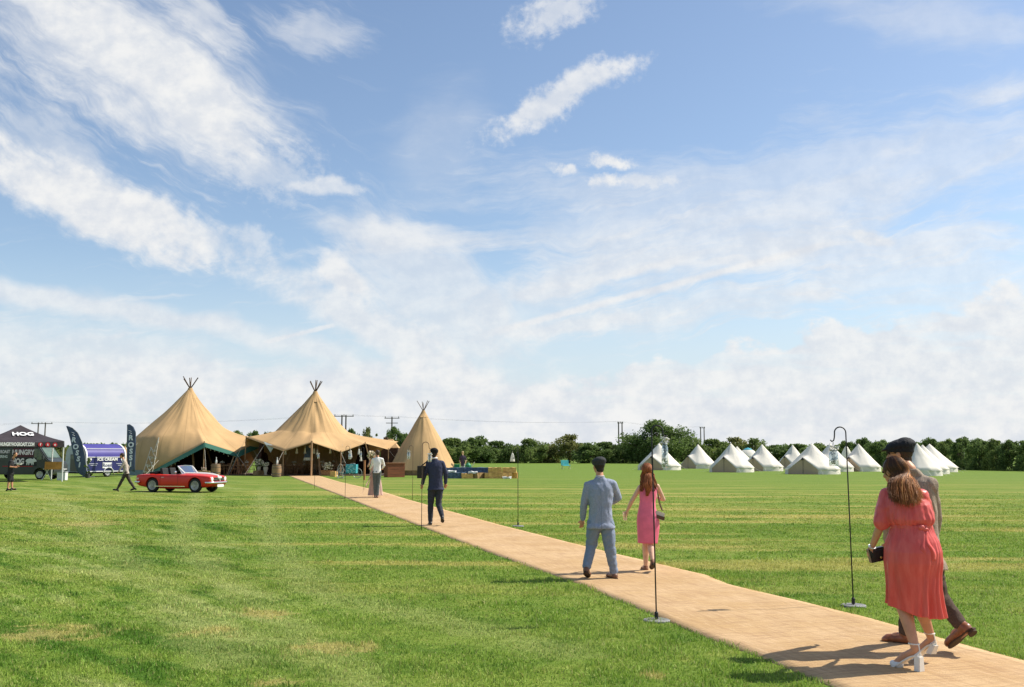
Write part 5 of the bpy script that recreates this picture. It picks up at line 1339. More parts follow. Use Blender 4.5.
    bm = new(); box(bm, (L / 2, W / 2, 0.30), (L * 0.96, W * 0.8, 0.08)); tube(bm, [(0, W * 0.4, 0.33), (-0.9, W * 0.5, 0.38)], 0.04, 6); tube(bm, [(0, W * 0.6, 0.33), (-0.9, W * 0.5, 0.38)], 0.04, 6); tube(bm, [(-0.85, W * .5, 0.4), (-0.85, W * .5, 0.0)], 0.03, 6); obj('chassis', bm, mat('chassis', (0.05, 0.05, 0.055), 0.6), t)
trailer()
# potted shrub by the trailer
g = G(87.5, 478); t = thing('potted_shrub', 'narrow dark shrub in a pot beside the trailer and the first feather flag', 'plant', tuple(g)); bm = new(); lathe(bm, [(0, 0), (0.14, 0), (0.18, 0.3), (0.15, 0.3)], 14); obj('pot', bm, mat('pot', (0.06, 0.06, 0.06)), t)
me_, cs_ = crown_mesh(0.62, 1.75, 0.28, 16, 110, 0.07, 77, True); me_.materials.append(LEAF[0]); obj('foliage', me_, None, t)
# ---------------------------------------------------------------- feather flags
FL = mat('flag_navy', (0.11, 0.14, 0.22), 0.8, 0.12, 1.5, trans=0.25)
def feather(label, Yd, pole, outline, letters, lsz, skew):
    base = PT(pole[0][0], pole[0][1], Yd); base.z = 0
    t = thing('feather_flag', label, 'flag', tuple(base), 0, 'navy feather flags by the ice cream trailer')
    o3 = lambda p, dy=0.0: Vector(PT(p[0], p[1], Yd)) - base + Vector((0, dy, 0))
    pts = [o3(p) for p in pole]; pts[0].z = 0
    bm = new(); tube(bm, pts, [0.03] + [0.02] * (len(pts) - 1), 7); obj('pole', bm, mat('flag_pole', (0.25, 0.26, 0.27), 0.4), t)
    bm = new(); tube(bm, [(-0.45, 0, 0.03), (0.45, 0, 0.03)], 0.025, 6); tube(bm, [(0, -0.45, 0.03), (0, 0.45, 0.03)], 0.025, 6); obj('base', bm, mat('flag_pole', (0.25, 0.26, 0.27)), t)
    # cloth between the two long edges, softly rippled
    Lf, Rt = outline; n = 26; m = 7; bm = new(); rows = []
    def along(ed, f):
        k = f * (len(ed) - 1); i = min(int(k), len(ed) - 2); f2 = k - i; return (ed[i][0] + (ed[i + 1][0] - ed[i][0]) * f2, ed[i][1] + (ed[i + 1][1] - ed[i][1]) * f2)
    for j in range(n + 1):
        a, b = along(Lf, j / n), along(Rt, j / n); rows.append([bm.verts.new(o3((a[0] + (b[0] - a[0]) * i / m, a[1] + (b[1] - a[1]) * i / m), 0.05 * math.sin(j * 0.8 + i) * math.sin(PI * i / m))) for i in range(m + 1)])
    for r0, r1 in zip(rows, rows[1:]):
        for i in range(m): bm.faces.new((r0[i], r1[i], r1[i + 1], r0[i + 1]))
    cl = smooth_shade(obj('cloth', bm, FL, t)); cl.modifiers.new('s', 'SOLIDIFY').thickness = 0.012
    LW = mat('flag_letters', (0.72, 0.74, 0.78), 0.7, 0.05)
    for ch, p in letters:
        text(ch, lsz, LW, cl, frame(o3(p, -0.09), (1, 0, skew), (0, 0, 1)), bold=0.022)
    bm = new(); p = (letters[0][1][0] - 0.6, letters[0][1][1] - 6); q = o3(p, -0.09); tube(bm, [q + Vector((-0.12, 0, 0.12)), q + Vector((0.1, 0, 0.05)), q + Vector((-0.05, 0, -0.05)), q + Vector((0.12, 0, -0.12))], 0.02, 4); obj('emblem', bm, LW, cl)
feather('first navy feather flag, leaning left, in front of the ice cream trailer', 73.5, [(88.5, 478), (86.6, 470), (84.8, 455), (82.0, 442), (78.0, 433), (72.5, 428), (67.5, 426)],
        ([(66, 426), (68.3, 432), (70.3, 440), (72.3, 450), (74, 459), (75.5, 467), (78, 473), (84.5, 477)], [(69, 426.2), (75.5, 430), (80, 437), (82.8, 445), (84.8, 454), (86.0, 462), (86.8, 469), (87.8, 477)]),
        [('R', (74.3, 440)), ('O', (76.2, 447)), ('S', (77.7, 453)), ('S', (78.9, 459)), ('I', (80, 465))], 0.50, -0.12)
feather('second navy feather flag, upright, at the left wall of the large tipi', 75.0, [(126.8, 478), (127, 460), (127, 440), (127.2, 430), (128.3, 425.3), (130, 424.2)],
        ([(127, 424.5), (127, 435), (127.1, 445), (127.2, 455), (127.4, 463), (128, 470)], [(129.6, 424.2), (133.8, 427), (135.8, 432), (136, 441), (135.6, 452), (134.8, 472)]),
        [('R', (131.2, 438)), ('O', (131.4, 445)), ('S', (131.4, 451.5)), ('S', (131.2, 458)), ('I', (131, 464.5))], 0.52, 0.0)

# ---------------------------------------------------------------- red open roadster
def roadster():
    q = PT(181.8, 470, 45.5); t = thing('convertible_car', 'red open-top classic roadster parked on the grass before the large tipi', 'car', (q.x, 45.5, 0), R(-16)); t.scale = (0.975, 0.975, 1.0)
    RED = mat('red_paint', (0.62, 0.022, 0.010), 0.3, 0.06, 2, spec=0.45); BLKI = mat('black_trim', (0.02, 0.02, 0.02), 0.7, 0.2, 6); CHR = mat('chrome', (0.75, 0.75, 0.76), 0.15, 0.03, metal=0.9)
    st = [(-1.97, .60, .42, .72, .74), (-1.93, .68, .34, .755, .775), (-1.80, .71, .28, .775, .80), (-1.3, .735, .20, .79, .83), (-0.8, .74, .17, .775, .83), (-0.2, .74, .16, .765, .82), (0.35, .74, .16, .765, .835), (0.8, .738, .17, .76, .835), (1.2, .735, .19, .755, .82), (1.6, .72, .23, .735, .785), (1.85, .70, .28, .71, .745), (1.94, .68, .33, .69, .72), (1.97, .64, .40, .66, .69)]
    bm = new(); rings = []
    for x, w, zb, zs, zt in st:
        half = [(0, zb), (w * .86, zb), (w * .97, zb + .07), (w, zb + .20), (w * 1.0, zs - .16), (w * .985, zs - .05), (w * .94, zs), (w * .80, zs + (zt - zs) * .45), (w * .4, zt - .006), (0, zt)]
        pts = [(y, z) for y, z in half] + [(-y, z) for y, z in half[-2:0:-1]]
        rings.append([bm.verts.new((x, y, z)) for y, z in pts])
    n = len(rings[0])
    for a, b in zip(rings, rings[1:]):
        for k in range(n): bm.faces.new((a[k], a[(k + 1) % n], b[(k + 1) % n], b[k]))
    bm.faces.new(rings[0][::-1]); bm.faces.new(rings[-1])
    bmesh.ops.subdivide_edges(bm, edges=bm.edges[:], cuts=1, use_grid_fill=True, smooth=0.4)
    body = obj('body', bm, [RED, BLKI], t)
    cb = new()
    for x in (-1.04, 1.20): bmesh.ops.create_cone(cb, cap_ends=True, segments=32, radius1=0.350, radius2=0.350, depth=2.2, matrix=Matrix.Translation((x, 0, 0.33)) @ Matrix.Rotation(PI / 2, 4, 'X'))
    cut(body, cb)
    # keep the middle of the wells closed: inner dark floor pan
    cb = new(); box(cb, (-0.32, 0, 0.75), (1.12, 1.16, 0.62), bev=0.06); cut(body, cb)
    smooth_shade(body, R(38))
    bm = new(); box(bm, (0.0, 0, 0.36), (3.3, 0.98, 0.24)); obj('underbody', bm, BLKI, t)
    bm = new(); box(bm, (-0.32, 0, 0.47), (1.1, 1.14, 0.06)); obj('cockpit_floor', bm, BLKI, t)
    for s in (-1, 1):
        for x in (-1.04, 1.20):
            wheel(t, (x, s * 0.650, 0.31), 0.31, 0.165, s, (0.36, 0.36, 0.37))
            bm = new(); tube(bm, [(x + 0.358 * math.cos(a), s * 0.742, 0.33 + 0.358 * math.sin(a)) for a in [R(-8) + R(196) * k / 20 for k in range(21)]], 0.014, 6); obj('arch_lip', bm, RED, t)
        bm = new(); box(bm, (-0.45, s * 0.30, 0.60), (0.45, 0.44, 0.14), bev=0.04); box(bm, (-0.70, s * 0.30, 0.83), (0.14, 0.44, 0.5), Matrix.Rotation(R(-14), 3, 'Y'), 0.05); obj('seat', bm, BLKI, t)
        bm = new(); box(bm, (0.3, s * 0.742, 0.55), (0.006, 0.006, 0.44)); box(bm, (-0.62, s * 0.744, 0.55), (0.006, 0.006, 0.44)); box(bm, (-0.16, s * 0.744, 0.335), (0.92, 0.006, 0.006)); d = obj('door_gap', bm, BLKI, t)
        bm = new(); box(bm, (-0.48, s * 0.755, 0.66), (0.13, 0.02, 0.02), bev=0.006); obj('handle', bm, CHR, t)
        bm = new(); box(bm, (-0.1, s * 0.748, 0.27), (1.6, 0.012, 0.03)); obj('sill_trim', bm, CHR, t)
        bm = new(); ell(bm, (0, 0, 0), (0.035, 0.105, 0.105), u=20, v=12); bm.transform(Matrix.Translation((1.955, s * 0.53, 0.585))); hl = obj('headlight', bm, mat('headlight_glass', (0.75, 0.76, 0.74), 0.08, spec=0.9), t); smooth_shade(hl)
        bm = new(); tube(bm, [(1.955, s * 0.53 + 0.112 * math.cos(a), 0.585 + 0.112 * math.sin(a)) for a in [2 * PI * k / 20 for k in range(21)]], 0.012, 5, False); obj('bezel', bm, CHR, hl)
        bm = new(); box(bm, (-1.972, s * 0.48, 0.61), (0.02, 0.28, 0.13), bev=0.005); obj('tail_light', bm, mat('tail_red', (0.4, 0.02, 0.01), 0.3), t)
        bm = new(); box(bm, (-1.86, s * 0.722, 0.60), (0.16, 0.012, 0.07), bev=0.004); obj('side_badge', bm, mat('pale_lens', (0.6, 0.45, 0.35), 0.4), t)
    bm = new(); ell(bm, (0.18, -0.74, 0.90), (0.04, 0.07, 0.05)); tube(bm, [(0.18, -0.70, 0.80), (0.18, -0.73, 0.88)], 0.01, 5); obj('mirror', bm, CHR, t)
    bm = new(); box(bm, (1.965, 0, 0.585), (0.03, 0.82, 0.15), bev=0.01); gr = obj('grille', bm, BLKI, t); bm = new(); box(bm, (1.985, 0, 0.585), (0.012, 0.82, 0.014)); box(bm, (1.985, 0, 0.665), (0.012, 0.84, 0.012)); obj('grille_bar', bm, CHR, gr)
    bm = new(); tube(bm, [(1.75, -0.77, 0.44), (1.95, -0.70, 0.44), (2.03, -0.45, 0.44), (2.06, 0, 0.44), (2.03, 0.45, 0.44), (1.95, 0.70, 0.44), (1.75, 0.77, 0.44)], 0.045, 8); smooth_shade(obj('bumper', bm, CHR, t))
    bm = new(); tube(bm, [(-1.70, -0.77, 0.45), (-1.95, -0.72, 0.45), (-2.03, -0.45, 0.45), (-2.05, 0, 0.45), (-2.03, 0.45, 0.45), (-1.95, 0.72, 0.45), (-1.70, 0.77, 0.45)], 0.045, 8); smooth_shade(obj('bumper', bm, CHR, t))
    bm = new(); box(bm, (2.07, 0, 0.30), (0.012, 0.52, 0.11)); obj('number_plate', bm, WPNT, t)
    bm = new(); box(bm, (-1.15, 0, 0.86), (0.42, 1.10, 0.10), bev=0.045); box(bm, (-1.0, 0, 0.90), (0.2, 1.0, 0.08), bev=0.03); obj('folded_hood', bm, BLKI, t)
    bm = new(); box(bm, (0.16, 0, 0.78), (0.16, 1.12, 0.10), bev=0.02); obj('dashboard', bm, BLKI, t)
    bm = new(); tube(bm, [(0.02 + 0.05 * math.cos(a), -0.30 + 0.17 * math.cos(a) * 0 + 0.17 * math.sin(a), 0.80 + 0.16 * math.cos(a)) for a in [2 * PI * k / 18 for k in range(19)]], 0.012, 5, False); obj('steering_wheel', bm, BLKI, t)
    fr = [(0.44, -0.63, 0.82), (0.36, -0.625, 0.95), (0.16, -0.57, 1.16), (0.20, 0, 1.19), (0.16, 0.57, 1.16), (0.36, 0.625, 0.95), (0.44, 0.63, 0.82)]
    bm = new(); tube(bm, fr, 0.016, 6); tube(bm, [(0.44, -0.63, 0.83), (0.52, 0, 0.85), (0.44, 0.63, 0.83)], 0.014, 6); ws_ = obj('windscreen_frame', bm, CHR, t)
    bm = new(); poly(bm, [(0.45, -0.61, 0.83), (0.51, 0, 0.85), (0.45, 0.61, 0.83), (0.165, 0.555, 1.15), (0.21, 0, 1.175), (0.165, -0.555, 1.15)]); obj('windscreen', bm, glass('windscreen_glass', (0.75, 0.82, 0.85), 0.3), ws_)
    # wedding ribbon
    RB_ = mat('white_ribbon', (0.78, 0.77, 0.74), 0.5, 0.04)
    bm = new()
    for s in (-1, 1):
        p = [(0.18, s * 0.56, 1.15), (0.50, s * 0.50, 0.865), (1.0, s * 0.33, 0.855), (1.5, s * 0.16, 0.83), (1.92, s * 0.02, 0.755), (1.985, 0, 0.68)]; tube(bm, p, 0.028, 6, flat=0.35)
    ell(bm, (2.0, 0.07, 0.66), (0.05, 0.09, 0.06)); ell(bm, (2.0, -0.07, 0.66), (0.05, 0.09, 0.06)); tube(bm, [(2.0, 0, 0.66), (2.01, 0.05, 0.5)], 0.02, 5); obj('ribbon', bm, RB_, t)
roadster()
# ---------------------------------------------------------------- shepherd crooks with hanging jars along the matting
IRON = mat('black_iron', (0.022, 0.022, 0.024), 0.5, 0.2, 8)
RUST = mat('brown_iron', (0.10, 0.065, 0.045), 0.6, 0.2, 8)
PLATE = mat('grey_plate', (0.20, 0.20, 0.20), 0.7, 0.3, 6, bump=0.2)
GLS = glass('jar_glass')
LW_ = mat('leaf_silver', (0.42, 0.47, 0.43), 0.7, 0.3, 20, trans=0.3); PT_ = mat('white_petals', (0.74, 0.73, 0.68), 0.8, 0.1, 20, trans=0.3); SLG = mat('sprig_green', (0.09, 0.13, 0.06), 0.8, 0.3, 20, trans=0.2)
def crook(px, py, ptop, side, label, m=IRON, rad=0.0075, w=0.13, lean=0.0, plate=True, drop=0.10):
    g = G(px, py); top = PT(px, ptop, g.y); h = top.z
    t = thing('shepherd_crook', label, 'crook', tuple(g), 0, 'iron crooks lining the matting')
    r = w / 2; pts = [(0, 0, 0.0), (lean * 0.5, 0, h * 0.5), (lean, 0, h - r)]
    for k in range(1, 11):
        a = PI * k / 10 * 1.05; pts.append((lean + side * (r - r * math.cos(a)), 0, h - r + r * math.sin(a) * 1.0))
    e = pts[-1]; pts += [(e[0] + side * 0.004, 0, e[2] - drop * 0.5), (e[0] + side * 0.012, 0, e[2] - drop * 0.85), (e[0] + side * 0.034, 0, e[2] - drop), (e[0] + side * 0.05, 0, e[2] - drop * 0.8)]
    bm = new(); tube(bm, pts, rad, 8); smooth_shade(obj('rod', bm, m, t))
    if plate:
        bm = new(); lathe(bm, [(0.0, 0.022), (0.128, 0.022), (0.138, 0.016), (0.138, 0.0)], 28); obj('base_plate', bm, PLATE, t); bm = new(); lathe(bm, [(0.02, 0.03), (0.02, 0.09), (0.012, 0.10)], 12); obj('collar', bm, m, t)
    return t, Vector((g.x + e[0] + side * 0.02, g.y, e[2] - drop))
def jar(loc, label, r, h, hang, kind, seed=1, grp='glass jars hung from the crooks'):
    top = Vector(loc); o = top - Vector((0, 0, hang + h))
    t = thing('hanging_jar', label, 'jar', tuple(o), 0.3 * seed, grp)
    rg = random.Random(seed)
    if kind == 'bell':
        bm = new(); lathe(bm, [(r * 1.25, 0), (r * 1.1, h * 0.25), (r * 0.8, h * 0.6), (r * 0.45, h * 0.9), (0.01, h)], 16); smooth_shade(obj('shade', bm, WHT, t))
        bm = new(); lathe(bm, [(r * 0.4, h * 0.35), (r * 0.4, h * .45), (0, h * .45)], 10, (0, -r * 0.8, 0)); obj('button', bm, IRON, t)
    else:
        bm = new(); lathe(bm, [(0.0, 0.004), (r * 0.9, 0.0), (r, 0.02), (r, h * 0.78), (r * 0.72, h * 0.88), (r * 0.72, h)], 24); smooth_shade(obj('glass', bm, GLS, t))
        bm = new(); tube(bm, [(r * 0.76 * math.cos(a), r * 0.76 * math.sin(a), h * 0.93) for a in [2 * PI * k / 20 for k in range(21)]], 0.004, 5, False); obj('rim_wire', bm, PLATE, t)
        bm = new(); n = 46
        for k in range(n):
            a = rg.uniform(0, 2 * PI); z = rg.uniform(0.06, 1.25) * h; rr = r * rg.uniform(0.1, 0.8) * (1.8 if z > h else 0.95)
            p = Vector((math.cos(a) * rr, math.sin(a) * rr, z)); u = Vector((rg.gauss(0, 1), rg.gauss(0, 1), rg.gauss(0, 1.4))).normalized() * rg.uniform(0.012, 0.028); v = u.orthogonal().normalized() * u.length * 0.55
            poly(bm, [p - u, p + v, p + u, p - v])
        obj('leaves', bm, LW_, t)
        bm = new()
        for k in range(10): a = rg.uniform(0, 6.28); tube(bm, [(0, 0, 0.01), (math.cos(a) * r * .4, math.sin(a) * r * .4, h * rg.uniform(0.7, 1.25))], 0.0016, 4)
        obj('stems', bm, SLG, t)
        bm = new()
        for k in range(9 if kind == 'big' else 7):
            a = rg.uniform(0, 2 * PI); rr = r * rg.uniform(0.2, 1.3); ell(bm, (math.cos(a) * rr, math.sin(a) * rr, h * rg.uniform(0.95, 1.2)), (0.016, 0.016, 0.012), u=8, v=5)
            ell(bm, (math.cos(a) * r * 0.5, math.sin(a) * r * 0.5, h * rg.uniform(0.1, 0.7)), (0.014, 0.014, 0.012), u=8, v=5)
        obj('blooms', bm, PT_, t)
    bm = new(); yy = h if kind == 'bell' else h * 0.92; rr = 0.004 if kind == 'bell' else r * 0.76
    tube(bm, [(-rr, 0, yy), (-rr * 0.8, 0, yy + hang * 0.4), (0, 0, h + hang), (rr * 0.8, 0, yy + hang * 0.4), (rr, 0, yy)], 0.0022, 5); obj('wire_handle', bm, PLATE if kind != 'bell' else ROPE, t)
    return t
t, e = crook(853.5, 606.5, 427, -1, 'nearest crook on the right of the matting, beside the coral dress', w=0.13, lean=-0.015, drop=0.09)
jar(e, 'clear glass jar of white sprigs on the nearest right hand crook', 0.052, 0.19, 0.09, 'jar', 3)
t, e = crook(656.5, 621.5, 425.5, 1, 'tallest looking crook, on the left of the matting, crossing the pink dress', w=0.115, lean=-0.02, drop=0.05)
jar(e, 'tall slim glass jar with silver leaves on the crook before the leftmost bell tent', 0.034, 0.26, 0.06, 'big', 5)
t, e = crook(518, 526.5, 446, -1, 'crook on the right of the matting in front of the straw bales', w=0.11, drop=0.05)
jar(e, 'white tapered hanging lantern on the crook right of the straw bales', 0.05, 0.20, 0.05, 'bell', 2)
t, e = crook(421.5, 530.5, 442, 1, 'brown crook on the left of the matting beside the man in navy', RUST, w=0.15, drop=0.07, plate=False)
jar(e, 'glass jar of white flowers beside the head of the man in navy', 0.045, 0.17, 0.12, 'jar', 7)
t, e = crook(412.5, 500.5, 445.5, -1, 'thin brown crook in front of the small tipi, right of the matting', RUST, w=0.14, drop=0.06, plate=False)
jar(e, 'small white hanging jar against the left side of the small tipi', 0.06, 0.28, 0.09, 'jar', 9)
t, e = crook(345, 501.5, 446, 1, 'thin dark crook on the left of the matting, below the teal bicycle', w=0.13, plate=False)
jar(e, 'small hanging jar in front of the middle tipi, above the bicycle', 0.055, 0.22, 0.08, 'jar', 11)
t, e = crook(363.3, 490, 447, -1, 'thin dark crook right of the matting beside the timber post', w=0.13, plate=False)
jar(e, 'small hanging jar over the timber post near the groom', 0.055, 0.22, 0.08, 'jar', 13)
t, e = crook(314.5, 488.5, 449, 1, 'farthest thin crook, left of the matting before the centre pole', w=0.13, plate=False)
jar(e, 'small hanging jar on the farthest crook before the centre pole', 0.055, 0.22, 0.08, 'jar', 15)
# ---------------------------------------------------------------- people
def bake(name, bm, voxel, m, parent, smooth_n=3, fold=None, keep=True):
    me = bpy.data.meshes.new(name); bmesh.ops.recalc_face_normals(bm, faces=bm.faces[:]); bm.to_mesh(me); bm.free()
    o = bpy.data.objects.new('tmp', me); C.objects.link(o)
    r = o.modifiers.new('r', 'REMESH'); r.mode = 'VOXEL'; r.voxel_size = voxel
    if smooth_n: s = o.modifiers.new('s', 'SMOOTH'); s.iterations = smooth_n; s.factor = 0.5
    dg = bpy.context.evaluated_depsgraph_get(); dg.update(); m2 = bpy.data.meshes.new_from_object(o.evaluated_get(dg)); bpy.data.objects.remove(o)
    if fold:
        n = len(m2.vertices); co = [v.co.copy() for v in m2.vertices]; no = [v.normal.copy() for v in m2.vertices]
        for v, c, q in zip(m2.vertices, co, no): v.co = c + q * fold(c)
    m2.name = name
    r = obj(name, m2, m, parent); smooth_shade(r); return r
def V(*a): return Vector(a)
def rot_to(fwd, up):
    f = Vector(fwd).normalized(); u = Vector(up); r = f.cross(u).normalized(); u = r.cross(f).normalized()
    return Matrix((r, f, u)).transposed()          # columns: right, forward, up
SKIN = mat('skin', (0.56, 0.275, 0.16), 0.5, 0.10, 14, spec=0.35)
SKINF = mat('skin_fair', (0.66, 0.40, 0.28), 0.5, 0.10, 14, spec=0.35)
EYE = mat('eye', (0.05, 0.03, 0.02), 0.2)
def hand(bm, wr, d, pn, sc=1.0, curl=0.6, side=1):
    """palm, four fingers and a thumb. d: direction, pn: palm normal (fingers curl toward it)"""
    d = Vector(d).normalized(); pn = Vector(pn); pn = (pn - d * pn.dot(d)).normalized(); w = d.cross(pn) * side
    Rm = Matrix((w, d, pn)).transposed()
    ell(bm, wr + d * 0.050 * sc, (0.040 * sc, 0.052 * sc, 0.016 * sc), Rm, 12, 8)
    for k, (off, L) in enumerate(((0.028, 0.066), (0.010, 0.075), (-0.009, 0.070), (-0.027, 0.055))):
        p = wr + d * 0.088 * sc + w * off * sc; a = 0.15 + curl * (0.5 + 0.12 * k); q = p
        for j, f in enumerate((0.45, 0.32, 0.23)):
            dr = (d * math.cos(a) + pn * math.sin(a) + w * off * 1.5).normalized(); q2 = q + dr * L * f * sc; caps(bm, q, q2, 0.0088 * sc * (1 - .12 * j), 0.0080 * sc * (1 - .12 * j), 8); q = q2; a += curl * 0.75
    p = wr + d * 0.022 * sc + w * 0.026 * sc; q = p + (w * 0.62 + d * 0.6 + pn * 0.35).normalized() * 0.038 * sc; caps(bm, p, q, 0.013 * sc, 0.0105 * sc, 8); caps(bm, q, q + (d * 0.9 + pn * 0.5 + w * 0.1).normalized() * 0.028 * sc, 0.0105 * sc, 0.008 * sc, 8)
def head(bm, c, look, up, k=1.0):
    Rm = rot_to(look, up); f, u, r = Rm.col[1], Rm.col[2], Rm.col[0]
    P_ = lambda x, y, z: c + (r * x + f * y + u * z) * k
    ell(bm, P_(0, -0.008, 0.025), (0.073 * k, 0.093 * k, 0.088 * k), Rm, 20, 14)
    ell(bm, P_(0, 0.022, -0.035), (0.056 * k, 0.066 * k, 0.072 * k), Rm, 18, 12)
    ell(bm, P_(0, 0.058, -0.082), (0.026 * k, 0.024 * k, 0.020 * k), Rm, 12, 8)
    caps(bm, P_(0, 0.080, 0.012), P_(0, 0.100, -0.028), 0.009 * k, 0.013 * k, 10)
    ell(bm, P_(0, 0.083, -0.058), (0.022 * k, 0.010 * k, 0.008 * k), Rm, 10, 6)
    ell(bm, P_(0, 0.078, 0.030), (0.045 * k, 0.016 * k, 0.010 * k), Rm, 12, 6)
    for s in (-1, 1):
        ell(bm, P_(s * 0.074, -0.004, -0.006), (0.010 * k, 0.019 * k, 0.031 * k), Rm, 10, 8); ell(bm, P_(s * 0.038, 0.062, -0.022), (0.022 * k, 0.018 * k, 0.018 * k), Rm, 10, 8)
    return P_, Rm
def person(name, label, base, J, vox, sk, k=1.0, shoes=None, female=False, torso=True, hcurl=0.5, hands='LR', legskin=True):
    """J: joints in world metres"""
    t = thing('person', label, 'person', base); b = Vector(base); j = {a: Vector(v) - b for a, v in J.items() if a not in ('look', 'up', 'fwd')}
    look, up, fwd = Vector(J['look']), Vector(J.get('up', (0, 0, 1))), Vector(J['fwd']).normalized()
    bm = new(); P_, Rm = head(bm, j['head'], look, up, k)
    caps(bm, j['head'] + (Rm.col[2] * -0.05 - Rm.col[1] * 0.02) * k, j['neck'], 0.050 * k, 0.056 * k)
    lk = 1.0 if (female or legskin == 'bare') else 0.84
    sh = (j['shL'] + j['shR']) / 2; pel = (j['hipL'] + j['hipR']) / 2
    caps(bm, j['neck'], sh, 0.055 * k, 0.07 * k); rt = (j['shR'] - j['shL']).normalized()
    mid = sh.lerp(pel, 0.45); up_ = (sh - pel).normalized(); Rt = rot_to(up_.cross(rt) * -1 if (up_.cross(rt) * -1).dot(fwd) > 0 else up_.cross(rt), up_)
    ell(bm, sh.lerp(pel, 0.22), (0.148 * k, 0.088 * k, 0.17 * k), Rt); ell(bm, mid, (0.118 * k, 0.08 * k, 0.17 * k), Rt); ell(bm, pel + up_ * 0.04, (0.140 * k, 0.095 * k, 0.13 * k), Rt)
    aw = 0.9 if female else 1.0
    for s in 'LR':
        S, El, Wr = j['sh' + s], j['el' + s], j['wr' + s]
        S = S - up_ * 0.008; caps(bm, S.lerp(sh, 0.35), S, 0.048 * k * aw, 0.038 * k * aw); caps(bm, S, El, 0.043 * k * aw, 0.037 * k * aw); m_ = El.lerp(Wr, 0.3); caps(bm, El, m_, 0.036 * k * aw, 0.038 * k * aw); caps(bm, m_, Wr, 0.038 * k * aw, 0.025 * k * aw)
        d = (j.get('ha' + s, Wr + (Wr - El)) - Wr); 
        if s in hands: hand(bm, Wr, d, j['pn' + s] + b if 'pn' + s in j else fwd, k * (0.92 if female else 1.0), hcurl, 1 if s == 'R' else -1)
        Hh, Kn, An = j['hip' + s], j['kn' + s], j['an' + s]; lw = 1.0
        caps(bm, Hh, Kn, 0.080 * k * lk, 0.050 * k * lk); c_ = Kn.lerp(An, 0.3) - fwd * 0.012 * lk ** 6; caps(bm, Kn, c_, 0.052 * k * lk, 0.055 * k * lk); caps(bm, c_, An, 0.055 * k * lk, 0.034 * k)
        To = j['to' + s]; caps(bm, An - V(0, 0, 0.02), An.lerp(To, 0.55), 0.032 * k, 0.032 * k); caps(bm, An.lerp(To, 0.5), To, 0.034 * k, 0.022 * k)
    bake('body', bm, vox, sk, t, 2); body = t.children[-1] if t.children else None
    if vox < 0.011:
        bm = new()
        for s in (-1, 1): ell(bm, P_(s * 0.030, 0.079, 0.012), (0.012 * k,) * 3, u=10, v=8)
        obj('eyes', bm, EYE, t)
    return t, j, P_, Rm, sh, pel, Rt, up_, rt
def loftring(bm, rings, nseg=28, shape=None):
    """rings: (centre, right axis, forward axis, rx, ry); closed"""
    rows = []
    for i, (c, r, f, rx, ry) in enumerate(rings):
        row = []
        for q in range(nseg):
            a = 2 * PI * q / nseg; e = 1.0 if shape is None else shape(i, a)
            ca, sa = math.cos(a), math.sin(a); pw = 0.85
            x = math.copysign(abs(ca) ** pw, ca) * rx * e; y = math.copysign(abs(sa) ** pw, sa) * ry * e
            row.append(bm.verts.new(c + r * x + f * y))
        rows.append(row)
    for a, b in zip(rows, rows[1:]):
        for q in range(nseg): bm.faces.new((a[q], a[(q + 1) % nseg], b[(q + 1) % nseg], b[q]))
    bm.faces.new(rows[0][::-1]); bm.faces.new(rows[-1]); return rows
def nfold(amp, sx=9, sz=5, seed=0, ridge=True):
    def f(c):
        n = mn.noise(Vector((c.x * sx + seed, c.y * sx, c.z * sz))) * 1.0 + 0.5 * mn.noise(Vector((c.x * sx * 2.3, c.y * sx * 2.3 + seed, c.z * sz * 2.6)))
        return amp * (0.6 - abs(n) * 2.2 if ridge else n)
    return f
def tops(t, j, sh, pel, Rt, up_, k, m, vox, hem=0.16, long=True, name='jacket', loose=1.0, wr=0.93, seed=0, vent=0.0, amp=0.006, flare=1.0, waist=1.0):
    r, f = Rt.col[0], Rt.col[1]; L = (sh - pel).length; bm = new()
    neck = j['neck']
    pr = [(neck + up_ * 0.005, .062, .060), (sh + up_ * 0.035, .110, .075), (sh - up_ * 0.01, .170, .095), (sh - up_ * 0.08, .182, .112), (sh.lerp(pel, .3), .180, .118), (sh.lerp(pel, .62), .160 * waist, .112 * waist), (sh.lerp(pel, .85), .166, .118), (pel, .176, .126), (pel - up_ * hem * 0.5, .184 * flare, .134 * flare), (pel - up_ * hem, .190 * flare, .138 * flare)]
    loftring(bm, [(c, r, f, x * k * loose, y * k * loose) for c, x, y in pr], 32)
    for s in 'LR':
        S, El, Wr = j['sh' + s], j['el' + s], j['wr' + s]
        Sd = S - up_ * 0.018 * k; caps(bm, S.lerp(sh, 0.45) - up_ * 0.004, Sd, 0.066 * k, 0.056 * k); caps(bm, Sd, El, 0.060 * k * loose, 0.050 * k * loose)
        if long: e2 = El.lerp(Wr, wr); caps(bm, El, e2, 0.053 * k * loose, 0.041 * k * loose)
    return bake(name, bm, vox, m, t, 3, nfold(amp, seed=seed))
def trousers(t, j, pel, Rt, up_, k, m, vox, seed=0, hemw=0.058, name='trousers', amp=0.007, knee=0.075, thigh=0.100, cut=0.93):
    bm = new(); ell(bm, pel + up_ * 0.02, (0.162 * k, 0.115 * k, 0.13 * k), Rt)
    for s in 'LR':
        Hh, Kn, An = j['hip' + s], j['kn' + s], j['an' + s]; e = Kn.lerp(An, cut)
        caps(bm, Hh, Kn, thigh * k, knee * k); caps(bm, Kn, Kn.lerp(e, .5), knee * k, 0.066 * k); caps(bm, Kn.lerp(e, .5), e, 0.066 * k, hemw * k)
    f0 = nfold(amp, 8, 9, seed)
    return bake(name, bm, vox, m, t, 2, f0)
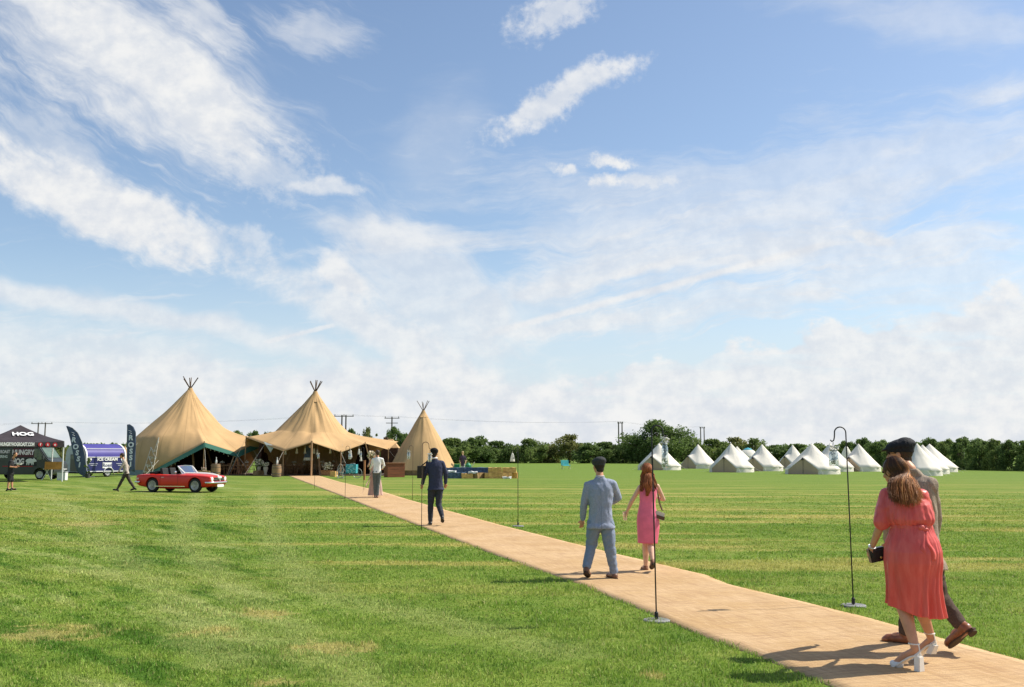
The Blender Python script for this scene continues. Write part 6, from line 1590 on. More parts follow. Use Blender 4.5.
def shoe(t, an, to, sole, m, ms, vox, k=1.0, name='shoe'):
    d = (to - an); dz = Vector((d.x, d.y, d.z)).normalized(); up = Vector((0, 0, 1)); up = (up - dz * up.dot(dz)).normalized(); Rm = rot_to(dz, up)
    bm = new(); heel = an - up * (0.055 * k) - dz * 0.035 * k
    caps(bm, an - up * 0.0, heel + dz * 0.02, 0.045 * k, 0.042 * k); caps(bm, heel + dz * 0.02 + up * 0.01, to, 0.044 * k, 0.034 * k); ell(bm, to + dz * 0.005 - up * 0.004, (0.046 * k, 0.055 * k, 0.032 * k), Rm)
    o = bake(name, bm, vox, m, t, 2)
    bm = new(); c = (heel + to) / 2 - up * 0.030 * k; L = (to - heel).length
    a_, b_ = heel - up * 0.040 * k - dz * 0.040 * k, to - up * 0.030 * k + dz * 0.050 * k; sd = dz.cross(up); W_ = [.016, .030, .035, .034, .030, .030, .036, .042, .044, .040, .030, .012]; rows = []
    for q, w in enumerate(W_):
        c = a_.lerp(b_, q / 11) + up * (0.006 * math.sin(PI * q / 11)); rows.append([bm.verts.new(c + sd * sx * w * k + up * dz_) for sx, dz_ in ((-1, 0.007), (1, 0.007), (1, -0.007), (-1, -0.007))])
    for r0, r1 in zip(rows, rows[1:]):
        for q in range(4): bm.faces.new((r0[q], r0[(q + 1) % 4], r1[(q + 1) % 4], r1[q]))
    bm.faces.new(rows[0][::-1]); bm.faces.new(rows[-1])
    lathe_(bm, heel - up * 0.054 * k, 0.033 * k, 0.036 * k, Rm, 0.020); obj('sole', bm, ms, o); return o
def lathe_(bm, c, rx, ry, Rm, th):
    b2 = [[bm.verts.new(c + Rm @ Vector((math.cos(2 * PI * k / 18) * rx, math.sin(2 * PI * k / 18) * ry, z))) for k in range(18)] for z in (-th / 2, th / 2)]
    for k in range(18): bm.faces.new((b2[0][k], b2[0][(k + 1) % 18], b2[1][(k + 1) % 18], b2[1][k]))
    bm.faces.new(b2[0][::-1]); bm.faces.new(b2[1])
def flatcap(t, P_, Rm, m, k, vox, name='flat_cap'):
    bm = new(); r, f, u = Rm.col[0], Rm.col[1], Rm.col[2]
    tilt = rot_to(f * 1.0 - u * 0.22, u + f * 0.22)
    ell(bm, P_(0, -0.012, 0.075), (0.096 * k, 0.120 * k, 0.056 * k), tilt, 24, 14); ell(bm, P_(0, -0.045, 0.080), (0.092 * k, 0.082 * k, 0.064 * k), tilt, 20, 12)
    loftring(bm, [(P_(0, -0.008, 0.020), r, f, 0.083 * k, 0.104 * k), (P_(0, -0.008, 0.075), r, f, 0.088 * k, 0.108 * k)], 24)
    ell(bm, P_(0, 0.105, 0.045), (0.062 * k, 0.050 * k, 0.010 * k), rot_to(f - u * 0.35, u + f * 0.35), 16, 8)
    return bake(name, bm, vox, m, t, 2, nfold(0.002, 25, 25))
def shorthair(t, P_, Rm, m, k, vox):
    bm = new(); ell(bm, P_(0, -0.020, 0.032), (0.080 * k, 0.094 * k, 0.092 * k), Rm, 20, 14); ell(bm, P_(0, -0.055, -0.035), (0.058 * k, 0.045 * k, 0.055 * k), Rm, 14, 10)
    return bake('hair', bm, vox, m, t, 1, nfold(0.004, 60, 30))
def collar(t, j, Rt, m, k, r0=0.060, h=0.03):
    bm = new(); r, f = Rt.col[0], Rt.col[1]; n = j['neck']; prev = None
    for q in range(25):
        a = 2 * PI * q / 24; d = r * math.cos(a) * r0 * k + f * math.sin(a) * r0 * k * 0.95; z = 0.012 if math.sin(a) < 0.5 else -0.01
        p = (bm.verts.new(n + d + Vector((0, 0, z))), bm.verts.new(n + d * 0.93 + Vector((0, 0, z + h))))
        if prev: bm.faces.new((prev[0], prev[1], p[1], p[0]))
        prev = p
    o = obj('shirt_collar', bm, m, t); o.modifiers.new('s', 'SOLIDIFY').thickness = 0.006; smooth_shade(o); return o
def suit_mat(name, col, var=0.12, check=None, rough=0.85):
    m = mat(name, col, rough, var, 60, bump=0.25, bscale=350, spec=0.15)
    return m
def strands(t, name, roots, paths_fn, n, rad, m, seed=0, seg=10):
    rg = random.Random(seed); bm = new()
    for i in range(n):
        pts = paths_fn(rg, i)
        rd = rad * rg.uniform(0.6, 1.4); tube(bm, pts, [rd * (1 - 0.75 * (q / (len(pts) - 1)) ** 3) for q in range(len(pts))], 5, True)
    o = obj(name, bm, m, t); smooth_shade(o); return o

# ---- man in the blue-grey suit --------------------------------------------------
def blue_man():
    d = 13.85; b = G(600, 576); q = lambda px, py, y=0.0: PT(px, py, d + y)
    J = dict(head=q(598.6, 466.5, .05), neck=q(600, 477.5, .0), shL=q(587.5, 484.5), shR=q(613, 482.5), elL=q(584.0, 503, .02), wrL=q(582.6, 519.5, .10), elR=q(618.3, 498, .10), wrR=q(612, 502, .34),
             hipL=q(594.5, 523), hipR=q(607, 523), knL=q(591.5, 545, .08), knR=q(610, 548, -.02), anL=q(586.5, 567.5, -.06), anR=q(614.0, 573.2, .0), look=(-0.35, 1, 0.02), fwd=(-0.15, 1, 0))
    J['toL'] = J['anL'] + V(0.03, 0.14, -0.095); J['toR'] = J['anR'] + V(-0.05, 0.16, -0.045); J['haL'] = J['wrL'] + V(-0.01, 0.02, -0.08)
    J['toR'].z = 0.045; J['anR'].z = 0.09
    t, j, P_, Rm, sh, pel, Rt, up_, rt = person('person', 'man in pale blue-grey suit and dark flat cap striding away beside the pink dress', b, J, 0.009, SKIN, 0.96, hands='LR')
    SB = suit_mat('suit_blue', (0.265, 0.30, 0.40)); tops(t, j, sh, pel, Rt, up_, 0.98, SB, 0.010, hem=0.07, seed=2, amp=0.007, flare=1.08)
    trousers(t, j, pel, Rt, up_, 0.98, mat('suit_blue_trousers', (0.19, 0.235, 0.32), 0.9, 0.08, 40, bump=0.3, bscale=300), 0.010, 3, hemw=0.062, knee=0.082, thigh=0.105)
    BR = mat('brown_leather', (0.17, 0.075, 0.04), 0.4, 0.2, 20, spec=0.5); SO = mat('shoe_sole', (0.06, 0.035, 0.02), 0.8)
    for s in 'LR': shoe(t, j['an' + s], j['to' + s], 0, BR, SO, 0.007)
    flatcap(t, P_, Rm, suit_mat('cap_charcoal', (0.045, 0.048, 0.05)), 0.98, 0.007); shorthair(t, P_, Rm, mat('dark_hair', (0.025, 0.018, 0.014), 0.6, 0.4, 80), 0.96, 0.008)
    collar(t, j, Rt, mat('shirt_pale', (0.50, 0.55, 0.65), 0.8), 0.98, 0.060, 0.012)
    bm = new(); r, f = Rt.col[0], Rt.col[1]; a, bb = sh - f * 0.118, pel - up_ * 0.10 - f * 0.142; tube(bm, [a.lerp(bb, k / 8) - f * (0.012 * math.sin(PI * k / 8)) for k in range(9)], 0.003, 5); obj('back_seam', bm, mat('seam_dark', (0.13, 0.16, 0.22)), t)
blue_man()
# ---- woman in the pink dress -----------------------------------------------------
def hair_flow(c0, pts, rad, spread, wave, rg, seg=12):
    """a lock following pts with an offset that keeps it in a bundle"""
    a = rg.uniform(0, 2 * PI); rr = math.sqrt(rg.random()) * spread; o = []
    n = len(pts)
    for s in range(seg + 1):
        f = s / seg * (n - 1) * 0.999; i = int(f); p = pts[i].lerp(pts[min(i + 1, n - 1)], f - i); w = rad[i] + (rad[min(i + 1, n - 1)] - rad[i]) * (f - i)
        ph = a + wave * s / seg; o.append(p + Vector((math.cos(ph), math.sin(ph) * 0.55, 0)) * rr * w + Vector((math.sin(s * 1.1 + a * 3), math.cos(s * 0.9 + a), 0)) * 0.006)
    return o
AUB = mat('auburn_hair', (0.27, 0.085, 0.028), 0.6, 0.5, 70, spec=0.25, stretch=(1, 1, 0.15)); AUBD = mat('auburn_tie', (0.08, 0.03, 0.02), 0.6)
def pink_woman():
    d = 14.65; b = G(649, 571); q = lambda px, py, y=0.0: PT(px, py, d + y)
    J = dict(head=q(647, 471, .03), neck=q(648.5, 481.5), shL=q(640, 486.5), shR=q(657.3, 485.5), elL=q(631.5, 501.5, .04), wrL=q(627.2, 511, .12), elR=q(663.6, 499.5, .08), wrR=q(657.5, 497.5, .24),
             hipL=q(643.5, 521), hipR=q(653, 521), knL=q(645.5, 543, .05), knR=q(650, 543.5, -.02), anL=q(645.8, 563.5, .10), anR=q(652.6, 560, -.20), look=(-0.05, 1, -0.1), fwd=(0, 1, 0))
    J['anL'].z = 0.085; J['toL'] = J['anL'] + V(-0.02, 0.15, -0.045); J['toR'] = J['anR'] + V(0.0, 0.12, -0.10); J['haL'] = J['wrL'] + V(-0.02, 0.03, -0.07); J['haR'] = J['wrR'] + V(-0.06, 0.04, 0.02)
    t, j, P_, Rm, sh, pel, Rt, up_, rt = person('person', 'woman with auburn ponytail in a sleeveless pink dress, walking on the matting', b, J, 0.0085, SKINF, 0.90, female=True, hands='LR')
    PK = mat('pink_dress', (0.78, 0.16, 0.26), 0.6, 0.10, 6, bump=0.2, bscale=60, spec=0.3); r, f = Rt.col[0], Rt.col[1]
    cz = lambda px, py, y=0: q(px, py, y) - b
    R_ = [(cz(648.5, 483.3), .055, .05), (cz(648.7, 485.3), .105, .062), (cz(648.7, 488), .128, .085), (cz(648, 494), .124, .102), (cz(647.5, 502), .112, .098), (cz(647.3, 508), .124, .106), (cz(647.8, 515), .152, .122), (cz(648.2, 521), .163, .130), (cz(648.3, 528), .160, .132), (cz(648, 536), .150, .128), (cz(647.7, 543), .142, .122)]
    # finer rings with vertical drape
    rings = []; n = 60
    for s in range(n):
        g = s / (n - 1) * (len(R_) - 1); i = min(int(g), len(R_) - 2); e = g - i; c = R_[i][0].lerp(R_[i + 1][0], e); rings.append((c, r, f, R_[i][1] + (R_[i + 1][1] - R_[i][1]) * e, R_[i][2] + (R_[i + 1][2] - R_[i][2]) * e))
    bm = new(); loftring(bm, rings, 96, lambda i, a: 1 + 0.035 * max(0, (i - 22) / n) * math.sin(a * 9 + 1.5 * math.sin(a * 2)) + 0.012 * mn.noise(Vector((math.cos(a) * 3, math.sin(a) * 3, i * 0.12))))
    smooth_shade(obj('dress', bm, PK, t))
    # hair: crown and a thick wavy ponytail
    bm = new(); ell(bm, P_(0, -0.018, 0.022), (0.080, 0.096, 0.094), Rm, 20, 14); hs_ = bake('hair', bm, 0.008, AUB, t, 1, nfold(0.003, 50, 20))
    def path(rg, i):
        if i < 170: # over the crown to the tie
            a = rg.uniform(-1.6, 1.6); e_ = rg.uniform(1.09, 1.18)
            def on_(x, y, z): v_ = Vector((x, y, z)).normalized() * e_; return P_(v_.x * 0.080, -0.018 + v_.y * 0.096, 0.022 + v_.z * 0.094)
            sx_ = math.sin(a); cx_ = math.cos(a); return [on_(sx_, 0.6, cx_ * 0.9), on_(sx_, 0.1, cx_ * 1.1), on_(sx_ * 0.95, -0.5, cx_ * 0.9 - 0.1), on_(sx_ * 0.6, -0.9, cx_ * 0.4 - 0.25), P_(0, -0.125, -0.03)]
        tie = P_(0, -0.095, -0.03); pts = [tie, P_(0.0, -0.13, -0.07), cz(647.5, 484, -.13), cz(648.3, 490, -.135), cz(647.0, 496, -.13)]
        return hair_flow(None, pts, [0.25, 0.9, 1.15, 0.9, 0.3], 0.055, 2.5, rg)
    strands(t, 'ponytail', None, path, 400, 0.0045, AUB, 4); t.children
    # wispy long locks swept to both sides of the shoulders
    def side(rg, i):
        s = -1 if i % 2 else 1; pts = [P_(0.06 * s, -0.03, 0.0), P_(0.075 * s, -0.03, -0.08), cz(648.5 + s * 6, 486.5, -.05), cz(648.5 + s * 7.3 - (3 if s > 0 else 0), 491.5, -.09)]; return hair_flow(None, pts, [0.5, 1, 1.2, 0.6], 0.036, 3, rg)
    strands(t, 'loose_locks', None, side, 130, 0.004, AUB, 9)
    SA = mat('tan_sandal', (0.22, 0.10, 0.055), 0.6)
    for s in 'LR': shoe(t, j['an' + s] - V(0, 0, 0.012), j['to' + s], 0, SA, mat('shoe_sole', (0.06, 0.035, 0.02)), 0.0075, 0.80, 'sandal')
    # shoulder bag and strap
    bg_ = thing('shoulder_bag', 'small white and brown shoulder bag hanging at the right hip of the pink dress', 'bag', tuple(q(659.5, 515, -.06)))
    bm = new(); rough_box(bm, (0.13, 0.05, 0.11), 3, 0.004, 4); bm.transform(Matrix.Rotation(R(18), 4, 'Y') @ Matrix.Translation((0, 0, -0.06))); smooth_shade(obj('body', bm, mat('bag_cream', (0.60, 0.53, 0.45), 0.6), bg_), R(60))
    bm = new(); box(bm, (0.01, -0.030, -0.035), (0.12, 0.012, 0.05), Matrix.Rotation(R(18), 3, 'Y'), 0.004); obj('flap', bm, mat('bag_brown', (0.10, 0.05, 0.03), 0.5), bg_)
    o = q(659.5, 515, -.06); bm = new(); tube(bm, [q(655.5, 484.3, -.05) - o, q(657.3, 492, -.14) - o, q(659, 503, -.14) - o, V(0.03, -0.02, 0.07)], 0.006, 6); tube(bm, [q(655.5, 484.3, -.05) - o, q(656.5, 487, .08) - o, q(660, 503, .06) - o, V(0.05, 0.02, 0.06)], 0.006, 6); obj('strap', bm, mat('bag_brown', (0.10, 0.05, 0.03)), bg_)
    # clear plastic cup in her left hand
    cp_ = q(625.3, 516.5, .12); cu = thing('plastic_cup', 'clear plastic cup held between the suited man and the pink dress', 'cup', tuple(cp_ - V(0, 0, 0.055)))
    bm = new(); lathe(bm, [(0.0, 0.0), (0.028, 0.0), (0.040, 0.12), (0.043, 0.122)], 20); smooth_shade(obj('cup', bm, glass('cup_plastic', (0.88, 0.9, 0.9), 0.6), cu)); bm = new(); lathe(bm, [(0, 0.004), (0.0275, 0.004), (0.031, 0.03), (0, 0.03)], 16); obj('drink', bm, glass('drink', (0.8, 0.8, 0.7), 0.7), cu)
pink_woman()
# ---- man in navy with dark bag ------------------------------------------------------
def navy_man():
    d = 24.1; b = G(436, 522); q = lambda px, py, y=0.0: PT(px, py, d + y)
    J = dict(head=q(434.3, 453.8, .02), neck=q(434.8, 459.2), shL=q(428.3, 463), shR=q(442.5, 462.5), elL=q(424.6, 474.5, .02), wrL=q(422.5, 484, .08), elR=q(446.2, 473.5, .02), wrR=q(445.4, 483.5, .10),
             hipL=q(432, 487.5), hipR=q(439.5, 487.5), knL=q(430.6, 504.5, .06), knR=q(438.6, 504, .0), anL=q(430.4, 519.3, .08), anR=q(442.3, 516.3, -.22), look=(0.05, 1, 0), fwd=(0, 1, 0))
    J['anL'].z = 0.09; J['toL'] = J['anL'] + V(-0.03, 0.16, -0.045); J['toR'] = J['anR'] + V(0.0, 0.12, -0.10)
    t, j, P_, Rm, sh, pel, Rt, up_, rt = person('person', 'man in navy suit and black flat cap walking away, carrying a dark bag', b, J, 0.011, SKIN, 1.0, hands='LR')
    tops(t, j, sh, pel, Rt, up_, 1.03, suit_mat('suit_navy', (0.042, 0.047, 0.085)), 0.012, hem=0.06, seed=8, flare=1.06); trousers(t, j, pel, Rt, up_, 1.0, mat('suit_dark', (0.035, 0.038, 0.052), 0.9, 0.15, 30), 0.012, 5, knee=0.074, hemw=0.055)
    BK = mat('black_leather', (0.015, 0.013, 0.012), 0.35, spec=0.5); SO = mat('shoe_sole_dark', (0.02, 0.02, 0.02))
    for s in 'LR': shoe(t, j['an' + s], j['to' + s], 0, BK, SO, 0.009)
    flatcap(t, P_, Rm, suit_mat('cap_black', (0.016, 0.016, 0.018)), 1.03, 0.009); shorthair(t, P_, Rm, mat('dark_hair', (0.025, 0.018, 0.014)), 1.0, 0.01); collar(t, j, Rt, mat('white_shirt', (0.75, 0.75, 0.75), 0.8), 1.0, 0.062, 0.03)
    o = q(421.3, 472, .05); bg_ = thing('dark_bag', 'dark brown box-shaped bag slung at the left arm of the man in navy', 'bag', tuple(o)); bm = new(); rough_box(bm, (0.17, 0.30, 0.30), 8, 0.006, 5); bm.transform(Matrix.Translation((0, 0, -0.15))); obj('body', bm, mat('bag_dark', (0.030, 0.022, 0.018), 0.6, 0.2, 8), bg_)
    bm = new(); tube(bm, [V(0.0, 0.12, 0.14), q(426.5, 461.8, .1) - o, q(427.5, 460.6, 0) - o, q(426.5, 461.8, -.1) - o, V(0.0, -0.12, 0.14)], 0.012, 6); obj('strap', bm, mat('bag_dark', (0.03, 0.022, 0.018)), bg_)
navy_man()
# ---- bride and groom -------------------------------------------------------------------
def groom():
    d = 38.9; b = G(376, 497.2); q = lambda px, py, y=0.0: PT(px, py, d + y)
    J = dict(head=q(377.6, 453.2, .05), neck=q(377.6, 457), shL=q(373, 459), shR=q(382.3, 459), elL=q(371.8, 465.5, .12), wrL=q(370.3, 468.5, .3), elR=q(384, 465.5, .10), wrR=q(382.3, 468.5, .3),
             hipL=q(374.6, 472.5), hipR=q(379.2, 472.5), knL=q(375.0, 484, .05), knR=q(378.2, 484, .02), anL=q(375.2, 494.5, .06), anR=q(377.3, 495, -.05), look=(-0.3, 1, -0.1), fwd=(-0.1, 1, 0))
    for s in 'LR': J['an' + s].z = 0.09; J['to' + s] = J['an' + s] + V(-0.02, 0.16, -0.045)
    t, j, P_, Rm, sh, pel, Rt, up_, rt = person('person', 'man in white shirt and grey trousers, back turned, holding the bride', b, J, 0.014, SKIN, 1.0)
    tops(t, j, sh, pel, Rt, up_, 1.0, mat('white_shirt', (0.75, 0.75, 0.75)), 0.015, hem=0.02, seed=1, name='shirt', loose=0.88); trousers(t, j, pel, Rt, up_, 0.98, mat('grey_green_trousers', (0.10, 0.12, 0.115), 0.85, 0.15, 20), 0.014, 3, hemw=0.05, knee=0.07, thigh=0.095)
    for s in 'LR': shoe(t, j['an' + s], j['to' + s], 0, mat('brown_leather', (0.17, 0.075, 0.04)), mat('shoe_sole', (0.06, 0.035, 0.02)), 0.011)
    shorthair(t, P_, Rm, mat('brown_hair', (0.05, 0.03, 0.02), 0.6, 0.4, 80), 1.05, 0.012)
    d = 39.45; b = G(373, 496.0); b.y = d; b.x = PT(373, 490, d).x
    BL_ = mat('blush_dress', (0.60, 0.42, 0.36), 0.8, 0.12, 5, trans=0.2)
    J = dict(head=q(374.2, 455.2, 0.5), neck=q(374.6, 459.3, 0.5), shL=q(370.4, 461.2, .5), shR=q(379, 461.2, .55), elL=q(367.8, 466.5, .35), wrL=q(370.0, 461.5, .25), elR=q(383.2, 464.5, .35), wrR=q(382.5, 460.3, .15),
             hipL=q(373, 473, .5), hipR=q(378, 473, .5), knL=q(373, 484, .5), knR=q(378, 484, .5), anL=q(373, 494, .5), anR=q(378, 494, .5), look=(0.1, -1, 0.1), fwd=(0.1, -1, 0))
    for s in 'LR': J['an' + s].z = 0.09; J['to' + s] = J['an' + s] + V(0.0, -0.14, -0.045)
    J['shL'], J['shR'] = J['shR'], J['shL']; J['elL'], J['elR'] = J['elR'], J['elL']; J['wrL'], J['wrR'] = J['wrR'], J['wrL']; J['hipL'], J['hipR'] = J['hipR'], J['hipL']
    t, j, P_, Rm, sh, pel, Rt, up_, rt = person('person', 'bride in long blush dress with train, mostly hidden behind the white-shirted man', tuple(b), J, 0.014, SKINF, 0.9, female=True)
    bw = Vector(b); rows = []; bm = new(); A = PT(374.7, 461, 39.4); r3 = V(1, 0, 0); f3 = V(0, 1, 0)
    ctr = [(374.7, 459.8, .5, .09, .08), (374.7, 462, .5, .17, .12), (374.7, 468, .5, .14, .12), (374.9, 473, .52, .19, .15), (375.4, 480, .56, .21, .17), (375.4, 487, .60, .25, .20), (375.2, 492, .62, .27, .22), (375.2, 495.2, .64, .29, .24)]
    rings = []
    for s in range(40):
        g = s / 39 * (len(ctr) - 1); i = min(int(g), len(ctr) - 2); e = g - i; c = [ctr[i][m_] + (ctr[i + 1][m_] - ctr[i][m_]) * e for m_ in range(5)]; p = PT(c[0], c[1], 38.9 + c[2]) - bw; p.z = max(p.z, 0.02); rings.append((p, r3, f3, c[3], c[4]))
    loftring(bm, rings, 72, lambda i, a: 1 + 0.07 * (i / 40) * math.sin(a * 11 + math.sin(a * 3))); smooth_shade(obj('dress', bm, BL_, t))
    # train lifted to the left
    bm = new(); rr = []
    for s in range(13):
        f_ = s / 12; a = PT(372.5 - 3 * f_, 468 + 12 * f_, 39.3) - bw; bb = PT(371 - 9.5 * f_, 474 + 20.5 * f_, 39.2 - 0.3 * f_) - bw; bb.z = max(bb.z, 0.03); rr.append([bm.verts.new(a.lerp(bb, m_ / 8) + V(0, 0.06 * math.sin(s * 1.5 + m_), 0)) for m_ in range(9)])
    for a, bb in zip(rr, rr[1:]):
        for m_ in range(8): bm.faces.new((a[m_], a[m_ + 1], bb[m_ + 1], bb[m_]))
    o = obj('train', bm, BL_, t); smooth_shade(o)
    bm = new(); ell(bm, P_(0, -0.02, 0.02), (0.082, 0.095, 0.095), Rm); ell(bm, P_(0, -0.09, -0.12), (0.07, 0.05, 0.15), Rm); bake('hair', bm, 0.012, mat('brown_hair', (0.05, 0.03, 0.02)), t, 1, nfold(0.004, 40, 20))
    bouquet('bridal_bouquet', 'round bridal bouquet of cream flowers held up left of the groom', tuple(PT(371.3, 457.5, 38.95)), 0.17, [('blooms', (0.68, 0.58, 0.44)), ('leaves', (0.14, 0.19, 0.07))], 90, 'flowers', None, 12)
groom()
# ---- striding man, gazebo man, bale woman ---------------------------------------------------
def stride_man():
    d = 46.0; b = G(125, 490.8); q = lambda px, py, y=0.0: PT(px, py, d + y)
    J = dict(head=q(121.8, 455.6), neck=q(123.5, 459.5), shL=q(124.4, 461.6, -.17), shR=q(124.8, 461.6, .17), elL=q(121.2, 467, -.22), wrL=q(118.8, 471.5, -.22), elR=q(128.4, 466.8, .22), wrR=q(127.0, 472, .25),
             hipL=q(126, 472.8, -.09), hipR=q(126.2, 472.8, .09), knL=q(121.6, 481, -.09), knR=q(129.6, 481, .09), anL=q(117.4, 489.0, -.08), anR=q(134.2, 487.8, .09), look=(-1, -0.1, -0.1), fwd=(-1, 0, 0))
    J['toL'] = J['anL'] + V(-0.16, 0, -0.02); J['toR'] = J['anR'] + V(-0.13, 0, -0.08)
    t, j, P_, Rm, sh, pel, Rt, up_, rt = person('person', 'man in pale top and dark trousers striding left toward the ice cream trailer', b, J, 0.014, SKIN, 1.0)
    tops(t, j, sh, pel, Rt, up_, 1.0, mat('stone_top', (0.42, 0.37, 0.31), 0.9, 0.12, 12), 0.015, hem=0.06, seed=5, name='pullover'); trousers(t, j, pel, Rt, up_, 0.98, mat('brown_trousers', (0.060, 0.048, 0.038), 0.9, 0.2, 20), 0.015, 4, hemw=0.05, knee=0.07)
    for s in 'LR': shoe(t, j['an' + s], j['to' + s], 0, mat('black_leather', (0.015, 0.013, 0.012)), mat('shoe_sole_dark', (0.02, 0.02, 0.02)), 0.012)
    shorthair(t, P_, Rm, mat('brown_hair', (0.05, 0.03, 0.02)), 1.05, 0.012)
stride_man()
def gazebo_man():
    d = 46.3; b = G(11, 490.3); q = lambda px, py, y=0.0: PT(px, py, d + y)
    J = dict(head=q(15.2, 454.5), neck=q(12.9, 458.5), shL=q(10.8, 461, -.19), shR=q(11.6, 460.8, .19), elL=q(9.0, 466.6, -.26), wrL=q(14.8, 467.2, -.20), elR=q(11.5, 467, .24), wrR=q(16.6, 466.4, .12),
             hipL=q(10.0, 473.2, -.09), hipR=q(10.6, 473.2, .09), knL=q(9.2, 481, -.10), knR=q(12.0, 481, .10), anL=q(7.8, 488.6, -.10), anR=q(12.2, 488.2, .12), look=(1, -0.1, -0.15), fwd=(1, 0, 0))
    J['toL'] = J['anL'] + V(0.15, -0.02, -0.04); J['toR'] = J['anR'] + V(0.15, 0, -0.04)
    t, j, P_, Rm, sh, pel, Rt, up_, rt = person('person', 'man in black T-shirt and black shorts at the left edge by the gazebo', b, J, 0.014, SKIN, 1.0, legskin='bare')
    BT = mat('black_cotton', (0.022, 0.022, 0.024), 0.9, 0.2, 10); tops(t, j, sh, pel, Rt, up_, 1.04, BT, 0.015, hem=0.08, long=False, seed=5, name='t_shirt')
    bm = new(); ell(bm, pel, (0.17, 0.14, 0.13))
    for s in 'LR': caps(bm, j['hip' + s], j['hip' + s].lerp(j['kn' + s], 0.92), 0.105, 0.088)
    bake('shorts', bm, 0.015, BT, t, 2, nfold(0.006))
    for s in 'LR': shoe(t, j['an' + s], j['to' + s], 0, mat('black_leather', (0.015, 0.013, 0.012)), mat('shoe_sole_dark', (0.02, 0.02, 0.02)), 0.012)
    shorthair(t, P_, Rm, mat('brown_hair', (0.05, 0.03, 0.02)), 1.0, 0.012)
    o = q(19.2, 464.8, 0); pl = thing('paper_tray', 'white paper tray held by the man in the black T-shirt', 'tray', tuple(o)); bm = new(); lathe(bm, [(0, 0), (0.10, 0), (0.14, 0.05)], 4, a0=PI / 4, a1=2 * PI + PI / 4); ob = obj('tray', bm, ALU, pl); ob.modifiers.new('s', 'SOLIDIFY').thickness = 0.006
gazebo_man()
def bale_woman():
    d = 82.0; b = G(464, 475.0); d = b.y; q = lambda px, py, y=0.0: PT(px, py, d + y)
    J = dict(head=q(462.6, 452.6), neck=q(462.7, 455.2), shL=q(460.6, 456.3), shR=q(464.8, 456.3), elL=q(459.4, 460.0), wrL=q(460.2, 462.6, -.2), elR=q(466.2, 460), wrR=q(465.4, 462.8, -.2),
             hipL=q(461.6, 464.6), hipR=q(463.8, 464.6), knL=q(461.7, 469.5), knR=q(463.9, 469.5), anL=q(461.6, 474), anR=q(464, 474), look=(-0.4, -1, -0.1), fwd=(-0.3, -1, 0))
    J['shL'], J['shR'], J['elL'], J['elR'], J['wrL'], J['wrR'] = J['shR'], J['shL'], J['elR'], J['elL'], J['wrR'], J['wrL']; J['hipL'], J['hipR'], J['knL'], J['knR'], J['anL'], J['anR'] = J['hipR'], J['hipL'], J['knR'], J['knL'], J['anR'], J['anL']
    for s in 'LR': J['an' + s].z = 0.08; J['to' + s] = J['an' + s] + V(-0.04, -0.14, -0.04)
    t, j, P_, Rm, sh, pel, Rt, up_, rt = person('person', 'blonde woman in dark top and pale trousers standing behind the straw bale lounge', b, J, 0.018, SKINF, 0.95, female=True)
    tops(t, j, sh, pel, Rt, up_, 0.95, mat('plum_top', (0.07, 0.05, 0.085), 0.9, 0.2), 0.018, hem=0.1, long=False, name='top'); trousers(t, j, pel, Rt, up_, 0.9, mat('pale_trousers', (0.45, 0.47, 0.52), 0.9), 0.018, 3)
    bm = new(); ell(bm, P_(0, -0.02, 0.03), (0.09, 0.10, 0.10), Rm); ell(bm, P_(0, -0.06, -0.08), (0.09, 0.06, 0.12), Rm); bake('hair', bm, 0.014, mat('blonde_hair', (0.45, 0.33, 0.16), 0.6, 0.2, 40), t, 1)
bale_woman()
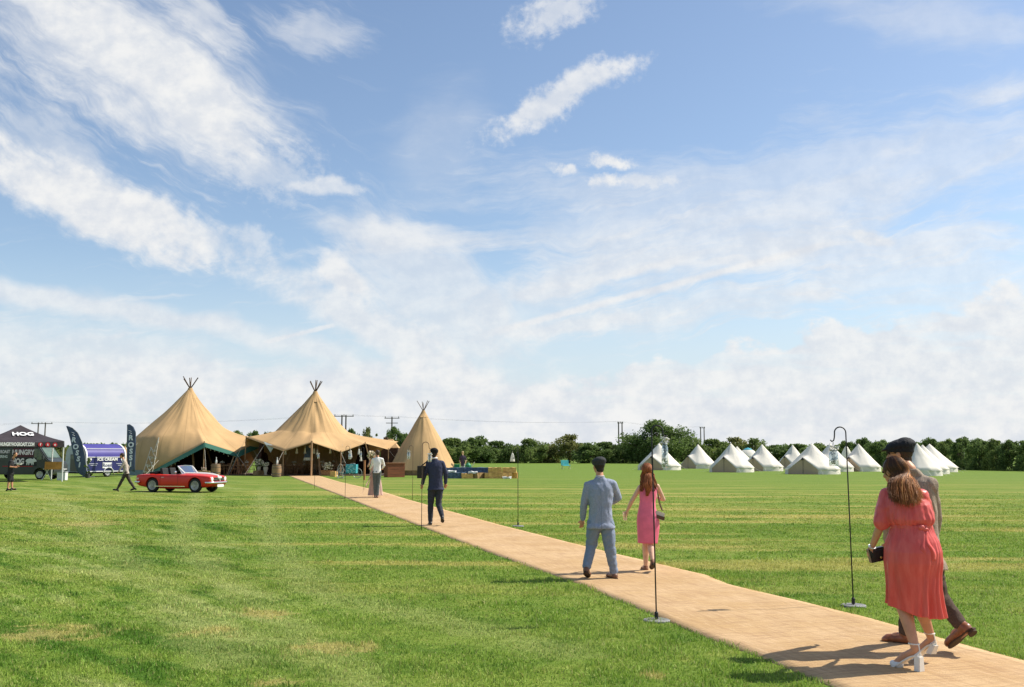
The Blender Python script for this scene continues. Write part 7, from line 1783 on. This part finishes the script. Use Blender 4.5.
# ---- nearest couple: man in tweed behind ---------------------------------------------------
def tweed_man():
    d = 8.80; b = G(915, 648); b.y = d; b.x = PT(912, 645, d).x; q = lambda px, py, y=0.0: PT(px, py, d + y)
    J = dict(head=q(899.5, 454.5, .10), neck=q(909.5, 469.5, .02), shL=q(896, 481, .16), shR=q(930.5, 482, -.06), elL=q(890, 520, .25), wrL=q(888, 540, .36), elR=q(935.5, 517, .02), wrR=q(933, 545, .12),
             hipL=q(911, 556, .06), hipR=q(930, 556, -.04), knL=q(909, 596, .30), knR=q(938, 596, -.02), anL=q(905, 634, .36), anR=q(961, 625, -.16), look=(-1.0, 0.62, 0.0), fwd=(-0.45, 0.9, 0))
    J['anL'].z = 0.10; J['toL'] = J['anL'] + V(-0.115, 0.10, -0.055); J['toR'] = J['anR'] + V(-0.05, 0.115, -0.150)
    t, j, P_, Rm, sh, pel, Rt, up_, rt = person('person', 'tall man in brown tweed jacket and black flat cap, beyond the coral dress', b, J, 0.0075, SKIN, 1.02, hands='LR')
    TW_ = bpy.data.materials.get('x') or mat('tweed_brown', (0.33, 0.265, 0.21), 0.95, 0.35, 130, bump=0.5, bscale=260, spec=0.1, stretch=(1, 1, 1))
    tops(t, j, sh, pel, Rt, up_, 1.04, TW_, 0.008, hem=0.12, seed=12, amp=0.006, flare=1.08)
    trousers(t, j, pel, Rt, up_, 1.0, mat('dark_brown_wool', (0.080, 0.055, 0.042), 0.95, 0.2, 90, bump=0.4, bscale=250), 0.008, 13, hemw=0.062, knee=0.080, cut=0.90)
    bm = new(); s_ = j['hipR'] + V(0.09, -0.03, -0.1); bt = mat('boot_brown', (0.24, 0.085, 0.035), 0.38, 0.25, 14, spec=0.5); so_ = mat('shoe_sole', (0.06, 0.035, 0.02)); bm.free()
    for s in 'LR':
        shoe(t, j['an' + s], j['to' + s], 0, bt, so_, 0.006, 1.10, 'boot')
        bm = new(); a = j['an' + s]; kk = (j['kn' + s] - a).normalized(); caps(bm, a, a + kk * 0.09, 0.046, 0.050, 16); bake('boot_shaft', bm, 0.006, bt, t, 1)
    flatcap(t, P_, Rm, mat('cap_black_wool', (0.014, 0.015, 0.020), 0.8, 0.3, 60, bump=0.4, bscale=200), 1.10, 0.006); shorthair(t, P_, Rm, mat('brown_hair', (0.05, 0.03, 0.02)), 1.02, 0.007)
    bm = new(); tube(bm, [P_(0.078, 0.02, 0.01), P_(0.077, 0.085, 0.015)], 0.0022, 5); tube(bm, [P_(-0.078, 0.02, 0.01), P_(-0.06, 0.09, 0.015)], 0.0022, 5); tube(bm, [P_(0.03 + 0.022 * math.cos(a), 0.100, 0.010 + 0.018 * math.sin(a)) for a in [2 * PI * k / 14 for k in range(15)]], 0.002, 4); tube(bm, [P_(-0.03 + 0.022 * math.cos(a), 0.100, 0.010 + 0.018 * math.sin(a)) for a in [2 * PI * k / 14 for k in range(15)]], 0.002, 4); tube(bm, [P_(-0.010, 0.104, 0.014), P_(0.010, 0.104, 0.014)], 0.002, 4); obj('glasses', bm, mat('glasses_dark', (0.02, 0.02, 0.02)), t)
tweed_man()
# ---- woman in the coral dress ---------------------------------------------------------------
def coral_woman():
    d = 8.15; b = G(922, 662); b.y = d; b.x = PT(917, 660, d).x; q = lambda px, py, y=0.0: PT(px, py, d + y); L = lambda px, py, y=0.0: q(px, py, y) - b
    J = dict(head=q(893.5, 471.5, .13), neck=q(902, 487.5, .06), shL=q(889, 496, .10), shR=q(919.5, 497, -.0), elL=q(881, 524.5, .05), wrL=q(871.5, 548, .16), elR=q(927, 522, .20), wrR=q(922, 538, .40),
             hipL=q(902.5, 557, .04), hipR=q(921, 557, -.02), knL=q(901.5, 604, .06), knR=q(917, 602, .10), anL=q(915.3, 648, -.13), anR=q(931.0, 637, .16), look=(-0.62, 1, -0.22), up=(-0.15, 0.1, 1), fwd=(-0.3, 1, 0))
    J['toL'] = V(J['anL'].x - 0.105, J['anL'].y + 0.17, 0.035); J['toR'] = V(J['anR'].x - 0.085, J['anR'].y + 0.155, 0.030)
    J['haL'] = J['wrL'] + V(-0.01, 0.05, -0.08); J['pnL'] = V(0.9, 0.3, 0) 
    t, j, P_, Rm, sh, pel, Rt, up_, rt = person('person', 'woman with long brown hair in coral midi dress and white block heels, nearest the camera', b, J, 0.0065, SKIN, 0.97, female=True, hcurl=0.75)
    m = bpy.data.materials.new('coral_satin'); m.use_nodes = True; n = m.node_tree; bs = n.nodes['Principled BSDF']; tcn = n.nodes.new('ShaderNodeTexCoord'); mp = n.nodes.new('ShaderNodeMapping'); mp.inputs['Scale'].default_value = (1, 1, 0.12); n.links.new(tcn.outputs['Object'], mp.inputs[0])
    fn = nz(n, mp.outputs[0], 22, 4, 0.6); c = mixc(n, smooth(fn, 0.3, 0.7), (0.78, 0.105, 0.095), (0.86, 0.165, 0.15)); n.links.new(c, bs.inputs['Base Color']); bs.inputs['Roughness'].default_value = 0.38; bs.inputs['Specular IOR Level'].default_value = 0.42; bs.inputs['Sheen Weight'].default_value = 0.05
    bn = n.nodes.new('ShaderNodeBump'); bn.inputs['Strength'].default_value = 0.35; bn.inputs['Distance'].default_value = 0.01; n.links.new(nz(n, mp.outputs[0], 60, 4, 0.6).v, bn.inputs['Height']); n.links.new(bn.outputs[0], bs.inputs['Normal'])
    tr = n.nodes.new('ShaderNodeBsdfTranslucent'); n.links.new(c, tr.inputs['Color']); mx = n.nodes.new('ShaderNodeMixShader'); mx.inputs[0].default_value = 0.22; n.links.new(bs.outputs[0], mx.inputs[1]); n.links.new(tr.outputs[0], mx.inputs[2]); n.links.new(mx.outputs[0], n.nodes['Material Output'].inputs[0])
    r, f = Rt.col[0], Rt.col[1]; r2, f2 = V(1, -0.25, 0).normalized(), V(0.25, 1, 0).normalized()
    def rings(spec, n_):
        o = []
        for s in range(n_):
            g = s / (n_ - 1) * (len(spec) - 1); i = min(int(g), len(spec) - 2); e = g - i; e2 = e
            A, B = spec[i], spec[i + 1]; o.append((A[0].lerp(B[0], e2), r2, f2, A[1] + (B[1] - A[1]) * e2, A[2] + (B[2] - A[2]) * e2))
        return o
    # blouse with batwing-short sleeves, gathered on a belt
    bm = new()
    loftring(bm, [(L(902, 490, .05), r2, f2, .070, .062), (L(904, 493.5, .04), r2, f2, .115, .085), (L(906, 498, .03), r2, f2, .158, .108), (L(907.5, 505, .02), r2, f2, .176, .128), (L(909, 513, .01), r2, f2, .182, .135), (L(910.5, 519, 0), r2, f2, .182, .137), (L(911, 523, 0), r2, f2, .172, .130), (L(911.2, 525.5, 0), r2, f2, .150, .115), (L(911.2, 528, 0), r2, f2, .148, .113)], 40)
    for s, sg in (('L', -1), ('R', 1)):
        S, El = j['sh' + s], j['el' + s]; caps(bm, S.lerp(sh, .35), S, 0.078, 0.074); caps(bm, S, S.lerp(El, .5), 0.074, 0.078); caps(bm, S.lerp(El, .5), S.lerp(El, .90), 0.078, 0.066)
    def bf(c):
        a = math.atan2((c - L(909, 513)).dot(f2), (c - L(909, 513)).dot(r2)); zz_ = (c.z - (L(911, 525)).z)
        g = max(0, 1 - zz_ / 0.22) if zz_ > 0 else 1
        return 0.0045 * g * math.sin(a * 24 + 3 * math.sin(a * 3)) + 0.010 * (0.35 - abs(mn.noise(Vector((c.x * 7, c.y * 7, c.z * 4 + 3))) * 1.6)) + 0.004 * mn.noise(c * 24)
    bake('blouse', bm, 0.0075, m, t, 3, bf)
    # belt
    bm = new(); prev = None
    for s in range(49):
        a = 2 * PI * s / 48; dd = r2 * math.cos(a) * 0.158 + f2 * math.sin(a) * 0.122; c = L(911.2, 526.5, 0); z = 0.004 * math.sin(a * 5)
        p = [bm.verts.new(c + dd * (1.0 + 0.03 * k_) + V(0, 0, zz + z)) for k_, zz in ((0, .018), (1, .010), (1, -.008), (0, -.018))]
        if prev:
            for k_ in range(3): bm.faces.new((prev[k_], prev[k_ + 1], p[k_ + 1], p[k_]))
        prev = p
    smooth_shade(obj('belt', bm, m, t))
    # skirt with deep soft folds and an uneven blown hem
    spec = [(L(911.2, 525, 0), .150, .116), (L(911.5, 532, 0), .166, .136), (L(912.3, 541, 0), .196, .168), (L(913, 551, 0), .214, .190), (L(913.3, 562, 0), .214, .192), (L(913, 575, .01), .198, .180), (L(913.5, 588, .01), .188, .172), (L(914.5, 600, .02), .188, .172), (L(915.2, 610, .03), .192, .176)]
    ng, ns = 90, 220; bm = new(); rows = []; rg = rings(spec, ng)
    for i, (c, rr, ff, rx, ry) in enumerate(rg):
        v = i / (ng - 1); row = []
        for s in range(ns):
            a = 2 * PI * s / ns; x = math.cos(a); y = math.sin(a)
            w = a + 0.25 * math.sin(a * 2 + 1) + 0.10 * math.sin(v * 4 + a * 3)
            fold = (math.sin(w * 7) * 0.5 + math.sin(w * 13 + 1.7) * 0.30 + math.sin(w * 21 + v * 2) * 0.2)
            am = 0.010 * (1 - v) ** 3 * 0 + 0.010 + 0.040 * max(0, v - 0.42) ** 1.2 * 1.6
            gath = 0.007 * max(0, 1 - v * 5) * math.sin(a * 40)
            # back of the legs hangs flatter, right side flares with the wind
            fl = 1 + max(0, v - 0.5) * 0.5 * max(0, x) ** 2 * (0.6) - 0.10 * max(0, v - 0.35) * max(0, -y)
            e = fl + (fold * am + gath) / rx * (0.55 + 0.45 * (1 if v > 0.3 else v / 0.3)) + 0.02 * mn.noise(Vector((x * 2.5, y * 2.5, v * 5)))
            p = c + rr * x * rx * e + ff * y * ry * e
            drop = max(0, v - 0.75) / 0.25; p.z += -0.055 * drop * (0.5 + 0.5 * x) + 0.035 * drop * max(0, -x) + 0.010 * drop * fold
            row.append(bm.verts.new(p))
        rows.append(row)
    for a, bb in zip(rows, rows[1:]):
        for s in range(ns): bm.faces.new((a[s], a[(s + 1) % ns], bb[(s + 1) % ns], bb[s]))
    sk = obj('skirt', bm, m, t); smooth_shade(sk); sd = sk.modifiers.new('s', 'SOLIDIFY'); sd.thickness = 0.003
    # sash tails hanging at the back
    for o_, (x0, y0, x1, y1, wd) in enumerate(((921, 528, 927.5, 566, .030), (923.5, 528, 933.5, 560, .026))):
        bm = new(); pr = []
        for s in range(25):
            v = s / 24; cx, cy = x0 + (x1 - x0) * v, y0 + (y1 - y0) * v; yy = -0.125 - 0.075 * min(1, v * 1.8) - 0.004 + 0.02 * (cx - 913) / 15 * 0; p = L(cx, cy, yy + 0.002 * (cx - 915)); wv = 0.010 * math.sin(v * 9 + o_)
            pr.append([bm.verts.new(p + V(-wd * (0.6 + 0.5 * v) + wv, 0.0, 0)), bm.verts.new(p + V(wv, -0.014, 0)), bm.verts.new(p + V(wd * (0.6 + 0.5 * v) + wv, 0.004, 0))])
        for a, bb in zip(pr, pr[1:]):
            for k_ in range(2): bm.faces.new((a[k_], a[k_ + 1], bb[k_ + 1], bb[k_]))
        so2 = obj('sash_tail', bm, m, t); smooth_shade(so2); so2.modifiers.new('s', 'SOLIDIFY').thickness = 0.004
    bm = new(); ell(bm, L(921.5, 527.5, -.135), (0.028, 0.018, 0.022)); ell(bm, L(925, 529.5, -.13), (0.03, 0.015, 0.016)); smooth_shade(obj('sash_knot', bm, m, t))
    # hair
    HR = bpy.data.materials.new('brown_long_hair'); HR.use_nodes = True; n = HR.node_tree; bs = n.nodes['Principled BSDF']; at = n.nodes.new('ShaderNodeAttribute'); at.attribute_name = 'tone'; geo = n.nodes.new('ShaderNodeNewGeometry'); sp_ = n.nodes.new('ShaderNodeSeparateXYZ'); n.links.new(geo.outputs['Position'], sp_.inputs[0])
    tone = E(n, at.outputs['Fac']); zf = smooth(E(n, sp_.outputs[2]), 1.62, 1.38)
    c = mixc(n, (tone * 0.7 + zf * 0.3).clamp(), (0.045, 0.018, 0.008), (0.42, 0.155, 0.045)); c = mixc(n, smooth(tone, 0.72, 0.95) * 0.8, c, (0.78, 0.38, 0.14)); n.links.new(c, bs.inputs['Base Color']); bs.inputs['Roughness'].default_value = 0.5; bs.inputs['Specular IOR Level'].default_value = 0.25
    bm = new(); ell(bm, P_(0, -0.016, 0.026), (0.080, 0.098, 0.094), Rm, 20, 14); ell(bm, P_(0, -0.065, -0.04), (0.062, 0.05, 0.09), Rm, 16, 12); cap_ = bake('hair', bm, 0.007, HR, t, 1)
    rgn = random.Random(21); bm = new(); tl = bm.verts.layers.float.new('tone')
    ends = [(893, 492), (899, 498), (905, 502), (911, 504), (916, 503), (921, 498)]
    for i in range(1250):
        u = rgn.random(); a = (u - 0.5) * 2.9 + rgn.gauss(0, 0.10)       # around the head: -x .. +x over the back
        lift = rgn.uniform(0.0, 0.016)
        x_, s_ = math.sin(a), math.cos(a)
        def on_(x, y, z, e_): v_ = Vector((x, y, z)).normalized() * (1.11 + e_); return P_(v_.x * 0.080, -0.016 + v_.y * 0.098, 0.026 + v_.z * 0.094)
        p0 = on_(0.12 * x_, 0.55, 1, 0); p1 = on_(0.55 * x_, 0.0 - 0.45 * s_, 0.9, lift * 2); p2 = on_(x_, 0.12 - s_, 0.15, lift * 6); p3 = on_(x_ * 0.95, -0.2 - 0.9 * s_, -0.55, 0.10 + lift * 8)
        ex = 891 + 31 * (0.5 + 0.5 * math.sin(a * 0.95)) + rgn.gauss(0, 1.6); ey = 494 + 9.5 * math.sin(PI * min(1, max(0, (ex - 886) / 44))) + rgn.gauss(0, 2.2)
        yoff = -0.085 - 0.035 * s_; e0 = L(ex - (ex - 902) * 0.2 - 4, 483 + rgn.gauss(0, 1), 0.02 + yoff * 0.8 + rgn.uniform(-.015, .02)); e1 = L(ex, ey, -0.035 + yoff + rgn.uniform(-.02, .025))
        ctrl = [p0, p1, p2, p3, e0, e1]; pts = []; ph = rgn.uniform(0, 6.28) if rgn.random() < 0.4 else a * 3; S_ = 15
        for s in range(S_ + 1):
            g = s / S_ * 4.999; k_ = int(g); e = g - k_; P0_ = ctrl[max(0, k_ - 1)]; A_ = ctrl[k_]; B_ = ctrl[min(5, k_ + 1)]; C_ = ctrl[min(5, k_ + 2)]
            p = 0.5 * ((2 * A_) + (B_ - P0_) * e + (2 * P0_ - 5 * A_ + 4 * B_ - C_) * e * e + (3 * A_ - P0_ - 3 * B_ + C_) * e ** 3); wv = max(0, (s / S_ - 0.4)) * 0.022
            pts.append(p + V(math.sin(s * 0.95 + ph) * wv, math.cos(s * 0.9 + ph) * wv, 0))
        rad = rgn.uniform(0.0018, 0.0036); st0 = len(bm.verts); rr_ = tube(bm, pts, [rad * (1 - 0.8 * (s / S_) ** 4) for s in range(S_ + 1)], 4, False); tone_ = min(1, max(0, 0.42 + 0.9 * mn.noise(Vector((a * 5, 2.2, 3))) + 0.35 * math.sin(a * 1.3) + rgn.uniform(-0.35, 0.35)))
        for ring in rr_:
            for v_ in ring: v_[tl] = tone_
    o = obj('long_locks', bm, HR, cap_); smooth_shade(o)
    # white block heels with ankle straps
    WL = mat('white_leather', (0.74, 0.71, 0.66), 0.4, 0.05, 10, spec=0.5)
    for s in 'LR':
        an, to = j['an' + s], j['to' + s]; d_ = (to - an); hd = Vector((d_.x, d_.y, 0)).normalized(); sd_ = V(-hd.y, hd.x, 0).cross(V(0, 0, 1)); side = V(hd.y, -hd.x, 0)
        root = an - V(0, 0, 0.055) - hd * 0.028                                     # heel seat
        bm = new(); caps(bm, to - hd * 0.045 + V(0, 0, 0.0), to + hd * 0.012, 0.036, 0.028, 14); 
        sp2 = bake('shoe', bm, 0.005, WL, t, 2, None)
        bm = new(); pr = []
        tz = 0.008; lift_ = max(0.0, root.z - 0.085)
        for k_ in range(15):
            v = k_ / 14; p = root.lerp(to + hd * 0.035, v); p.z = root.z + (tz + (to.z - 0.035) - root.z) * (v ** 1.0 if False else (3 * v * v - 2 * v ** 3)); wd = 0.026 + 0.016 * math.sin(PI * min(1, v * 0.9)) * (0.5 + v); wd *= (1 if v < 0.93 else 0.7)
            pr.append([bm.verts.new(p + side * sx_ * wd + V(0, 0, dz)) for sx_, dz in ((-1, 0.006), (1, 0.006), (1, -0.007), (-1, -0.007))])
        for a, bb in zip(pr, pr[1:]):
            for k_ in range(4): bm.faces.new((a[k_], a[(k_ + 1) % 4], bb[(k_ + 1) % 4], bb[k_]))
        bm.faces.new(pr[0][::-1]); bm.faces.new(pr[-1]); obj('insole', bm, WL, sp2)
        hb = Vector((root.x, root.y, 0.0)) if s == 'L' else root - (V(0, 0, 1) * 0.9 - hd * 0.42).normalized() * 0.085
        hb = hb if s == 'R' else V(root.x, root.y, 0.016)
        bm = new(); rows_q = []
        for v in (0, .5, 1):
            p = (root - V(0, 0, 0.004)).lerp(hb, v); w_ = 0.026 + 0.006 * v; rows_q.append([bm.verts.new(p + side * (w_ * a_) + hd * (0.026 * b_)) for a_, b_ in ((-1, -1), (1, -1), (1, 1), (-1, 1))])
        for a, bb in zip(rows_q, rows_q[1:]):
            for k_ in range(4): bm.faces.new((a[k_], a[(k_ + 1) % 4], bb[(k_ + 1) % 4], bb[k_]))
        bm.faces.new(rows_q[0][::-1]); bm.faces.new(rows_q[-1]); bmesh.ops.bevel(bm, geom=bm.edges[:], offset=0.003, segments=2, affect='EDGES'); obj('block_heel', bm, WL, sp2)
        bm = new()   # heel counter and ankle strap
        up2 = (j['kn' + s] - an).normalized(); o3 = an + up2 * 0.035; tube(bm, [o3 + (side * math.cos(a) * 0.037 + hd * math.sin(a) * 0.040) for a in [2 * PI * k_ / 24 for k_ in range(25)]], 0.0055, 6, flat=1.0)
        tube(bm, [root + side * 0.026, root - hd * 0.012 + V(0, 0, 0.03), o3 - hd * 0.040], 0.0055, 6); tube(bm, [root - side * 0.026, root - hd * 0.012 + V(0, 0, 0.03), o3 - hd * 0.040], 0.0055, 6); tube(bm, [root + side * 0.026 + hd * 0.02, root + V(0, 0, 0.035) - hd * .01, root - side * 0.026 + hd * 0.02], 0.006, 6); obj('ankle_strap', bm, WL, sp2)
    # watch
    wr = j['wrL']; bm = new(); ax = (j['wrL'] - j['elL']).normalized(); u_ = ax.orthogonal().normalized(); v_ = ax.cross(u_); tube(bm, [wr - ax * 0.012 + (u_ * math.cos(a) + v_ * math.sin(a)) * 0.027 for a in [2 * PI * k_ / 20 for k_ in range(21)]], 0.006, 6, False); ell(bm, wr - ax * 0.012 + V(-0.022, -0.014, 0.004), (0.012, 0.012, 0.014)); obj('watch', bm, mat('pale_watch', (0.70, 0.72, 0.74), 0.25, metal=0.4), t)
    # clutch bag in the hand
    o = q(876.5, 554.5, .19); cb_ = thing('clutch_bag', 'small black clutch bag held in the left hand beside the coral dress', 'bag', tuple(o)); BK = mat('clutch_black', (0.016, 0.016, 0.018), 0.35, 0.2, 30, spec=0.5, bump=0.3)
    bm = new(); rough_box(bm, (0.13, 0.06, 0.11), 4, 0.003, 5); bm.transform(Matrix.Rotation(R(-12), 4, 'Y') @ Matrix.Translation((0, 0, -0.055))); smooth_shade(obj('body', bm, BK, cb_), R(50))
    bm = new(); box(bm, (0.010, -0.035, 0.012), (0.13, 0.012, 0.06), Matrix.Rotation(R(-12), 3, 'Y'), 0.004); fl_ = obj('flap', bm, BK, cb_); bm = new(); ell(bm, (0.022, -0.045, -0.018), (0.010, 0.004, 0.010), u=10, v=6); obj('clasp', bm, mat('gold_clasp', (0.6, 0.42, 0.15), 0.3, metal=0.8), fl_)
coral_woman()
